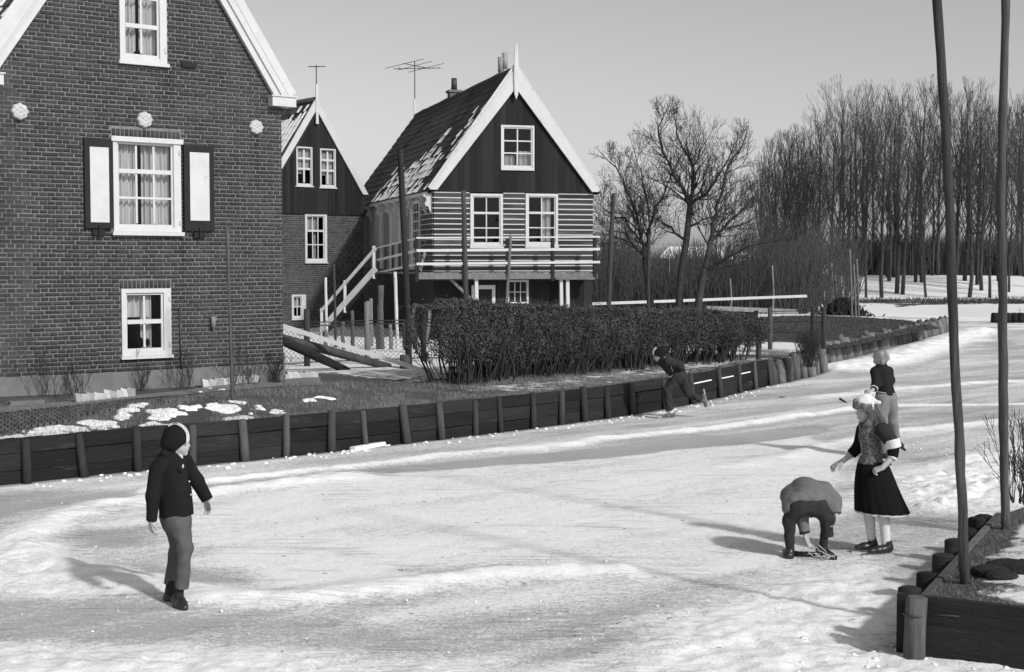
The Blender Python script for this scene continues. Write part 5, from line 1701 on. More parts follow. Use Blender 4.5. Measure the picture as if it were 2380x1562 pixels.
# ---- three old fruit trees right of the boarded house: main limbs as seen, finer growth at random
def fruit_tree(label, d, trunk, limbs, seed, r0):
    g = random.Random(seed)
    t = empty('fruit_tree'); tag(t, label, 'tree', 'bare fruit trees behind the hedge')
    tp = [DP(u, v, d) for u, v in trunk]; t.location = (0, 0, 0)
    tp = [Vector((tp[0].x, tp[0].y, .3))] + tp
    m = MB(); rr = [r0 * (1.25 - .45 * i / (len(tp) - 1)) for i in range(len(tp))]; rr[0] *= 1.2
    m.tube(tp, rr, 9, wob=.07, rng=g); m.build('trunk', BARK, t)
    segs = []
    for (pts_, r_, dy) in limbs:
        ps = [DP(u, v, d) for u, v in pts_]
        n = len(ps); full = []
        for i in range(n):
            k = i / (n - 1); ps[i] = ps[i] + Vector((0, dy * k, 0))
        for i in range(n - 1):
            for k in range(3):
                full.append(ps[i].lerp(ps[i + 1], k / 3) + Vector((g.gauss(0, .025), g.gauss(0, .03), g.gauss(0, .025))))
        full.append(ps[-1]); full[0] = ps[0]
        N_ = len(full)
        for i in range(N_ - 1):
            ra = r_ * .8 * (1 - .82 * i / (N_ - 1)); rb = r_ * .8 * (1 - .82 * (i + 1) / (N_ - 1))
            segs.append((tuple(full[i]), tuple(full[i + 1]), ra, rb))
            if i >= 1:
                dd_ = (full[i + 1] - full[i]).normalized()
                for _ in range(3 if g.random() < .6 else 2):
                    ax = dd_.orthogonal().normalized(); ax.rotate(Matrix.Rotation(g.uniform(0, 6.283), 3, dd_))
                    kd = (dd_ * .7 + ax * g.uniform(.6, 1.2) + Vector((0, 0, .25))).normalized()
                    grow(segs, full[i], kd, g.uniform(.35, .75) * (1.15 - .75 * i / N_), rb * .42, 3 if g.random() < .3 else 2, g, .65, (2, 3), .12, .6, .0036, .16, (.55, .8))
        grow(segs, full[-1], (full[-1] - full[-2]), .14, r_ * .18, 2, g, .5, (2, 3), .15, .6, .004, .15)
    tubes_mesh('crown', segs, BARK, t, 4)


fruit_tree('leftmost bare fruit tree, its branches reaching the boarded house', 41.0, [(1512, 715), (1508, 660), (1500, 615), (1499, 600)],
           [([(1499, 600), (1488, 560), (1478, 500), (1450, 440), (1425, 395), (1395, 365)], .075, -1.0), ([(1499, 600), (1510, 540), (1530, 480), (1560, 420), (1580, 380)], .07, .8),
            ([(1488, 560), (1450, 510), (1400, 485), (1385, 470)], .045, -.4), ([(1510, 545), (1505, 470), (1490, 400), (1470, 330)], .045, .3), ([(1500, 600), (1465, 560), (1420, 545), (1385, 545)], .04, .9)], 3, .095)
fruit_tree('middle bare fruit tree with the tallest crown behind the hedge', 40.0, [(1578, 718), (1582, 640), (1595, 560), (1604, 480)],
           [([(1604, 480), (1585, 440), (1560, 400), (1535, 360), (1525, 300), (1545, 260)], .085, -.8), ([(1604, 480), (1615, 420), (1608, 370), (1590, 330), (1575, 260)], .085, .9),
            ([(1604, 480), (1640, 450), (1680, 390), (1700, 340)], .07, -.5), ([(1595, 560), (1560, 530), (1520, 500), (1480, 490)], .05, .6), ([(1598, 530), (1640, 510), (1690, 495)], .05, 1.0), ([(1608, 400), (1630, 350), (1660, 300)], .045, .5)], 8, .1)
fruit_tree('rightmost bare fruit tree leaning over the white rail', 39.5, [(1622, 716), (1632, 650), (1645, 600), (1652, 560)],
           [([(1652, 560), (1660, 500), (1675, 430), (1700, 370), (1725, 320)], .08, -.6), ([(1652, 560), (1690, 520), (1740, 480), (1790, 420)], .07, .6), ([(1636, 640), (1680, 600), (1730, 575), (1790, 560), (1840, 550)], .06, -.9),
            ([(1632, 655), (1690, 625), (1750, 590)], .05, .9), ([(1655, 540), (1720, 520), (1770, 500)], .045, -.3), ([(1650, 575), (1620, 520), (1610, 460)], .04, .7)], 15, .095)

# ---- the tall belt of poplars on the dike
def poplar_mesh(seed, h, fast, dens, base=.18):
    g = random.Random(seed)
    trunk = MB(); ps = []; n = 8; x = y = 0
    for i in range(n + 1):
        ps.append(Vector((x, y, h * i / n))); x += g.gauss(0, .015 * h / n * 3); y += g.gauss(0, .015 * h / n * 3)
    r0 = .0105 * h
    trunk.tube(ps, [r0 * (1.15 - 1.02 * i / n) for i in range(n + 1)], 7)
    segs = []
    nb_ = int(dens)
    for k in range(nb_):
        t = base + (1 - base) * (k + g.random()) / nb_ * .97
        i = min(int(t * n), n - 1); p = ps[i].lerp(ps[i + 1], t * n - i)
        a = g.uniform(0, 6.283); up = fast * g.uniform(.8, 1.3)
        d = Vector((math.cos(a), math.sin(a), up)).normalized()
        ln = h * (.34 * (1 - t) ** .7 + .05) * g.uniform(.7, 1.15)
        rb = r0 * (.35 * (1 - t) + .08)
        grow(segs, p, d, ln, rb, 2, g, .42, (2, 4), .2, .5, .0072, .09, (.4, .62))
    return trunk.mesh('trunk'), segs


variants = []
for sd, h, fast, dens in ((1, 13.0, 1.3, 30), (2, 14.0, 1.1, 30), (3, 12.0, 1.6, 26), (4, 13.5, 1.25, 32), (6, 10.0, 2.6, 34)):
    tm, sg = poplar_mesh(sd, h, fast, dens, .12 if sd == 6 else .2)
    tm.materials.append(BARK)
    co = tubes_mesh('crown', sg, FARTWIG, None, 3); cm = co.data; bpy.data.objects.remove(co)
    variants.append((tm, cm, h))


def poplar(u, vtop, d, vi, label, group):
    tm, cm, h = variants[vi]
    p = DP(u, 700, d); z0 = zl(p.x, p.y) - .1
    top = DP(u, vtop, d).z
    s = (top - z0) / (h * 1.1)
    t = empty('poplar_tree', (p.x, p.y, z0), g4.uniform(0, 6.28)); t.scale = (s * g4.uniform(.9, 1.15), s * g4.uniform(.9, 1.15), s)
    tag(t, label, 'tree', group)
    for nm, me in (('trunk', tm), ('crown', cm)):
        o = bpy.data.objects.new(nm, me); COL.objects.link(o); o.parent = t


gb = random.Random(77)
u = 1905
for k in range(46):
    u = 1895 + (2430 - 1895) * (k + gb.uniform(-.9, .9)) / 46
    d = gb.choice((84, 88, 92, 97, 102)) + gb.uniform(-1.5, 1.5)
    top = 200 + gb.uniform(-28, 75) + (55 if u < 1935 else 0)
    if k % 4 == 3:
        top += gb.uniform(60, 150)
    poplar(u, top, d, gb.choice((0, 1, 2, 3)), *(('tall bare poplar in the belt, left of the nearer tall pole', 'poplar belt left of the tall poles') if u < 2205 else ('tall bare poplar in the belt, seen between the two tall poles', 'poplar belt between the tall poles') if u < 2330 else ('tall bare poplar in the belt, right of both tall poles', 'poplar belt right of the tall poles')))
for k, (u, top) in enumerate(((1786, 330), (1802, 318), (1818, 312), (1838, 300), (1856, 306), (1874, 318), (1890, 345), (1770, 372), (1828, 345), (1866, 350))):
    poplar(u, top, 76 + (k % 3) * 3, 4, 'narrow upright bare poplar in the dense row left of the belt', 'narrow poplars left of the belt')

# ---- dark thicket behind the fruit trees and along the dike foot
segs = []
gt = random.Random(91)
for _ in range(4600):
    u = gt.uniform(1380, 1990); d = gt.uniform(56, 82)
    if u > 1900 and gt.random() < .75:
        continue
    p = DP(u, 700, d); z0 = .4
    hh = gt.uniform(1.2, 3.4) * (1.0 if u < 1760 else 1.15) * (.75 + .5 * float(vnoise(np.array([u * .02]), np.array([1.0]), 9)[0]))
    q = Vector((p.x, p.y, z0)); dr_ = Vector((gt.gauss(0, .16), gt.gauss(0, .16), 1)).normalized()
    m_ = q + dr_ * hh * .5; e = m_ + (dr_ + Vector((gt.gauss(0, .2), gt.gauss(0, .2), 0))).normalized() * hh * .5
    segs.append((tuple(q), tuple(m_), .022, .015)); segs.append((tuple(m_), tuple(e), .015, .006))
    for _k in range(3):
        s0 = q.lerp(e, gt.uniform(.3, .9)); segs.append((tuple(s0), tuple(s0 + Vector((gt.gauss(0, .25), gt.gauss(0, .25), gt.uniform(.15, .6)))), .009, .005))
for _ in range(6000):
    u = gt.uniform(1940, 2440); d = gt.uniform(99, 112); p = DP(u, 700, d); z0 = zl(p.x, p.y) - .1; hh = gt.uniform(.9, 3.2)
    q = Vector((p.x, p.y, z0)); e = q + Vector((gt.gauss(0, .3), gt.gauss(0, .3), hh)); segs.append((tuple(q), tuple(e), .03, .008))
    for _k in range(2):
        s0 = q.lerp(e, gt.uniform(.2, .8)); segs.append((tuple(s0), tuple(s0 + Vector((gt.gauss(0, .35), gt.gauss(0, .3), gt.uniform(.2, .7)))), .014, .006))
o = tubes_mesh('thicket', segs, FARTWIG, None, 3)
tag(o, 'dark leafless thicket filling the background behind the fruit trees', 'thicket', kind='stuff')
# low far roofs with snow showing through the thicket
for (u, v, d, w, label) in ((1610, 573, 120, 5.5, 'far low house with snowy roof glimpsed between the fruit trees'), (1740, 585, 118, 4.0, 'far pale house glimpsed right of the rightmost fruit tree'), (2330, 600, 135, 3.5, 'far house with white gable boards behind the right end of the poplars')):
    p = DP(u, 650, d); t = empty('far_house', (p.x, d, .4)); tag(t, label, 'house'); zt = DP(u, v, d).z - .4
    m = MB(); m.box(-w / 2, w / 2, 0, 6, 0, zt - 1.0); m.build('wall', M('far_wall', .16) if u == 1610 else bpy.data.materials['far_wall'], t)
    m = MB(); m.prism([(-w / 2 - .2, zt - 1.0), (w / 2 + .2, zt - 1.0), (w / 2 - .7, zt), (-w / 2 + .7, zt)], -.3, 6.2); m.build('roof', SNOW, t)
    for k in (-.25, .2):
        m = MB(); m.box(k * w - .35, k * w + .35, -.04, -.003, .9, 1.9); m.build('window', BLACKFLAT, t)

# ---- the clipped hedge
hd = empty('hedge'); tag(hd, 'dark evergreen hedge with bare stems below, along the canal bank', 'hedge')
HL = [G(1035, 897, .55), G(1180, 884, .55), G(1330, 872, .55), G(1500, 855, .55), G(1640, 842, .55), G(1740, 832, .55)]
hl = [(p.x - .1, p.y + .45) for p in HL]


def along(t):
    n = len(hl) - 1; i = min(int(t * n), n - 1); k = t * n - i
    a, b_ = hl[i], hl[i + 1]; d = math.hypot(b_[0] - a[0], b_[1] - a[1])
    return (a[0] + (b_[0] - a[0]) * k, a[1] + (b_[1] - a[1]) * k), ((b_[0] - a[0]) / d, (b_[1] - a[1]) / d)


gh = np.random.default_rng(17)
NL = 120000
T = gh.uniform(-.015, 1.015, NL)
P = np.array([along(min(max(t, 0), 1))[0] + along(min(max(t, 0), 1))[1] for t in T])
htop = 1.34 - .42 * T + .22 * (fbm(T * 14, T * 3, 3, 4) - .5) + .05 * gh.normal(0, 1, NL) * (gh.random(NL) < .15)
lo_ = .16 + .22 * fbm(T * 18, T * 0 + 2, 3, 14) + (.12 * sstep(.2, 0, T))
frac = gh.random(NL) ** .75
zz_ = .52 + lo_ + (htop - lo_) * frac
bulge = np.sqrt(np.clip(1 - ((frac - .55) / .75) ** 2, .05, 1))
shell = gh.choice([-1, 1], NL, p=[.68, .32]) * (1 - .5 * gh.random(NL) ** 2.2)
topm = gh.random(NL) < .16
shell = np.where(topm, gh.uniform(-1, 1, NL), shell); zz_ = np.where(topm, .52 + htop - .03 * gh.random(NL), zz_)
wid = .46 * bulge * (1 + .25 * (fbm(T * 40, frac * 4, 3, 24) - .5) * 2)
nx, ny = P[:, 3], -P[:, 2]
cx_ = P[:, 0] - nx * shell * wid * -1 * -1; cy_ = P[:, 1] - ny * shell * wid * -1 * -1
cx_ = P[:, 0] + nx * (-shell) * wid; cy_ = P[:, 1] + ny * (-shell) * wid
endf = np.where(T < 0.02, -.5 * gh.random(NL) * (1 - (frac - .5) ** 2 * 3), np.where(T > .99, .35 * gh.random(NL), 0))
cx_ += P[:, 2] * endf; cy_ += P[:, 3] * endf
ctr = np.column_stack([cx_, cy_, zz_])
# leaf quads with random orientation (rhombus)
d1 = gh.normal(0, 1, (NL, 3)); d1[:, 2] += .3; d1 /= np.linalg.norm(d1, axis=1, keepdims=True)
d2 = np.cross(d1, gh.normal(0, 1, (NL, 3))); d2 /= np.linalg.norm(d2, axis=1, keepdims=True)
sz = gh.uniform(.013, .026, NL)[:, None]
V = np.stack([ctr - d1 * sz, ctr + d2 * sz * .5, ctr + d1 * sz, ctr - d2 * sz * .5], 1).reshape(-1, 3)
LEAF = M('evergreen_leaf', .072, var=.6, scale=3, rough=.7, bump=0, spec=.25)
o = np_mesh('foliage', V, np.arange(NL * 4).reshape(-1, 4), LEAF, hd); tag(o, kind='stuff')
segs = []; gs = random.Random(19)
for _ in range(430):
    t = gs.uniform(0, 1); (x, y), (dx, dy) = along(t)
    o1, o2 = gs.uniform(-.3, .3), gs.uniform(-.12, .12)
    q = Vector((x + dy * o1, y - dx * o1, .45)); h = 1.0 - .25 * t
    fan = gs.gauss(0, .22) - (.5 * max(0, .07 - t) / .07)
    e = q + Vector((dx * fan + dy * o1 * .9, dy * fan - dx * o1 * .9, h * gs.uniform(.7, 1.05)))
    m_ = q.lerp(e, .5) + Vector((gs.gauss(0, .04), gs.gauss(0, .04), 0))
    r_ = gs.uniform(.008, .02)
    segs.append((tuple(q), tuple(m_), r_, r_ * .8)); segs.append((tuple(m_), tuple(e), r_ * .8, r_ * .4))
    for _k in range(4):
        s0 = q.lerp(e, gs.uniform(.3, .8)); segs.append((tuple(s0), tuple(s0 + Vector((gs.gauss(0, .16), gs.gauss(0, .16), gs.uniform(.15, .4)))), r_ * .45, .003))
o = tubes_mesh('stems', segs, BARK, hd, 4); tag(o, kind='stuff')


# ---- shrubs of bare twigs
def twig_shrub(label, p, n, h, spread, seed, cat='shrub', r=.007):
    g = random.Random(seed); segs = []
    t = empty('bare_shrub', p); tag(t, label, cat)
    for _ in range(n):
        a = g.uniform(0, 6.28); d = Vector((math.cos(a) * spread * g.random(), math.sin(a) * spread * g.random(), 1)).normalized()
        grow(segs, (g.gauss(0, .06), g.gauss(0, .06), -.05), d, h * g.uniform(.5, 1.0), r, 2, g, .35, (2, 3), .12, .6, .0028, .1, (.4, .65))
    tag(tubes_mesh('twigs', segs, BARK, t, 3), kind='stuff')
    return t


twig_shrub('bare twiggy shrub at the right edge behind the second tall pole', (4.62, 12.75, .38), 26, .46, .6, 5, r=.006)
twig_shrub('low bare shrub at the right edge of the near bank', (4.95, 12.9, .38), 20, .38, .7, 6, r=.006)
p = G(1880, 842, .45); twig_shrub('rounded bare shrub by the lawn fence posts', (p.x, p.y, .4), 90, .48, .8, 9, r=.006)
twig_shrub('pale sapling before the veranda, left of the door', (DP(1110, 700, 31).x, 31, .45), 3, .9, .35, 12, cat='sapling', r=.016)
p = G(1310, 700, .5)
for i, (u, h_) in enumerate(((105, .5), (175, .38), (330, .38), (430, .42), (545, .42), (640, .4), (648, .34), (585, .32))):
    q = G(u, 934 - u * .06, .66)
    twig_shrub(('dry stalks growing against the plinth, %s' % ('at its far left end', 'just left of the broken tile row', 'behind the broken tile row', 'under the low window', 'beside the thin pole', 'at the house corner', 'lowest at the house corner', 'around the cement trough')[i]), (q.x, q.y, .62), 8, h_, .5, 40 + i, cat='dry plant', r=.005)

# ---- grass blades on the banks
def blades(name, label, pts_, hfun, h0, h1, seed, mat, w=.006):
    g = np.random.default_rng(seed); n = len(pts_)
    z = hfun(pts_[:, 0], pts_[:, 1])
    b0 = np.column_stack([pts_, z - .01])
    a = g.uniform(0, 6.283, n); h = g.uniform(h0, h1, n); lean = g.uniform(.2, 1.1, n) * h
    wv = np.column_stack([np.cos(a + 1.57), np.sin(a + 1.57), np.zeros(n)]) * w
    tip = b0 + np.column_stack([np.cos(a) * lean, np.sin(a) * lean, h])
    V = np.stack([b0 - wv, b0 + wv, tip], 1).reshape(-1, 3)
    o = np_mesh(name, V, np.arange(n * 3).reshape(-1, 3), mat)
    return tag(o, label, 'grass', kind='stuff')


GRASSM = M('winter_grass', .2, var=.5, scale=2.5, rough=.9, bump=0)
gg = np.random.default_rng(23)
seg_ = np.array(SHORE[1:] + PILES1[1:]); sl_ = np.linalg.norm(np.diff(seg_, axis=0), axis=1); cum = np.concatenate([[0], np.cumsum(sl_)])
ng = 150000
tt = gg.uniform(0, cum[-1], ng); ix = np.clip(np.searchsorted(cum, tt) - 1, 0, len(sl_) - 1); fr = (tt - cum[ix]) / sl_[ix]
p0_ = seg_[ix]; d_ = (seg_[ix + 1] - p0_) / sl_[ix][:, None]; off_ = .05 + 2.4 * gg.random(ng) ** 1.2
pts = p0_ + d_ * (fr * sl_[ix])[:, None] + np.column_stack([-d_[:, 1], d_[:, 0]]) * off_[:, None]
dw = pl_dist(pts[:, 0], pts[:, 1], SHORE + PILES1[1:])
den = fbm(pts[:, 0] * 2.2, pts[:, 1] * 2.2, 4, 66)
ok = in_poly(pts[:, 0], pts[:, 1], LAND) & (dw > .04) & (den > .40 + .12 * gg.random(ng))
ok &= pl_dist(pts[:, 0], pts[:, 1], [(h1.location.x - 2, h1.location.y - 1.58), (h1.location.x + 1.74, h1.location.y + 1.37)]) > .12
pa = np.array([(A[0].x, A[0].y), (A[1].x, A[1].y), (B[1].x, B[1].y), (B[0].x, B[0].y)])
ok &= ~in_poly(pts[:, 0], pts[:, 1], [tuple(q) for q in pa])
blades('grass', 'rough winter grass on the strip above the planked bank', pts[ok], land_h, .015, .075, 24, GRASSM, .0035)
pts = gg.uniform((2.5, 7.5), (6.5, 13.5), (70000, 2))
d = pl_dist(pts[:, 0], pts[:, 1], RB + [RB[0]])
ok = in_poly(pts[:, 0], pts[:, 1], RB) & (d > .03) & (rb_s(pts[:, 0], pts[:, 1]) < .42 + .15 * gg.random(len(pts)))
blades('grass', 'short grass along the edge of the near bank by the poles', pts[ok], rb_h, .012, .045, 25, GRASSM, .0028)
pts = gg.uniform((3, 33), (17, 58), (60000, 2)); ok = in_poly(pts[:, 0], pts[:, 1], LAWN)
blades('grass', 'short turf of the lawn on the point', pts[ok], lambda x, y: land_h(x, y) + .012, .03, .07, 26, M('lawn_grass', .075, var=.4, scale=1.0, rough=.9, bump=0), .012)
# reed fringe on the far shore
pts = gg.uniform((8, 62), (40, 82), (16000, 2))
ok = in_poly(pts[:, 0], pts[:, 1], LAND) & (fbm(pts[:, 0] * .08, pts[:, 1] * .55, 3, 31) > .52) & (pl_dist(pts[:, 0], pts[:, 1], SOFT) > .8)
blades('reeds', 'dark band of reed stubble on the far shore', pts[ok], land_h, .03, .22, 27, TWIG, .02)
# ================================================================== PEOPLE
def sdf_mesh(name, prims, mat, parent, vox=.006, k=.02, cuts=(), fold=0.0, fscale=14.0, fdir=(1, 1, .35), seed=0, smooth=True):
    """one continuous surface from blended, tapered shapes (surface nets)
    prims: ('c', a, b, ra, rb, opts) tapered limb; ('e', centre, radii, opts) ellipsoid. opts: k, flat (cut at b), sub"""
    lo = np.full(3, 1e9); hi = np.full(3, -1e9)
    for p in prims:
        if p[0] == 'c':
            a, b, ra, rb = np.array(p[1]), np.array(p[2]), p[3], p[4]
            lo = np.minimum(lo, np.minimum(a - ra, b - rb)); hi = np.maximum(hi, np.maximum(a + ra, b + rb))
        else:
            c, r_ = np.array(p[1]), np.array(p[2]).max(); lo = np.minimum(lo, c - r_); hi = np.maximum(hi, c + r_)
    lo -= vox * 3 + fold; hi += vox * 3 + fold
    n = np.ceil((hi - lo) / vox).astype(int) + 1
    ax = [lo[i] + vox * np.arange(n[i]) for i in range(3)]
    F_ = np.full(n, 1.0, np.float32)
    for p in prims:
        opt = p[-1] if isinstance(p[-1], dict) else {}
        kk = opt.get('k', k)
        if p[0] == 'c':
            a, b, ra, rb = np.array(p[1], float), np.array(p[2], float), p[3], p[4]
            bl = np.minimum(a - ra, b - rb); bh = np.maximum(a + ra, b + rb)
        else:
            c = np.array(p[1], float); rad = np.array(p[2], float); bl, bh = c - rad.max(), c + rad.max()
        mg = kk + vox * 2.5
        i0 = np.maximum(((bl - mg - lo) / vox).astype(int), 0); i1 = np.minimum(((bh + mg - lo) / vox).astype(int) + 2, n)
        sl = tuple(slice(i0[i], i1[i]) for i in range(3))
        X = ax[0][sl[0]][:, None, None]; Y = ax[1][sl[1]][None, :, None]; Z = ax[2][sl[2]][None, None, :]
        if p[0] == 'c':
            d = b - a; L2 = d.dot(d) + 1e-12
            t = ((X - a[0]) * d[0] + (Y - a[1]) * d[1] + (Z - a[2]) * d[2]) / L2
            tc = np.clip(t, 0, 1)
            sy = opt.get('sy', 1.0)
            dist = np.sqrt((X - a[0] - tc * d[0]) ** 2 + ((Y - a[1] - tc * d[1]) * sy) ** 2 + (Z - a[2] - tc * d[2]) ** 2) - (ra + (rb - ra) * tc)
            if opt.get('flat'):
                dist = np.maximum(dist, (t - 1) * math.sqrt(L2))
            if opt.get('flat0'):
                dist = np.maximum(dist, -t * math.sqrt(L2))
        else:
            qx, qy, qz = X - c[0], Y - c[1], Z - c[2]
            if 'rot' in opt:          # tilt in the x-z plane
                ca, sa = math.cos(opt['rot']), math.sin(opt['rot']); qx, qz = qx * ca + qz * sa, -qx * sa + qz * ca
            k0 = np.sqrt((qx / rad[0]) ** 2 + (qy / rad[1]) ** 2 + (qz / rad[2]) ** 2)
            k1 = np.sqrt((qx / rad[0] ** 2) ** 2 + (qy / rad[1] ** 2) ** 2 + (qz / rad[2] ** 2) ** 2) + 1e-9
            dist = k0 * (k0 - 1) / k1
        cur = F_[sl]
        if opt.get('sub'):
            F_[sl] = np.maximum(cur, -dist)
        else:
            hh = np.maximum(kk - np.abs(cur - dist), 0) / kk
            F_[sl] = np.minimum(cur, dist) - hh * hh * kk * .25
    X = ax[0][:, None, None]; Y = ax[1][None, :, None]; Z = ax[2][None, None, :]
    if fold:
        g = np.random.default_rng(seed)
        nz = 0
        for _ in range(7):
            w = g.normal(0, 1, 3) * np.array(fdir); w *= fscale * g.uniform(.6, 1.8)
            nz = nz + np.sin(X * w[0] + Y * w[1] + Z * w[2] * 1.0 + g.uniform(0, 6.28))
        F_ = F_ + (fold / 2.2) * nz.astype(np.float32)
    for (pt, nm) in cuts:
        nm = np.array(nm, float); nm /= np.linalg.norm(nm)
        F_ = np.maximum(F_, (X - pt[0]) * nm[0] + (Y - pt[1]) * nm[1] + (Z - pt[2]) * nm[2])
    ins = F_ < 0
    c8 = [ins[i:n[0] - 1 + i, j:n[1] - 1 + j, l:n[2] - 1 + l] for i in (0, 1) for j in (0, 1) for l in (0, 1)]
    cnt = sum(c.astype(np.int8) for c in c8)
    act = (cnt > 0) & (cnt < 8)
    idx = np.full(act.shape, -1, np.int64); ijk = np.argwhere(act); idx[act] = np.arange(len(ijk))
    acc = np.zeros((len(ijk), 3)); num = np.zeros(len(ijk))
    I, J, K_ = ijk.T
    for axis in range(3):
        o1, o2 = [q for q in range(3) if q != axis]
        for s1 in (0, 1):
            for s2 in (0, 1):
                ofs = [0, 0, 0]; ofs[o1] = s1; ofs[o2] = s2
                of2 = list(ofs); of2[axis] = 1
                fa = F_[I + ofs[0], J + ofs[1], K_ + ofs[2]]; fb = F_[I + of2[0], J + of2[1], K_ + of2[2]]
                cr = (fa < 0) != (fb < 0)
                t = np.where(cr, fa / np.where(cr, fa - fb, 1), 0)
                q = np.zeros((len(ijk), 3)); q[:, axis] = t; q[:, o1] = s1; q[:, o2] = s2
                acc += q * cr[:, None]; num += cr
    V = (ijk + acc / num[:, None]) * vox + lo
    quads = []
    for axis in range(3):
        o1, o2 = (axis + 1) % 3, (axis + 2) % 3
        s0 = [slice(None)] * 3; s1 = [slice(None)] * 3
        s0[axis] = slice(0, n[axis] - 1); s1[axis] = slice(1, n[axis])
        a_, b_ = ins[tuple(s0)], ins[tuple(s1)]
        e = np.argwhere(a_ != b_)
        e = e[(e[:, o1] > 0) & (e[:, o2] > 0) & (e[:, o1] < n[o1] - 1) & (e[:, o2] < n[o2] - 1)]
        if not len(e):
            continue
        flip = a_[tuple(e.T)]
        def cell(d1, d2):
            q = e.copy(); q[:, o1] -= d1; q[:, o2] -= d2; return idx[tuple(q.T)]
        qd = np.column_stack([cell(1, 1), cell(0, 1), cell(0, 0), cell(1, 0)])
        qd[~flip] = qd[~flip][:, ::-1]
        quads.append(qd)
    return np_mesh(name, V, np.vstack(quads), mat, parent, smooth)


def hand(w, d, n, size=1.0, curl=.5, ts=1, spread=.12):
    """palm and five separate fingers; w wrist, d direction, n way the palm faces, ts which side the thumb is on"""
    w = Vector(w); d = Vector(d).normalized(); n = Vector(n); n = (n - d * n.dot(d)).normalized(); s = d.cross(n) * ts
    out = []
    S = size
    for i, (o_, ln) in enumerate(((-.027, .048), (-.009, .058), (.009, .063), (.027, .056))):
        a = w + s * (o_ * .55 * S); kn = w + d * (.07 * S) + s * (o_ * S)
        out.append(('c', a, kn, .013 * S, .0105 * S, {'k': .012}))
        fd = (d * math.cos(curl * .6) + n * math.sin(curl * .6) + s * (spread * (o_ / .027))).normalized()
        m_ = kn + fd * (ln * .55 * S)
        fd2 = (d * math.cos(curl * 1.6) + n * math.sin(curl * 1.6) + s * (spread * (o_ / .027))).normalized()
        e = m_ + fd2 * (ln * .5 * S)
        out.append(('c', kn, m_, .0095 * S, .0085 * S, {'k': .003})); out.append(('c', m_, e, .0085 * S, .0068 * S, {'k': .003}))
    t0 = w + d * (.02 * S) + s * (.022 * S); t1 = w + d * (.05 * S) + s * (.045 * S) + n * (.012 * S); t2 = t1 + d * (.03 * S) + s * (.006 * S) + n * (.01 * S)
    out.append(('c', t0, t1, .013 * S, .0105 * S, {'k': .01})); out.append(('c', t1, t2, .0105 * S, .008 * S, {'k': .003}))
    return out


def figure(label, crop0, scale, org, foot_y=0):
    """an Empty on the ice plus a converter from measured outline points to metres"""
    u = (crop0[0] + org[0] / scale) / 1.5475; v = (crop0[1] + org[1] / scale) / 1.5475
    base = G(u, v)
    s = base.y / 3305.56 / scale / 1.5475
    t = empty('person', base); tag(t, label, 'person')
    sun_az = 0

    def K(X, Y, y=0.0):
        f = 1 + y / base.y
        return ((X - org[0]) * s * f, y, (org[1] - Y) * s * f + y * (CAM_H / base.y) * 0.0)
    return t, K, s


SKIN = M('skin', .40, var=.1, scale=12, rough=.6, bump=.1, bscale=80, spec=.3)
LIPS = M('lips', .17, var=.1, rough=.5, bump=0)
EYE = M('eye', .02, var=.1, rough=.3, bump=0)


def cloth(name, c, var=.2, fuzz=120, c2=None):
    return M(name, c, var=var, scale=9, rough=.95, bump=.5, bscale=fuzz, bdist=.004, spec=.1, c2=c2, c2scale=70)


NAVY = cloth('dark_wool', .014); HATB = cloth('dark_knit', .013); WOOLW = cloth('white_knit', .6); GREYT = cloth('grey_worsted', .095, .25, 200)
SOCK = cloth('dark_sock', .03); LEATH = M('dark_leather', .022, var=.4, scale=14, rough=.35, bump=.2, bscale=60, spec=.5)
SHIRT = cloth('pale_shirt', .45); PALEG = cloth('pale_corduroy', .19, .25, 150); SWEAT = cloth('grey_sweater', .15, .25, 140); DKTR = cloth('dark_trousers', .035, .3)
DKGREY = cloth('dark_grey_tracksuit', .035, .25); BLACKC = cloth('black_cloth', .009); STOCK = cloth('white_stocking', .68); BONNET = cloth('white_linen', .72, .1)
HAIRB = M('blond_hair', .26, var=.5, scale=25, rough=.6, bump=.9, bscale=60, bdist=.01, stretch=(1, 1, .25), spec=.4)
HAIRG = M('brown_blond_hair', .17, var=.55, scale=28, rough=.6, bump=.9, bscale=60, bdist=.01, stretch=(1, 1, .2), spec=.4)


def strands(name, lines, mat, parent, r=.0022):
    m = MB()
    for ps in lines:
        m.tube(ps, [r * (1 - .6 * i / (len(ps) - 1)) for i in range(len(ps))], 3, caps=False)
    return m.build(name, mat, parent)


gp = random.Random(101)
# ------------------------------------------------------------------ 1: boy in dark jacket, left
t, K, s = figure('boy in dark jacket, grey trousers and striped knitted cap walking on the ice', (450, 1450), 1.9525, (370, 1415))
body = [('e', K(382, 228), (.082, .070, .097)), ('e', K(410, 292), (.052, .05, .05)), ('c', K(436, 336), K(425, 330), .017, .02), ('c', K(449, 258), K(463, 281), .008, .0105, {'k': .008}),
        ('c', K(452, 303, -.008), K(452, 303, .008), .008, .008, {'k': .008}), ('c', K(450, 315, -.008), K(450, 315, .008), .0075, .0075, {'k': .006}), ('c', K(447, 249, -.02), K(447, 249, .02), .012, .012),
        ('c', K(375, 320), K(340, 390), .042, .05), ('c', K(335, 420), K(350, 740), .10, .10), ('c', K(300, 400, -.1), K(330, 400, .11), .045, .045),
        ('c', K(275, 420, -.135), K(247, 600, -.165), .04, .034), ('c', K(247, 600, -.165), K(227, 772, -.165), .034, .024), ('c', K(400, 420, .12), K(478, 560, .155), .04, .034), ('c', K(478, 560, .155), K(545, 695, .15), .034, .023),
        ('c', K(385, 800, -.05), K(446, 985, -.10), .07, .042), ('c', K(446, 985, -.10), K(400, 1300, -.1), .042, .032), ('c', K(340, 800, .05), K(350, 1005, .07), .066, .038), ('c', K(350, 1005, .07), K(301, 1330, .055), .036, .03)]
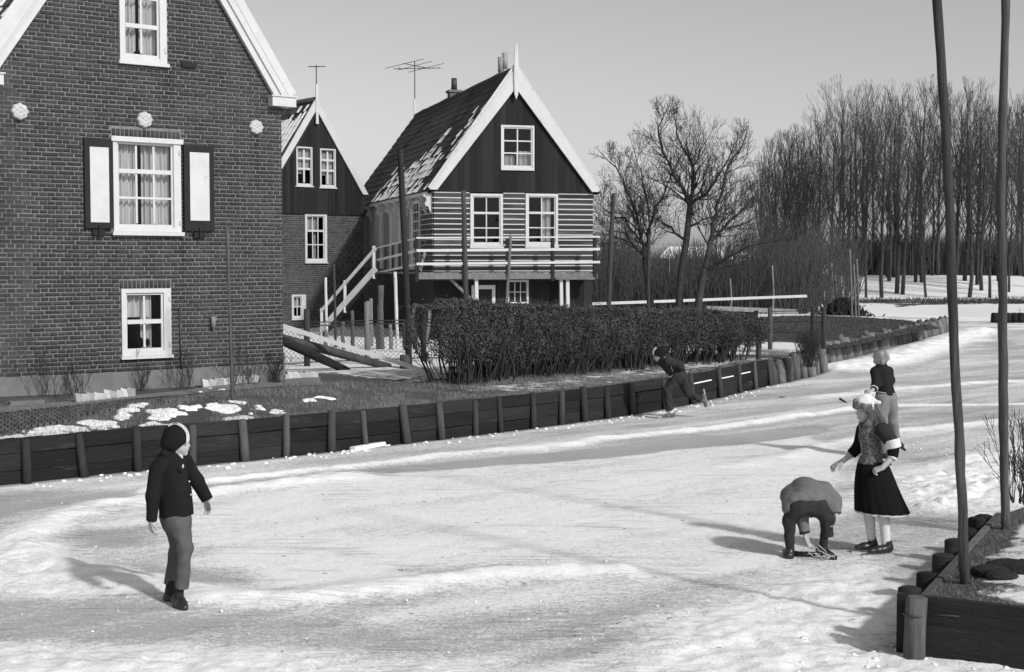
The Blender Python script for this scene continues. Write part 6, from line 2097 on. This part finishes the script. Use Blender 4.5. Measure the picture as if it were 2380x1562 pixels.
body += hand(K(226, 765, -.17), (.08, .0, -1), (.75, .6, 0), .95, .55, 1) + hand(K(543, 690, .15), (.25, 0, -.95), (-.5, -.8, 0), .95, .6, -1)
sdf_mesh('body', body, SKIN, t, .005, .018)
for yy in (-.034, .034):
    x, y, z = K(444, 268, yy); sdf_mesh('eye', [('e', (x, y, z), (.008, .011, .006))], EYE, t, .003, .002)
x, y, z = K(458, 309); sdf_mesh('mouth', [('e', (x, y, z), (.006, .018, .004))], LIPS, t, .003, .002)
hatp = [('e', K(371, 220), (.099, .086, .106)), ('c', K(345, 270), K(365, 305), .082, .06)]
hcut = [(K(462, 250), (.60, 0, -.80))]
hat = sdf_mesh('knitted_cap', hatp, HATB, t, .006, .03, hcut, .0015, 60, (1, 1, 1), 2)
sdf_mesh('stripe', [('e', K(371, 220), (.103, .09, .110))], WOOLW, hat, .005, .02, hcut + [((0, -.026, 0), (0, 1, 0)), ((0, -.037, 0), (0, -1, 0)), (K(345, 250), (-1, 0, -.2))])
sdf_mesh('stripe', [('e', K(371, 220), (.103, .09, .110))], WOOLW, hat, .005, .02, hcut + [((0, -.008, 0), (0, 1, 0)), ((0, -.018, 0), (0, -1, 0)), (K(345, 250), (-1, 0, -.2))])
jk = [('c', K(325, 425), K(350, 600), .118, .122), ('c', K(350, 600), K(366, 775), .122, .122, {'flat': True}), ('c', K(290, 392, -.11), K(335, 398, .12), .062, .06), ('c', K(335, 330), K(330, 400), .058, .075),
      ('c', K(272, 415, -.14), K(246, 600, -.165), .06, .052), ('c', K(246, 600, -.165), K(227, 780, -.165), .052, .045, {'flat': True}),
      ('c', K(405, 425, .13), K(482, 560, .16), .06, .052), ('c', K(482, 560, .16), K(556, 702, .152), .052, .044, {'flat': True})]
jacket = sdf_mesh('jacket', jk, NAVY, t, .0065, .022, (), .0045, 20, (1, 1, .5), 4)
sdf_mesh('collar', [('c', K(300, 318, -.06), K(420, 440, -.085), .026, .014), ('c', K(300, 318, -.06), K(298, 320, .05), .024, .024), ('c', K(385, 330, .05), K(425, 430, .02), .02, .012)], NAVY, t, .006, .02)
sdf_mesh('shirt', [('c', K(392, 345, -.01), K(418, 420, -.04), .03, .018)], SHIRT, t, .006, .02)
for X, Y in ((474, 523), (484, 617), (459, 612)):
    x, y, z = K(X, Y, -.05); sdf_mesh('button', [('e', (x, y, z), (.007, .005, .007))], WOOLW, jacket, .0025, .002)
tr = [('c', K(352, 770), K(368, 815), .108, .112), ('c', K(390, 815, -.05), K(450, 985, -.10), .085, .054), ('c', K(450, 985, -.10), K(424, 1272, -.11), .054, .048, {'flat': True}),
      ('c', K(340, 815, .05), K(350, 1005, .07), .08, .05, {'k': .006}), ('c', K(350, 1005, .07), K(300, 1283, .06), .05, .043, {'flat': True, 'k': .006})]
sdf_mesh('trousers', tr, GREYT, t, .006, .03, ((K(360, 760), (0, 0, 1)),), .003, 34, (1, 1, .8), 6)
sdf_mesh('sock', [('c', K(405, 1240, -.1), K(400, 1350, -.1), .036, .036)], SOCK, t, .006)
sdf_mesh('sock', [('c', K(310, 1260, .05), K(303, 1360, .05), .034, .034)], SOCK, t, .006)
sh = sdf_mesh('shoe', [('c', (.015, -.085, .04), (.065, -.15, .034), .042, .04), ('c', (.065, -.15, .034), (.095, -.195, .024), .04, .028), ('c', (.02, -.09, .06), (.025, -.095, .095), .036, .034)], LEATH, t, .005, .02, (((0, 0, .003), (0, 0, -1)),))
sdf_mesh('buckle', [('c', (.04, -.155, .068), (.075, -.135, .066), .006, .006)], STEEL, sh, .003)
sdf_mesh('shoe', [('c', (-.085, .06, .036), (-.02, .04, .034), .04, .037), ('c', (-.02, .04, .034), (.025, .02, .026), .036, .03), ('c', (-.075, .055, .06), (-.072, .052, .1), .034, .034)], LEATH, t, .005, .02, (((0, 0, .003), (0, 0, -1)),))

# ------------------------------------------------------------------ 2: girl in traditional dress
t, K, s = figure('girl in white cap, patterned bodice and long black skirt standing on skates', (2750, 1350), 2.2317, (900, 1440))
body = [('e', K(800, 250), (.076, .068, .095)), ('e', K(775, 310), (.045, .046, .045)), ('c', K(756, 346), K(765, 345), .015, .018), ('c', K(737, 268), K(724, 293), .007, .0105, {'k': .008}),
        ('c', K(737, 318, -.008), K(737, 318, .008), .008, .008, {'k': .007}), ('c', K(740, 331, -.007), K(740, 331, .007), .0075, .0075, {'k': .006}), ('c', K(738, 250, -.025), K(738, 250, .025), .012, .012),
        ('c', K(805, 335), K(830, 395), .036, .04), ('c', K(828, 430), K(850, 650), .07, .07), ('c', K(850, 700), K(860, 760), .09, .1), ('c', K(880, 405, -.09), K(810, 415, .09), .04, .04),
        ('c', K(925, 415, -.12), K(985, 530, -.16), .036, .032), ('c', K(985, 530, -.16), K(975, 605, -.175), .033, .031), ('c', K(975, 605, -.175), K(888, 690, -.20), .031, .022),
        ('c', K(800, 430, .1), K(775, 590, .13), .036, .031), ('c', K(775, 590, .13), K(725, 645, .14), .031, .029), ('c', K(725, 645, .14), K(655, 700, .14), .029, .021),
        ('c', K(838, 800, .05), K(838, 1050, .05), .07, .05), ('c', K(838, 1050, .05), K(868, 1310, .05), .047, .033), ('c', K(930, 800, -.05), K(938, 1060, -.05), .07, .05), ('c', K(938, 1060, -.05), K(962, 1350, -.05), .048, .033)]
body += hand(K(885, 692, -.2), (-.9, .1, -.35), (.1, .5, -.85), .85, 1.5, -1) + hand(K(652, 702, .14), (-.86, -.1, -.5), (.3, .3, -.9), 1.0, .35, 1, .28)
sdf_mesh('body', body, SKIN, t, .005, .016)
for yy in (-.036, .036):
    x, y, z = K(748, 268, yy); sdf_mesh('eye', [('e', (x, y, z), (.008, .011, .006))], EYE, t, .003, .002)
x, y, z = K(733, 325); sdf_mesh('mouth', [('e', (x, y, z), (.006, .017, .0045))], LIPS, t, .003, .002)
hair = sdf_mesh('hair', [('e', K(806, 240), (.088, .08, .09)), ('c', K(850, 240), K(895, 335), .055, .045), ('c', K(865, 300, -.03), K(935, 350, -.05), .04, .022), ('c', K(830, 290, -.06), K(800, 352, -.075), .024, .026), ('c', K(800, 352, -.075), K(770, 372, -.07), .022, .012), ('c', K(830, 290, .06), K(800, 350, .07), .024, .022),
                        ('c', K(735, 205, -.03), K(716, 238, -.03), .03, .016), ('c', K(728, 205, .03), K(712, 238, .03), .03, .016), ('c', K(770, 215, -.06), K(778, 262, -.068), .026, .014),
                        ('e', K(752, 295), (.055, .075, .062), {'sub': True})], HAIRG, t, .0055, .022, (), .004, 42, (1, 1, .15), 3)
ln = []
for _ in range(170):
    a = gp.uniform(-1, 1); st = Vector(K(800 + gp.uniform(-50, 70), 195 + gp.uniform(-5, 40), -.075 * abs(math.cos(a)) - .004))
    e = Vector(K(gp.uniform(790, 940), gp.uniform(320, 375), -.09 + gp.uniform(-.015, .02))); m_ = st.lerp(e, .5) + Vector((.02, -.02 + gp.uniform(-.01, .008), -.005))
    ln.append([st, m_, e, e + Vector((gp.uniform(-.025, .02), gp.uniform(-.01, .01), -.02))])
for _ in range(60):
    st = Vector(K(gp.uniform(720, 790), 195, gp.uniform(-.06, .04))); e = Vector(K(gp.uniform(702, 790), gp.uniform(232, 256), st.y * 1.15 - .01)); ln.append([st, st.lerp(e, .5) + Vector((-.008, -.006, .004)), e])
strands('hair_strands', ln, HAIRG, hair)
cap = sdf_mesh('linen_cap', [('e', K(796, 208), (.094, .08, .08), {'rot': -.12}), ('c', K(850, 190, -.05), K(884, 188, -.07), .03, .016)], BONNET, t, .0055, .02, ((K(700, 195), (-.18, 0, -1)),), .002, 40, (1, 1, 1), 5)
sdf_mesh('cap_band', [('c', K(828, 196, -.076), K(838, 245, -.082), .012, .009), ('c', K(836, 245, -.082), K(818, 312, -.075), .009, .011)], BONNET, cap, .004, .01)


def pattern_mat(name, a, b, sc):
    m, nt, bs = nodes_of(name)
    tc = nt.nodes.new('ShaderNodeTexCoord'); v = N(nt, 'ShaderNodeTexVoronoi', Scale=sc); L(nt, tc.outputs['Object'], v.inputs['Vector'])
    w = N(nt, 'ShaderNodeTexNoise', Scale=sc * 1.7, Detail=4.0); L(nt, tc.outputs['Object'], w.inputs['Vector'])
    q = math_node(nt, 'SINE', math_node(nt, 'MULTIPLY', v.outputs['Distance'], 22.0))
    q = math_node(nt, 'MULTIPLY_ADD', q, .3, .35); q = math_node(nt, 'ADD', q, math_node(nt, 'MULTIPLY', math_node(nt, 'SUBTRACT', w.outputs['Fac'], .5), 1.1), clamp=True)
    mx = nt.nodes.new('ShaderNodeMix'); mx.data_type = 'FLOAT'; L(nt, q, mx.inputs[0]); mx.inputs[2].default_value = a; mx.inputs[3].default_value = b
    cc = nt.nodes.new('ShaderNodeCombineColor')
    for i in range(3):
        L(nt, mx.outputs[0], cc.inputs[i])
    L(nt, cc.outputs[0], bs.inputs['Base Color']); bs.inputs['Roughness'].default_value = .9; bs.inputs['Specular IOR Level'].default_value = .1
    return m


BOD = pattern_mat('embroidered_bodice', .03, .3, 26.0)
bod = sdf_mesh('bodice', [('c', K(822, 425), K(830, 480), .082, .086), ('c', K(830, 480), K(850, 640), .086, .084, {'flat': True}), ('c', K(880, 395, -.085), K(800, 402, .085), .046, .044), ('c', K(812, 370), K(815, 400), .05, .06)], BOD, t, .006, .03)
strands('piping', [[K(858, 372, -.128), K(848, 420, -.122), K(868, 470, -.116), K(905, 492, -.118)], [K(880, 365, -.135), K(872, 410, -.14), K(884, 450, -.14)], [K(748, 395, -.02), K(752, 500, -.03), K(765, 640, -.03)]], OFFWHITE, bod, .004)


def ring(name, prof, mat, parent, pleat=0.0, npl=20, seg=96, tilt=0.0):
    """lathe with moving centre: prof = (cx, cy, z, rx, ry)"""
    V, Fq = [], []
    for j, (cx, cy, z, rx, ry) in enumerate(prof):
        for i in range(seg):
            a = 2 * math.pi * i / seg
            pl = 1 + pleat * (j / (len(prof) - 1)) * (math.sin(npl * a) * .6 + .4 * math.sin(npl * .37 * a + 1.3))
            V.append((cx + rx * pl * math.cos(a), cy + ry * pl * math.sin(a), z + tilt * rx * math.cos(a)))
    for j in range(len(prof) - 1):
        for i in range(seg):
            Fq.append((j * seg + i, j * seg + (i + 1) % seg, (j + 1) * seg + (i + 1) % seg, (j + 1) * seg + i))
    return np_mesh(name, V, [q[::-1] for q in Fq], mat, parent, True)


def rp(X0, X1, Y, ry, y=0.0):
    a, b = K(X0, Y), K(X1, Y); return ((a[0] + b[0]) / 2, y, a[2], (b[0] - a[0]) / 2, ry)


ring('peplum', [rp(765, 925, 628, .088), rp(748, 935, 660, .1), rp(737, 940, 692, .112)], BOD, t, .05, 26)
skp = [rp(752, 945, 672, .10), rp(735, 985, 700, .125), rp(722, 1020, 780, .15), rp(716, 1060, 880, .17), rp(718, 1105, 980, .185), rp(722, 1150, 1072, .2), rp(724, 1156, 1086, .2)]
sk = ring('skirt', skp, BLACKC, t, .035, 17, 120, -.04)
ring('skirt_lining', [rp(726, 1154, 1086, .198), rp(728, 1153, 1101, .198)], OFFWHITE, sk, .035, 17, 120, -.04)
sdf_mesh('apron_tie', [('c', K(975, 662, -.04), K(985, 690, -.06), .02, .012), ('c', K(955, 690, -.1), K(940, 710, -.125), .012, .01)], BLACKC, sk, .005)
sdf_mesh('upper_sleeve', [('c', K(905, 405, -.115), K(985, 512, -.16), .066, .058, {'flat': True})], cloth('dark_sleeve', .03), t, .006, .02, (), .002, 30)
sdf_mesh('white_band', [('c', K(972, 470, -.155), K(988, 540, -.163), .066, .063, {'flat': True, 'flat0': True})], BONNET, t, .006, .01, (), .002, 40)
sdf_mesh('lower_sleeve', [('c', K(984, 515, -.16), K(975, 612, -.178), .056, .042, {'flat': True})], BLACKC, t, .006, .02)
sdf_mesh('cuff', [('c', K(975, 606, -.177), K(966, 622, -.18), .043, .04, {'flat': True, 'flat0': True})], BONNET, t, .005, .01)
sdf_mesh('lower_sleeve', [('c', K(800, 440, .105), K(775, 585, .13), .056, .05), ('c', K(775, 585, .13), K(716, 650, .14), .05, .046, {'flat': True})], BLACKC, t, .006, .02)
sdf_mesh('bracelet', [('c', K(664, 690, .14), K(658, 697, .14), .025, .025, {'flat': True, 'flat0': True})], BONNET, t, .004, .005)
for (a, b, y) in ((K(838, 1060, .05), K(868, 1305, .05), .05), (K(937, 1060, -.05), K(962, 1352, -.05), -.05)):
    sdf_mesh('stocking', [('c', a, b, .051, .037)], STOCK, t, .006, .02, (), .0015, 40)


def skate(K_heel, K_toe, h0, parent, r=.037, blade=True, ext=.06, mat=LEATH, ank=None):
    """boot standing on a low blade"""
    a, b = Vector(K_heel), Vector(K_toe)
    sh = sdf_mesh('skate_boot', [('c', a + Vector((0, 0, .005)), a.lerp(b, .6), r * 1.05, r * .95), ('c', a.lerp(b, .6), b, r * .95, r * .68), ('c', a + Vector((0, 0, .02)), a + Vector(ank or (0, 0, .075)), r, r * .98, {'flat': True})], mat, parent, .005, .02, ((a + Vector((0, 0, -r * .92)), (0, 0, -1)),))
    if blade:
        d = (b - a); d.z = 0; d.normalize()
        z = h0
        m = MB(); p0 = a - d * .05; p1 = b + d * ext
        m.beam(Vector((p0.x, p0.y, z + .012)), Vector((p1.x, p1.y, z + .012)), .006, .02); m.build('blade', STEEL, sh)
        for k in (.15, .75):
            q = a.lerp(b, k); m = MB(); m.beam(Vector((q.x, q.y, z + .02)), Vector((q.x, q.y, a.z - r * .7)), .012, .03, up=tuple(d)); m.build('blade_mount', STEEL, sh)
    return sh


skate((.085, -.055, .062), (-.075, -.10, .052), 0.0, t, .038, ext=.08, ank=(-.01, 0, .07))
skate((-.015, .06, .065), (-.155, .045, .055), 0.0, t, .036, ext=.05, ank=(-.012, 0, .08))

# ------------------------------------------------------------------ 3: child bending over
t, K, s = figure('small child in grey sweater bending double to tie a skate', (2750, 1350), 2.2317, (340, 1470))
body = [('e', K(335, 1075, .30), (.075, .085, .075)), ('c', K(335, 1040, .25), K(345, 980, .2), .04, .05), ('c', K(345, 960, .18), K(335, 1040, .0), .1, .09), ('c', K(240, 960, .22), K(470, 950, .22), .045, .045),
        ('c', K(250, 970, .18), K(292, 1100, .05), .035, .03), ('c', K(292, 1100, .05), K(322, 1270, -.01), .03, .02), ('c', K(490, 950, .15), K(562, 1015, .03), .035, .03), ('c', K(562, 1015, .03), K(562, 1110, -.035), .029, .02),
        ('c', K(255, 1060, -.02), K(192, 1150, .02), .065, .045), ('c', K(192, 1150, .02), K(200, 1400, .03), .04, .028), ('c', K(420, 1060, -.02), K(495, 1140, .02), .065, .045), ('c', K(495, 1140, .02), K(475, 1380, .0), .04, .028)]
body += hand(K(325, 1275, -.01), (.25, -.1, -.95), (.8, -.5, .2), 1.05, .7, 1) + hand(K(561, 1105, -.035), (-.22, -.05, -.95), (-.8, -.4, 0), .9, .6, -1, .2)
sdf_mesh('body', body, SKIN, t, .005, .018)
sdf_mesh('hair', [('e', K(335, 1085, .31), (.083, .09, .082))], HAIRB, t, .006, .02, (), .004, 50)
swp = [('e', K(350, 965, .13), (.155, .2, .138)), ('c', K(225, 985, .14), K(470, 960, .16), .085, .085), ('c', K(200, 990, .02), K(170, 1066, -.02), .07, .042), ('c', K(470, 985, .02), K(520, 1036, -.02), .062, .03), ('c', K(290, 970, -.03), K(400, 965, -.03), .075, .075), ('c', K(225, 990, -.04), K(190, 1050, -.05), .06, .04),
       ('c', K(500, 930, .12), K(562, 1010, .03), .07, .057), ('c', K(562, 1010, .03), K(563, 1094, -.03), .057, .043, {'flat': True}), ('c', K(265, 1000, .15), K(292, 1100, .05), .06, .058), ('c', K(292, 1100, .05), K(318, 1258, -.01), .058, .046, {'flat': True}), ('c', K(285, 1095, .08), K(385, 1105, .08), .056, .05)]
sdf_mesh('sweater', swp, SWEAT, t, .006, .04, (), .0035, 26, (1, 1, 1), 8)
sdf_mesh('cuff', [('c', K(316, 1250, -.008), K(320, 1266, -.012), .048, .044, {'flat': True, 'flat0': True})], DKTR, t, .005)
sdf_mesh('trousers', [('c', K(262, 1035, -.05), K(412, 1040, -.05), .078, .078), ('c', K(245, 1050, -.04), K(190, 1150, -.02), .078, .056), ('c', K(190, 1150, -.02), K(198, 1345, .0), .05, .042), ('c', K(425, 1055, -.04), K(497, 1140, -.01), .078, .058), ('c', K(497, 1140, -.01), K(500, 1292, -.01), .056, .056, {'flat': True})], DKTR, t, .006, .035, (), .003, 22, (1, 1, 1), 9)
sdf_mesh('sock', [('c', K(198, 1340, .0), K(205, 1420, .0), .036, .034), ], SOCK, t, .006)
sdf_mesh('sock', [('c', K(475, 1280, -.01), K(470, 1390, -.01), .035, .034)], SOCK, t, .006)
sdf_mesh('shoe', [('c', K(188, 1445, -.02), K(195, 1440, .09), .046, .04), ('c', K(205, 1400, .0), K(205, 1370, .0), .036, .034)], LEATH, t, .005, .02, (((0, 0, .003), (0, 0, -1)),))
sh = sdf_mesh('skate_boot', [('c', K(450, 1400, .0), K(525, 1440, -.07), .045, .034), ('c', K(470, 1390, .0), K(472, 1345, .0), .038, .036)], LEATH, t, .005, .02, (((0, 0, .014), (0, 0, -1)),))
m = MB(); m.beam(K(430, 1463, .01), K(540, 1463, -.09), .03, .014); m.tube([K(535, 1465, -.085), K(556, 1455, -.095), K(560, 1425, -.1)], [.012, .01, .006], 6); m.build('skate_runner', BLACKFLAT, sh)
ln = []
for q in range(9):
    c_ = Vector(K(gp.uniform(430, 530), gp.uniform(1400, 1450), -.1)); ps = [c_]
    for _ in range(6):
        ps.append(ps[-1] + Vector((gp.uniform(-.05, .05), gp.uniform(-.02, .01), gp.uniform(-.03, .025)))); ps[-1].z = max(ps[-1].z, .008)
    ln.append(ps)
ln.append([K(420, 1350, -.05), K(470, 1390, -.07), K(510, 1450, -.1)]); ln.append([K(340, 1410, -.06), K(380, 1440, -.08), K(440, 1440, -.09), K(500, 1465, -.1)])
strands('laces', ln, OFFWHITE, sh, .0045)
b0 = t.location
m = MB(); a = b0 + Vector(K(262, 1448, .06)); b_ = b0 + Vector(K(415, 1440, .04)); a.z = b_.z = .03
m.beam(a, b_, .05, .03); m.tube([a, a + Vector((-.03, 0, .01))], [.024, .01], 8); o = m.build('wooden_skate', BLACKWOOD_H); tag(o, 'dark wooden skate lying on the ice at the bending child\'s hands', 'skate')
m = MB(); m.beam(a + Vector((-.05, 0, -.022)), b_ + Vector((.02, 0, -.022)), .005, .02); m.build('blade', METAL, o)

# ------------------------------------------------------------------ 4: speed skater by the planked bank
t, K, s = figure('skater in dark tracksuit and striped cap gliding past the planked bank', (2250, 1200), 4.4625, (680, 1370))
body = [('e', K(535, 325), (.09, .075, .09)), ('e', K(505, 380), (.055, .05, .05)), ('c', K(510, 425), K(500, 418), .02, .022), ('c', K(452, 352), K(447, 385), .009, .012, {'k': .008}), ('c', K(468, 400, -.01), K(468, 400, .01), .01, .01), ('c', K(560, 380), K(610, 430), .045, .05),
        ('c', K(640, 440), K(840, 640), .1, .1), ('c', K(655, 430, -.13), K(655, 430, .13), .05, .05), ('c', K(680, 440, -.15), K(860, 490, -.18), .04, .035), ('c', K(860, 490, -.18), K(900, 570, -.05), .034, .024), ('c', K(680, 440, .15), K(860, 490, .18), .04, .035), ('c', K(860, 490, .18), K(900, 575, .04), .034, .024),
        ('c', K(840, 690, -.06), K(655, 890, -.09), .08, .055), ('c', K(655, 890, -.09), K(712, 1260, -.08), .05, .036), ('c', K(890, 690, .06), K(1020, 960, .08), .08, .055), ('c', K(1020, 960, .08), K(1240, 1080, .08), .05, .034)]
body += hand(K(900, 570, -.05), (.3, .6, -.5), (.6, -.5, .3), 1.0, .8, 1) + hand(K(900, 575, .04), (.3, -.6, -.5), (.6, .5, .3), 1.0, .8, -1)
sdf_mesh('body', body, SKIN, t, .006, .02)
for yy in (-.036, .036):
    sdf_mesh('eye', [('e', K(465, 345, yy), (.009, .012, .007))], EYE, t, .003, .002)
hc = [(K(430, 330), (-.33, 0, -.94))]
hat = sdf_mesh('knitted_cap', [('e', K(535, 305), (.112, .09, .108)), ('c', K(570, 350), K(580, 375), .07, .05)], HATB, t, .007, .03, hc)
for y0 in (-.052, -.012):
    sdf_mesh('stripe', [('e', K(535, 305), (.117, .094, .112))], WOOLW, hat, .006, .02, hc + [((0, y0 + .022, 0), (0, 1, 0)), ((0, y0, 0), (0, -1, 0)), (K(500, 300), (1, 0, .15))])
sdf_mesh('tracksuit_top', [('c', K(635, 435), K(740, 540), .118, .122), ('c', K(740, 540), K(865, 660), .122, .118), ('c', K(650, 430, -.13), K(650, 430, .13), .06, .06), ('c', K(675, 440, -.15), K(858, 490, -.185), .06, .053), ('c', K(858, 490, -.185), K(905, 572, -.05), .053, .043, {'flat': True}),
                           ('c', K(675, 440, .15), K(858, 490, .185), .06, .053), ('c', K(858, 490, .185), K(905, 577, .04), .053, .043, {'flat': True}), ('c', K(590, 405), K(630, 440), .062, .08)], DKGREY, t, .007, .04, (), .003, 18, (1, 1, 1), 3)
strands('piping', [[K(592, 362, -.075), K(615, 362, -.1), K(660, 430, -.2), K(705, 500, -.19), K(738, 590, -.13)], [K(690, 690, -.09), K(730, 660, -.12), K(750, 625, -.13)]], WOOLW, t, .008)
sdf_mesh('trousers', [('c', K(830, 680, -.05), K(885, 680, .06), .12, .118), ('c', K(835, 690, -.06), K(655, 890, -.09), .105, .072), ('c', K(655, 890, -.09), K(700, 1225, -.08), .072, .058, {'flat': True}), ('c', K(890, 690, .06), K(1020, 960, .08), .1, .07), ('c', K(1020, 960, .08), K(1225, 1078, .08), .066, .048, {'flat': True})], DKGREY, t, .007, .03, (), .0055, 24, (1, 1, 1), 5)
sdf_mesh('sock', [('c', K(715, 1215, -.08), K(742, 1290, -.08), .045, .04)], WOOLW, t, .007)
skate(K(745, 1300, -.08), K(600, 1322, -.09), 0.0, t, .04, ext=.09, mat=M('worn_boot', .12, var=.6, scale=20, rough=.6), ank=(-.01, 0, .05))
bt = sdf_mesh('skate_boot', [('c', K(1262, 1000, .08), K(1298, 1160, .08), .036, .028), ('c', K(1240, 1075, .08), K(1275, 1080, .08), .04, .036)], bpy.data.materials['worn_boot'], t, .005, .02)
m = MB(); m.beam(K(1262, 895, .08), K(1345, 1215, .08), .02, .012, up=(0, 1, 0)); m.build('blade', STEEL, bt)

# ------------------------------------------------------------------ 5: blond boy seen from behind
t, K, s = figure('blond boy in dark pullover and pale trousers skating away, seen from behind', (3050, 1220), 3.72, (520, 1600))
body = [('e', K(420, 240), (.08, .078, .095)), ('e', K(400, 300, .03), (.05, .05, .045)), ('c', K(428, 320), K(435, 390), .042, .05), ('c', K(440, 430), K(485, 700), .09, .09), ('c', K(350, 415), K(525, 420, .04), .045, .045),
        ('c', K(340, 430, -.02), K(338, 590, -.1), .036, .032), ('c', K(338, 590, -.1), K(268, 645, -.17), .031, .021), ('c', K(540, 430, .05), K(578, 560, .08), .036, .032), ('c', K(578, 560, .08), K(560, 650, .16), .031, .022),
        ('c', K(445, 790, -.02), K(440, 1100, -.03), .075, .05), ('c', K(440, 1100, -.03), K(500, 1530, 0), .046, .032), ('c', K(555, 790, .02), K(600, 1090, .04), .075, .05), ('c', K(600, 1090, .04), K(690, 1400, .12), .046, .032)]
body += hand(K(262, 648, -.17), (-.9, .05, -.15), (.1, .3, -1), .95, 1.0, 1) + hand(K(560, 650, .16), (-.2, .6, -.7), (-.7, 0, .2), .95, .6, 1)
sdf_mesh('body', body, SKIN, t, .005, .018)
hair = sdf_mesh('hair', [('e', K(420, 232), (.092, .092, .105)), ('c', K(380, 290), K(395, 330), .045, .025), ('c', K(460, 290), K(470, 325), .045, .025), ('c', K(425, 290, -.03), K(430, 335, -.03), .05, .03)], HAIRB, t, .0055, .02, (), .006, 45, (1, 1, .8), 11)
ln = []
for _ in range(220):
    a = gp.uniform(0, 6.283); b = gp.uniform(-.1, 1.4)
    st = Vector(K(420, 225)) + Vector((.088 * math.cos(b) * math.cos(a), .09 * math.cos(b) * math.sin(a), .1 * math.sin(b)))
    o_ = (st - Vector(K(420, 225))).normalized(); ln.append([st, st + o_ * .012 + Vector((gp.uniform(-.015, .015), gp.uniform(-.01, .01), -.015)), st + o_ * .014 + Vector((gp.uniform(-.03, .03), gp.uniform(-.02, .02), -.045))])
strands('hair_strands', ln, HAIRB, hair, .003)
PUL = [('c', K(435, 425), K(460, 560), .104, .11), ('c', K(460, 560), K(490, 720), .11, .114, {'sy': 1.15}), ('c', K(352, 415, -.01), K(525, 420, .04), .056, .056), ('c', K(428, 335), K(432, 385), .055, .062),
       ('c', K(340, 430, -.02), K(335, 585, -.1), .062, .055), ('c', K(335, 585, -.1), K(285, 640, -.155), .055, .044, {'flat': True}), ('c', K(538, 430, .05), K(578, 560, .08), .06, .052), ('c', K(578, 560, .08), K(562, 645, .155), .052, .043, {'flat': True})]
hem = (K(490, 733), (-.12, 0, -1))
pul = sdf_mesh('pullover', PUL, cloth('dark_pullover', .02), t, .006, .035, (hem,), .003, 20, (1, 1, 1), 7)
big = [(p[0], p[1], p[2], p[3] + .004, p[4] + .004) + tuple(p[5:]) for p in PUL[:2]]
sdf_mesh('stripe', big, WOOLW, pul, .005, .03, ((K(490, 712), (-.12, 0, -1)), (K(490, 700), (.12, 0, 1))))
sdf_mesh('stripe', [('c', K(300, 625, -.135), K(290, 636, -.15), .05, .049, {'flat': True, 'flat0': True})], WOOLW, pul, .004, .01)
sdf_mesh('trousers', [('c', K(465, 760, -.01), K(520, 760, .02), .105, .105), ('c', K(440, 790, -.02), K(440, 1100, -.03), .092, .068), ('c', K(440, 1100, -.03), K(498, 1520, 0), .068, .055, {'flat': True}), ('c', K(560, 790, .02), K(602, 1090, .045), .092, .068), ('c', K(602, 1090, .045), K(690, 1378, .115), .066, .052, {'flat': True})], PALEG, t, .006, .035, ((K(490, 715), (0, 0, 1)),), .0055, 24, (1, 1, .8), 10)
skate(K(500, 1555, -.02), K(470, 1560, .14), 0.0, t, .038, ext=.05)
sh = sdf_mesh('skate_boot', [('c', K(690, 1395, .11), K(720, 1425, .0), .042, .032), ('c', K(688, 1375, .12), K(690, 1400, .11), .04, .04)], LEATH, t, .005, .02)
m = MB(); m.beam(K(700, 1440, .16), K(760, 1478, -.04), .006, .03); m.build('blade', METAL, sh)

# ------------------------------------------------------------------ small things on the ice
m = MB(); a, b_ = G(1952, 928), G(1968, 938); m.tube([a + Vector((0, 0, .02)), b_ + Vector((0, 0, .02))], [.014, .01], 5); tag(m.build('stick', BARK), 'short dark stick lying on the ice left of the blond boy', 'stick')
p = G(1818, 925); m = MB(); m.tube([p + Vector((-.05, 0, .015)), p + Vector((.06, .03, .015))], [.012, .008], 5); tag(m.build('stick', BARK), 'tiny dark twig on the ice near the plank bank end', 'stick')
for i in range(60):
    pass
segs = []
for _ in range(90):
    p = G(gp.uniform(600, 2100), gp.uniform(1150, 1540)); a = gp.uniform(0, 6.28); l_ = gp.uniform(.01, .05)
    segs.append(((p.x, p.y, .014), (p.x + l_ * math.cos(a), p.y + l_ * math.sin(a), .02), .0025, .002))
o = tubes_mesh('straw_bits', segs, BARK, None, 3); tag(o, 'scattered bits of straw and twig frozen on the ice', 'debris', kind='stuff')
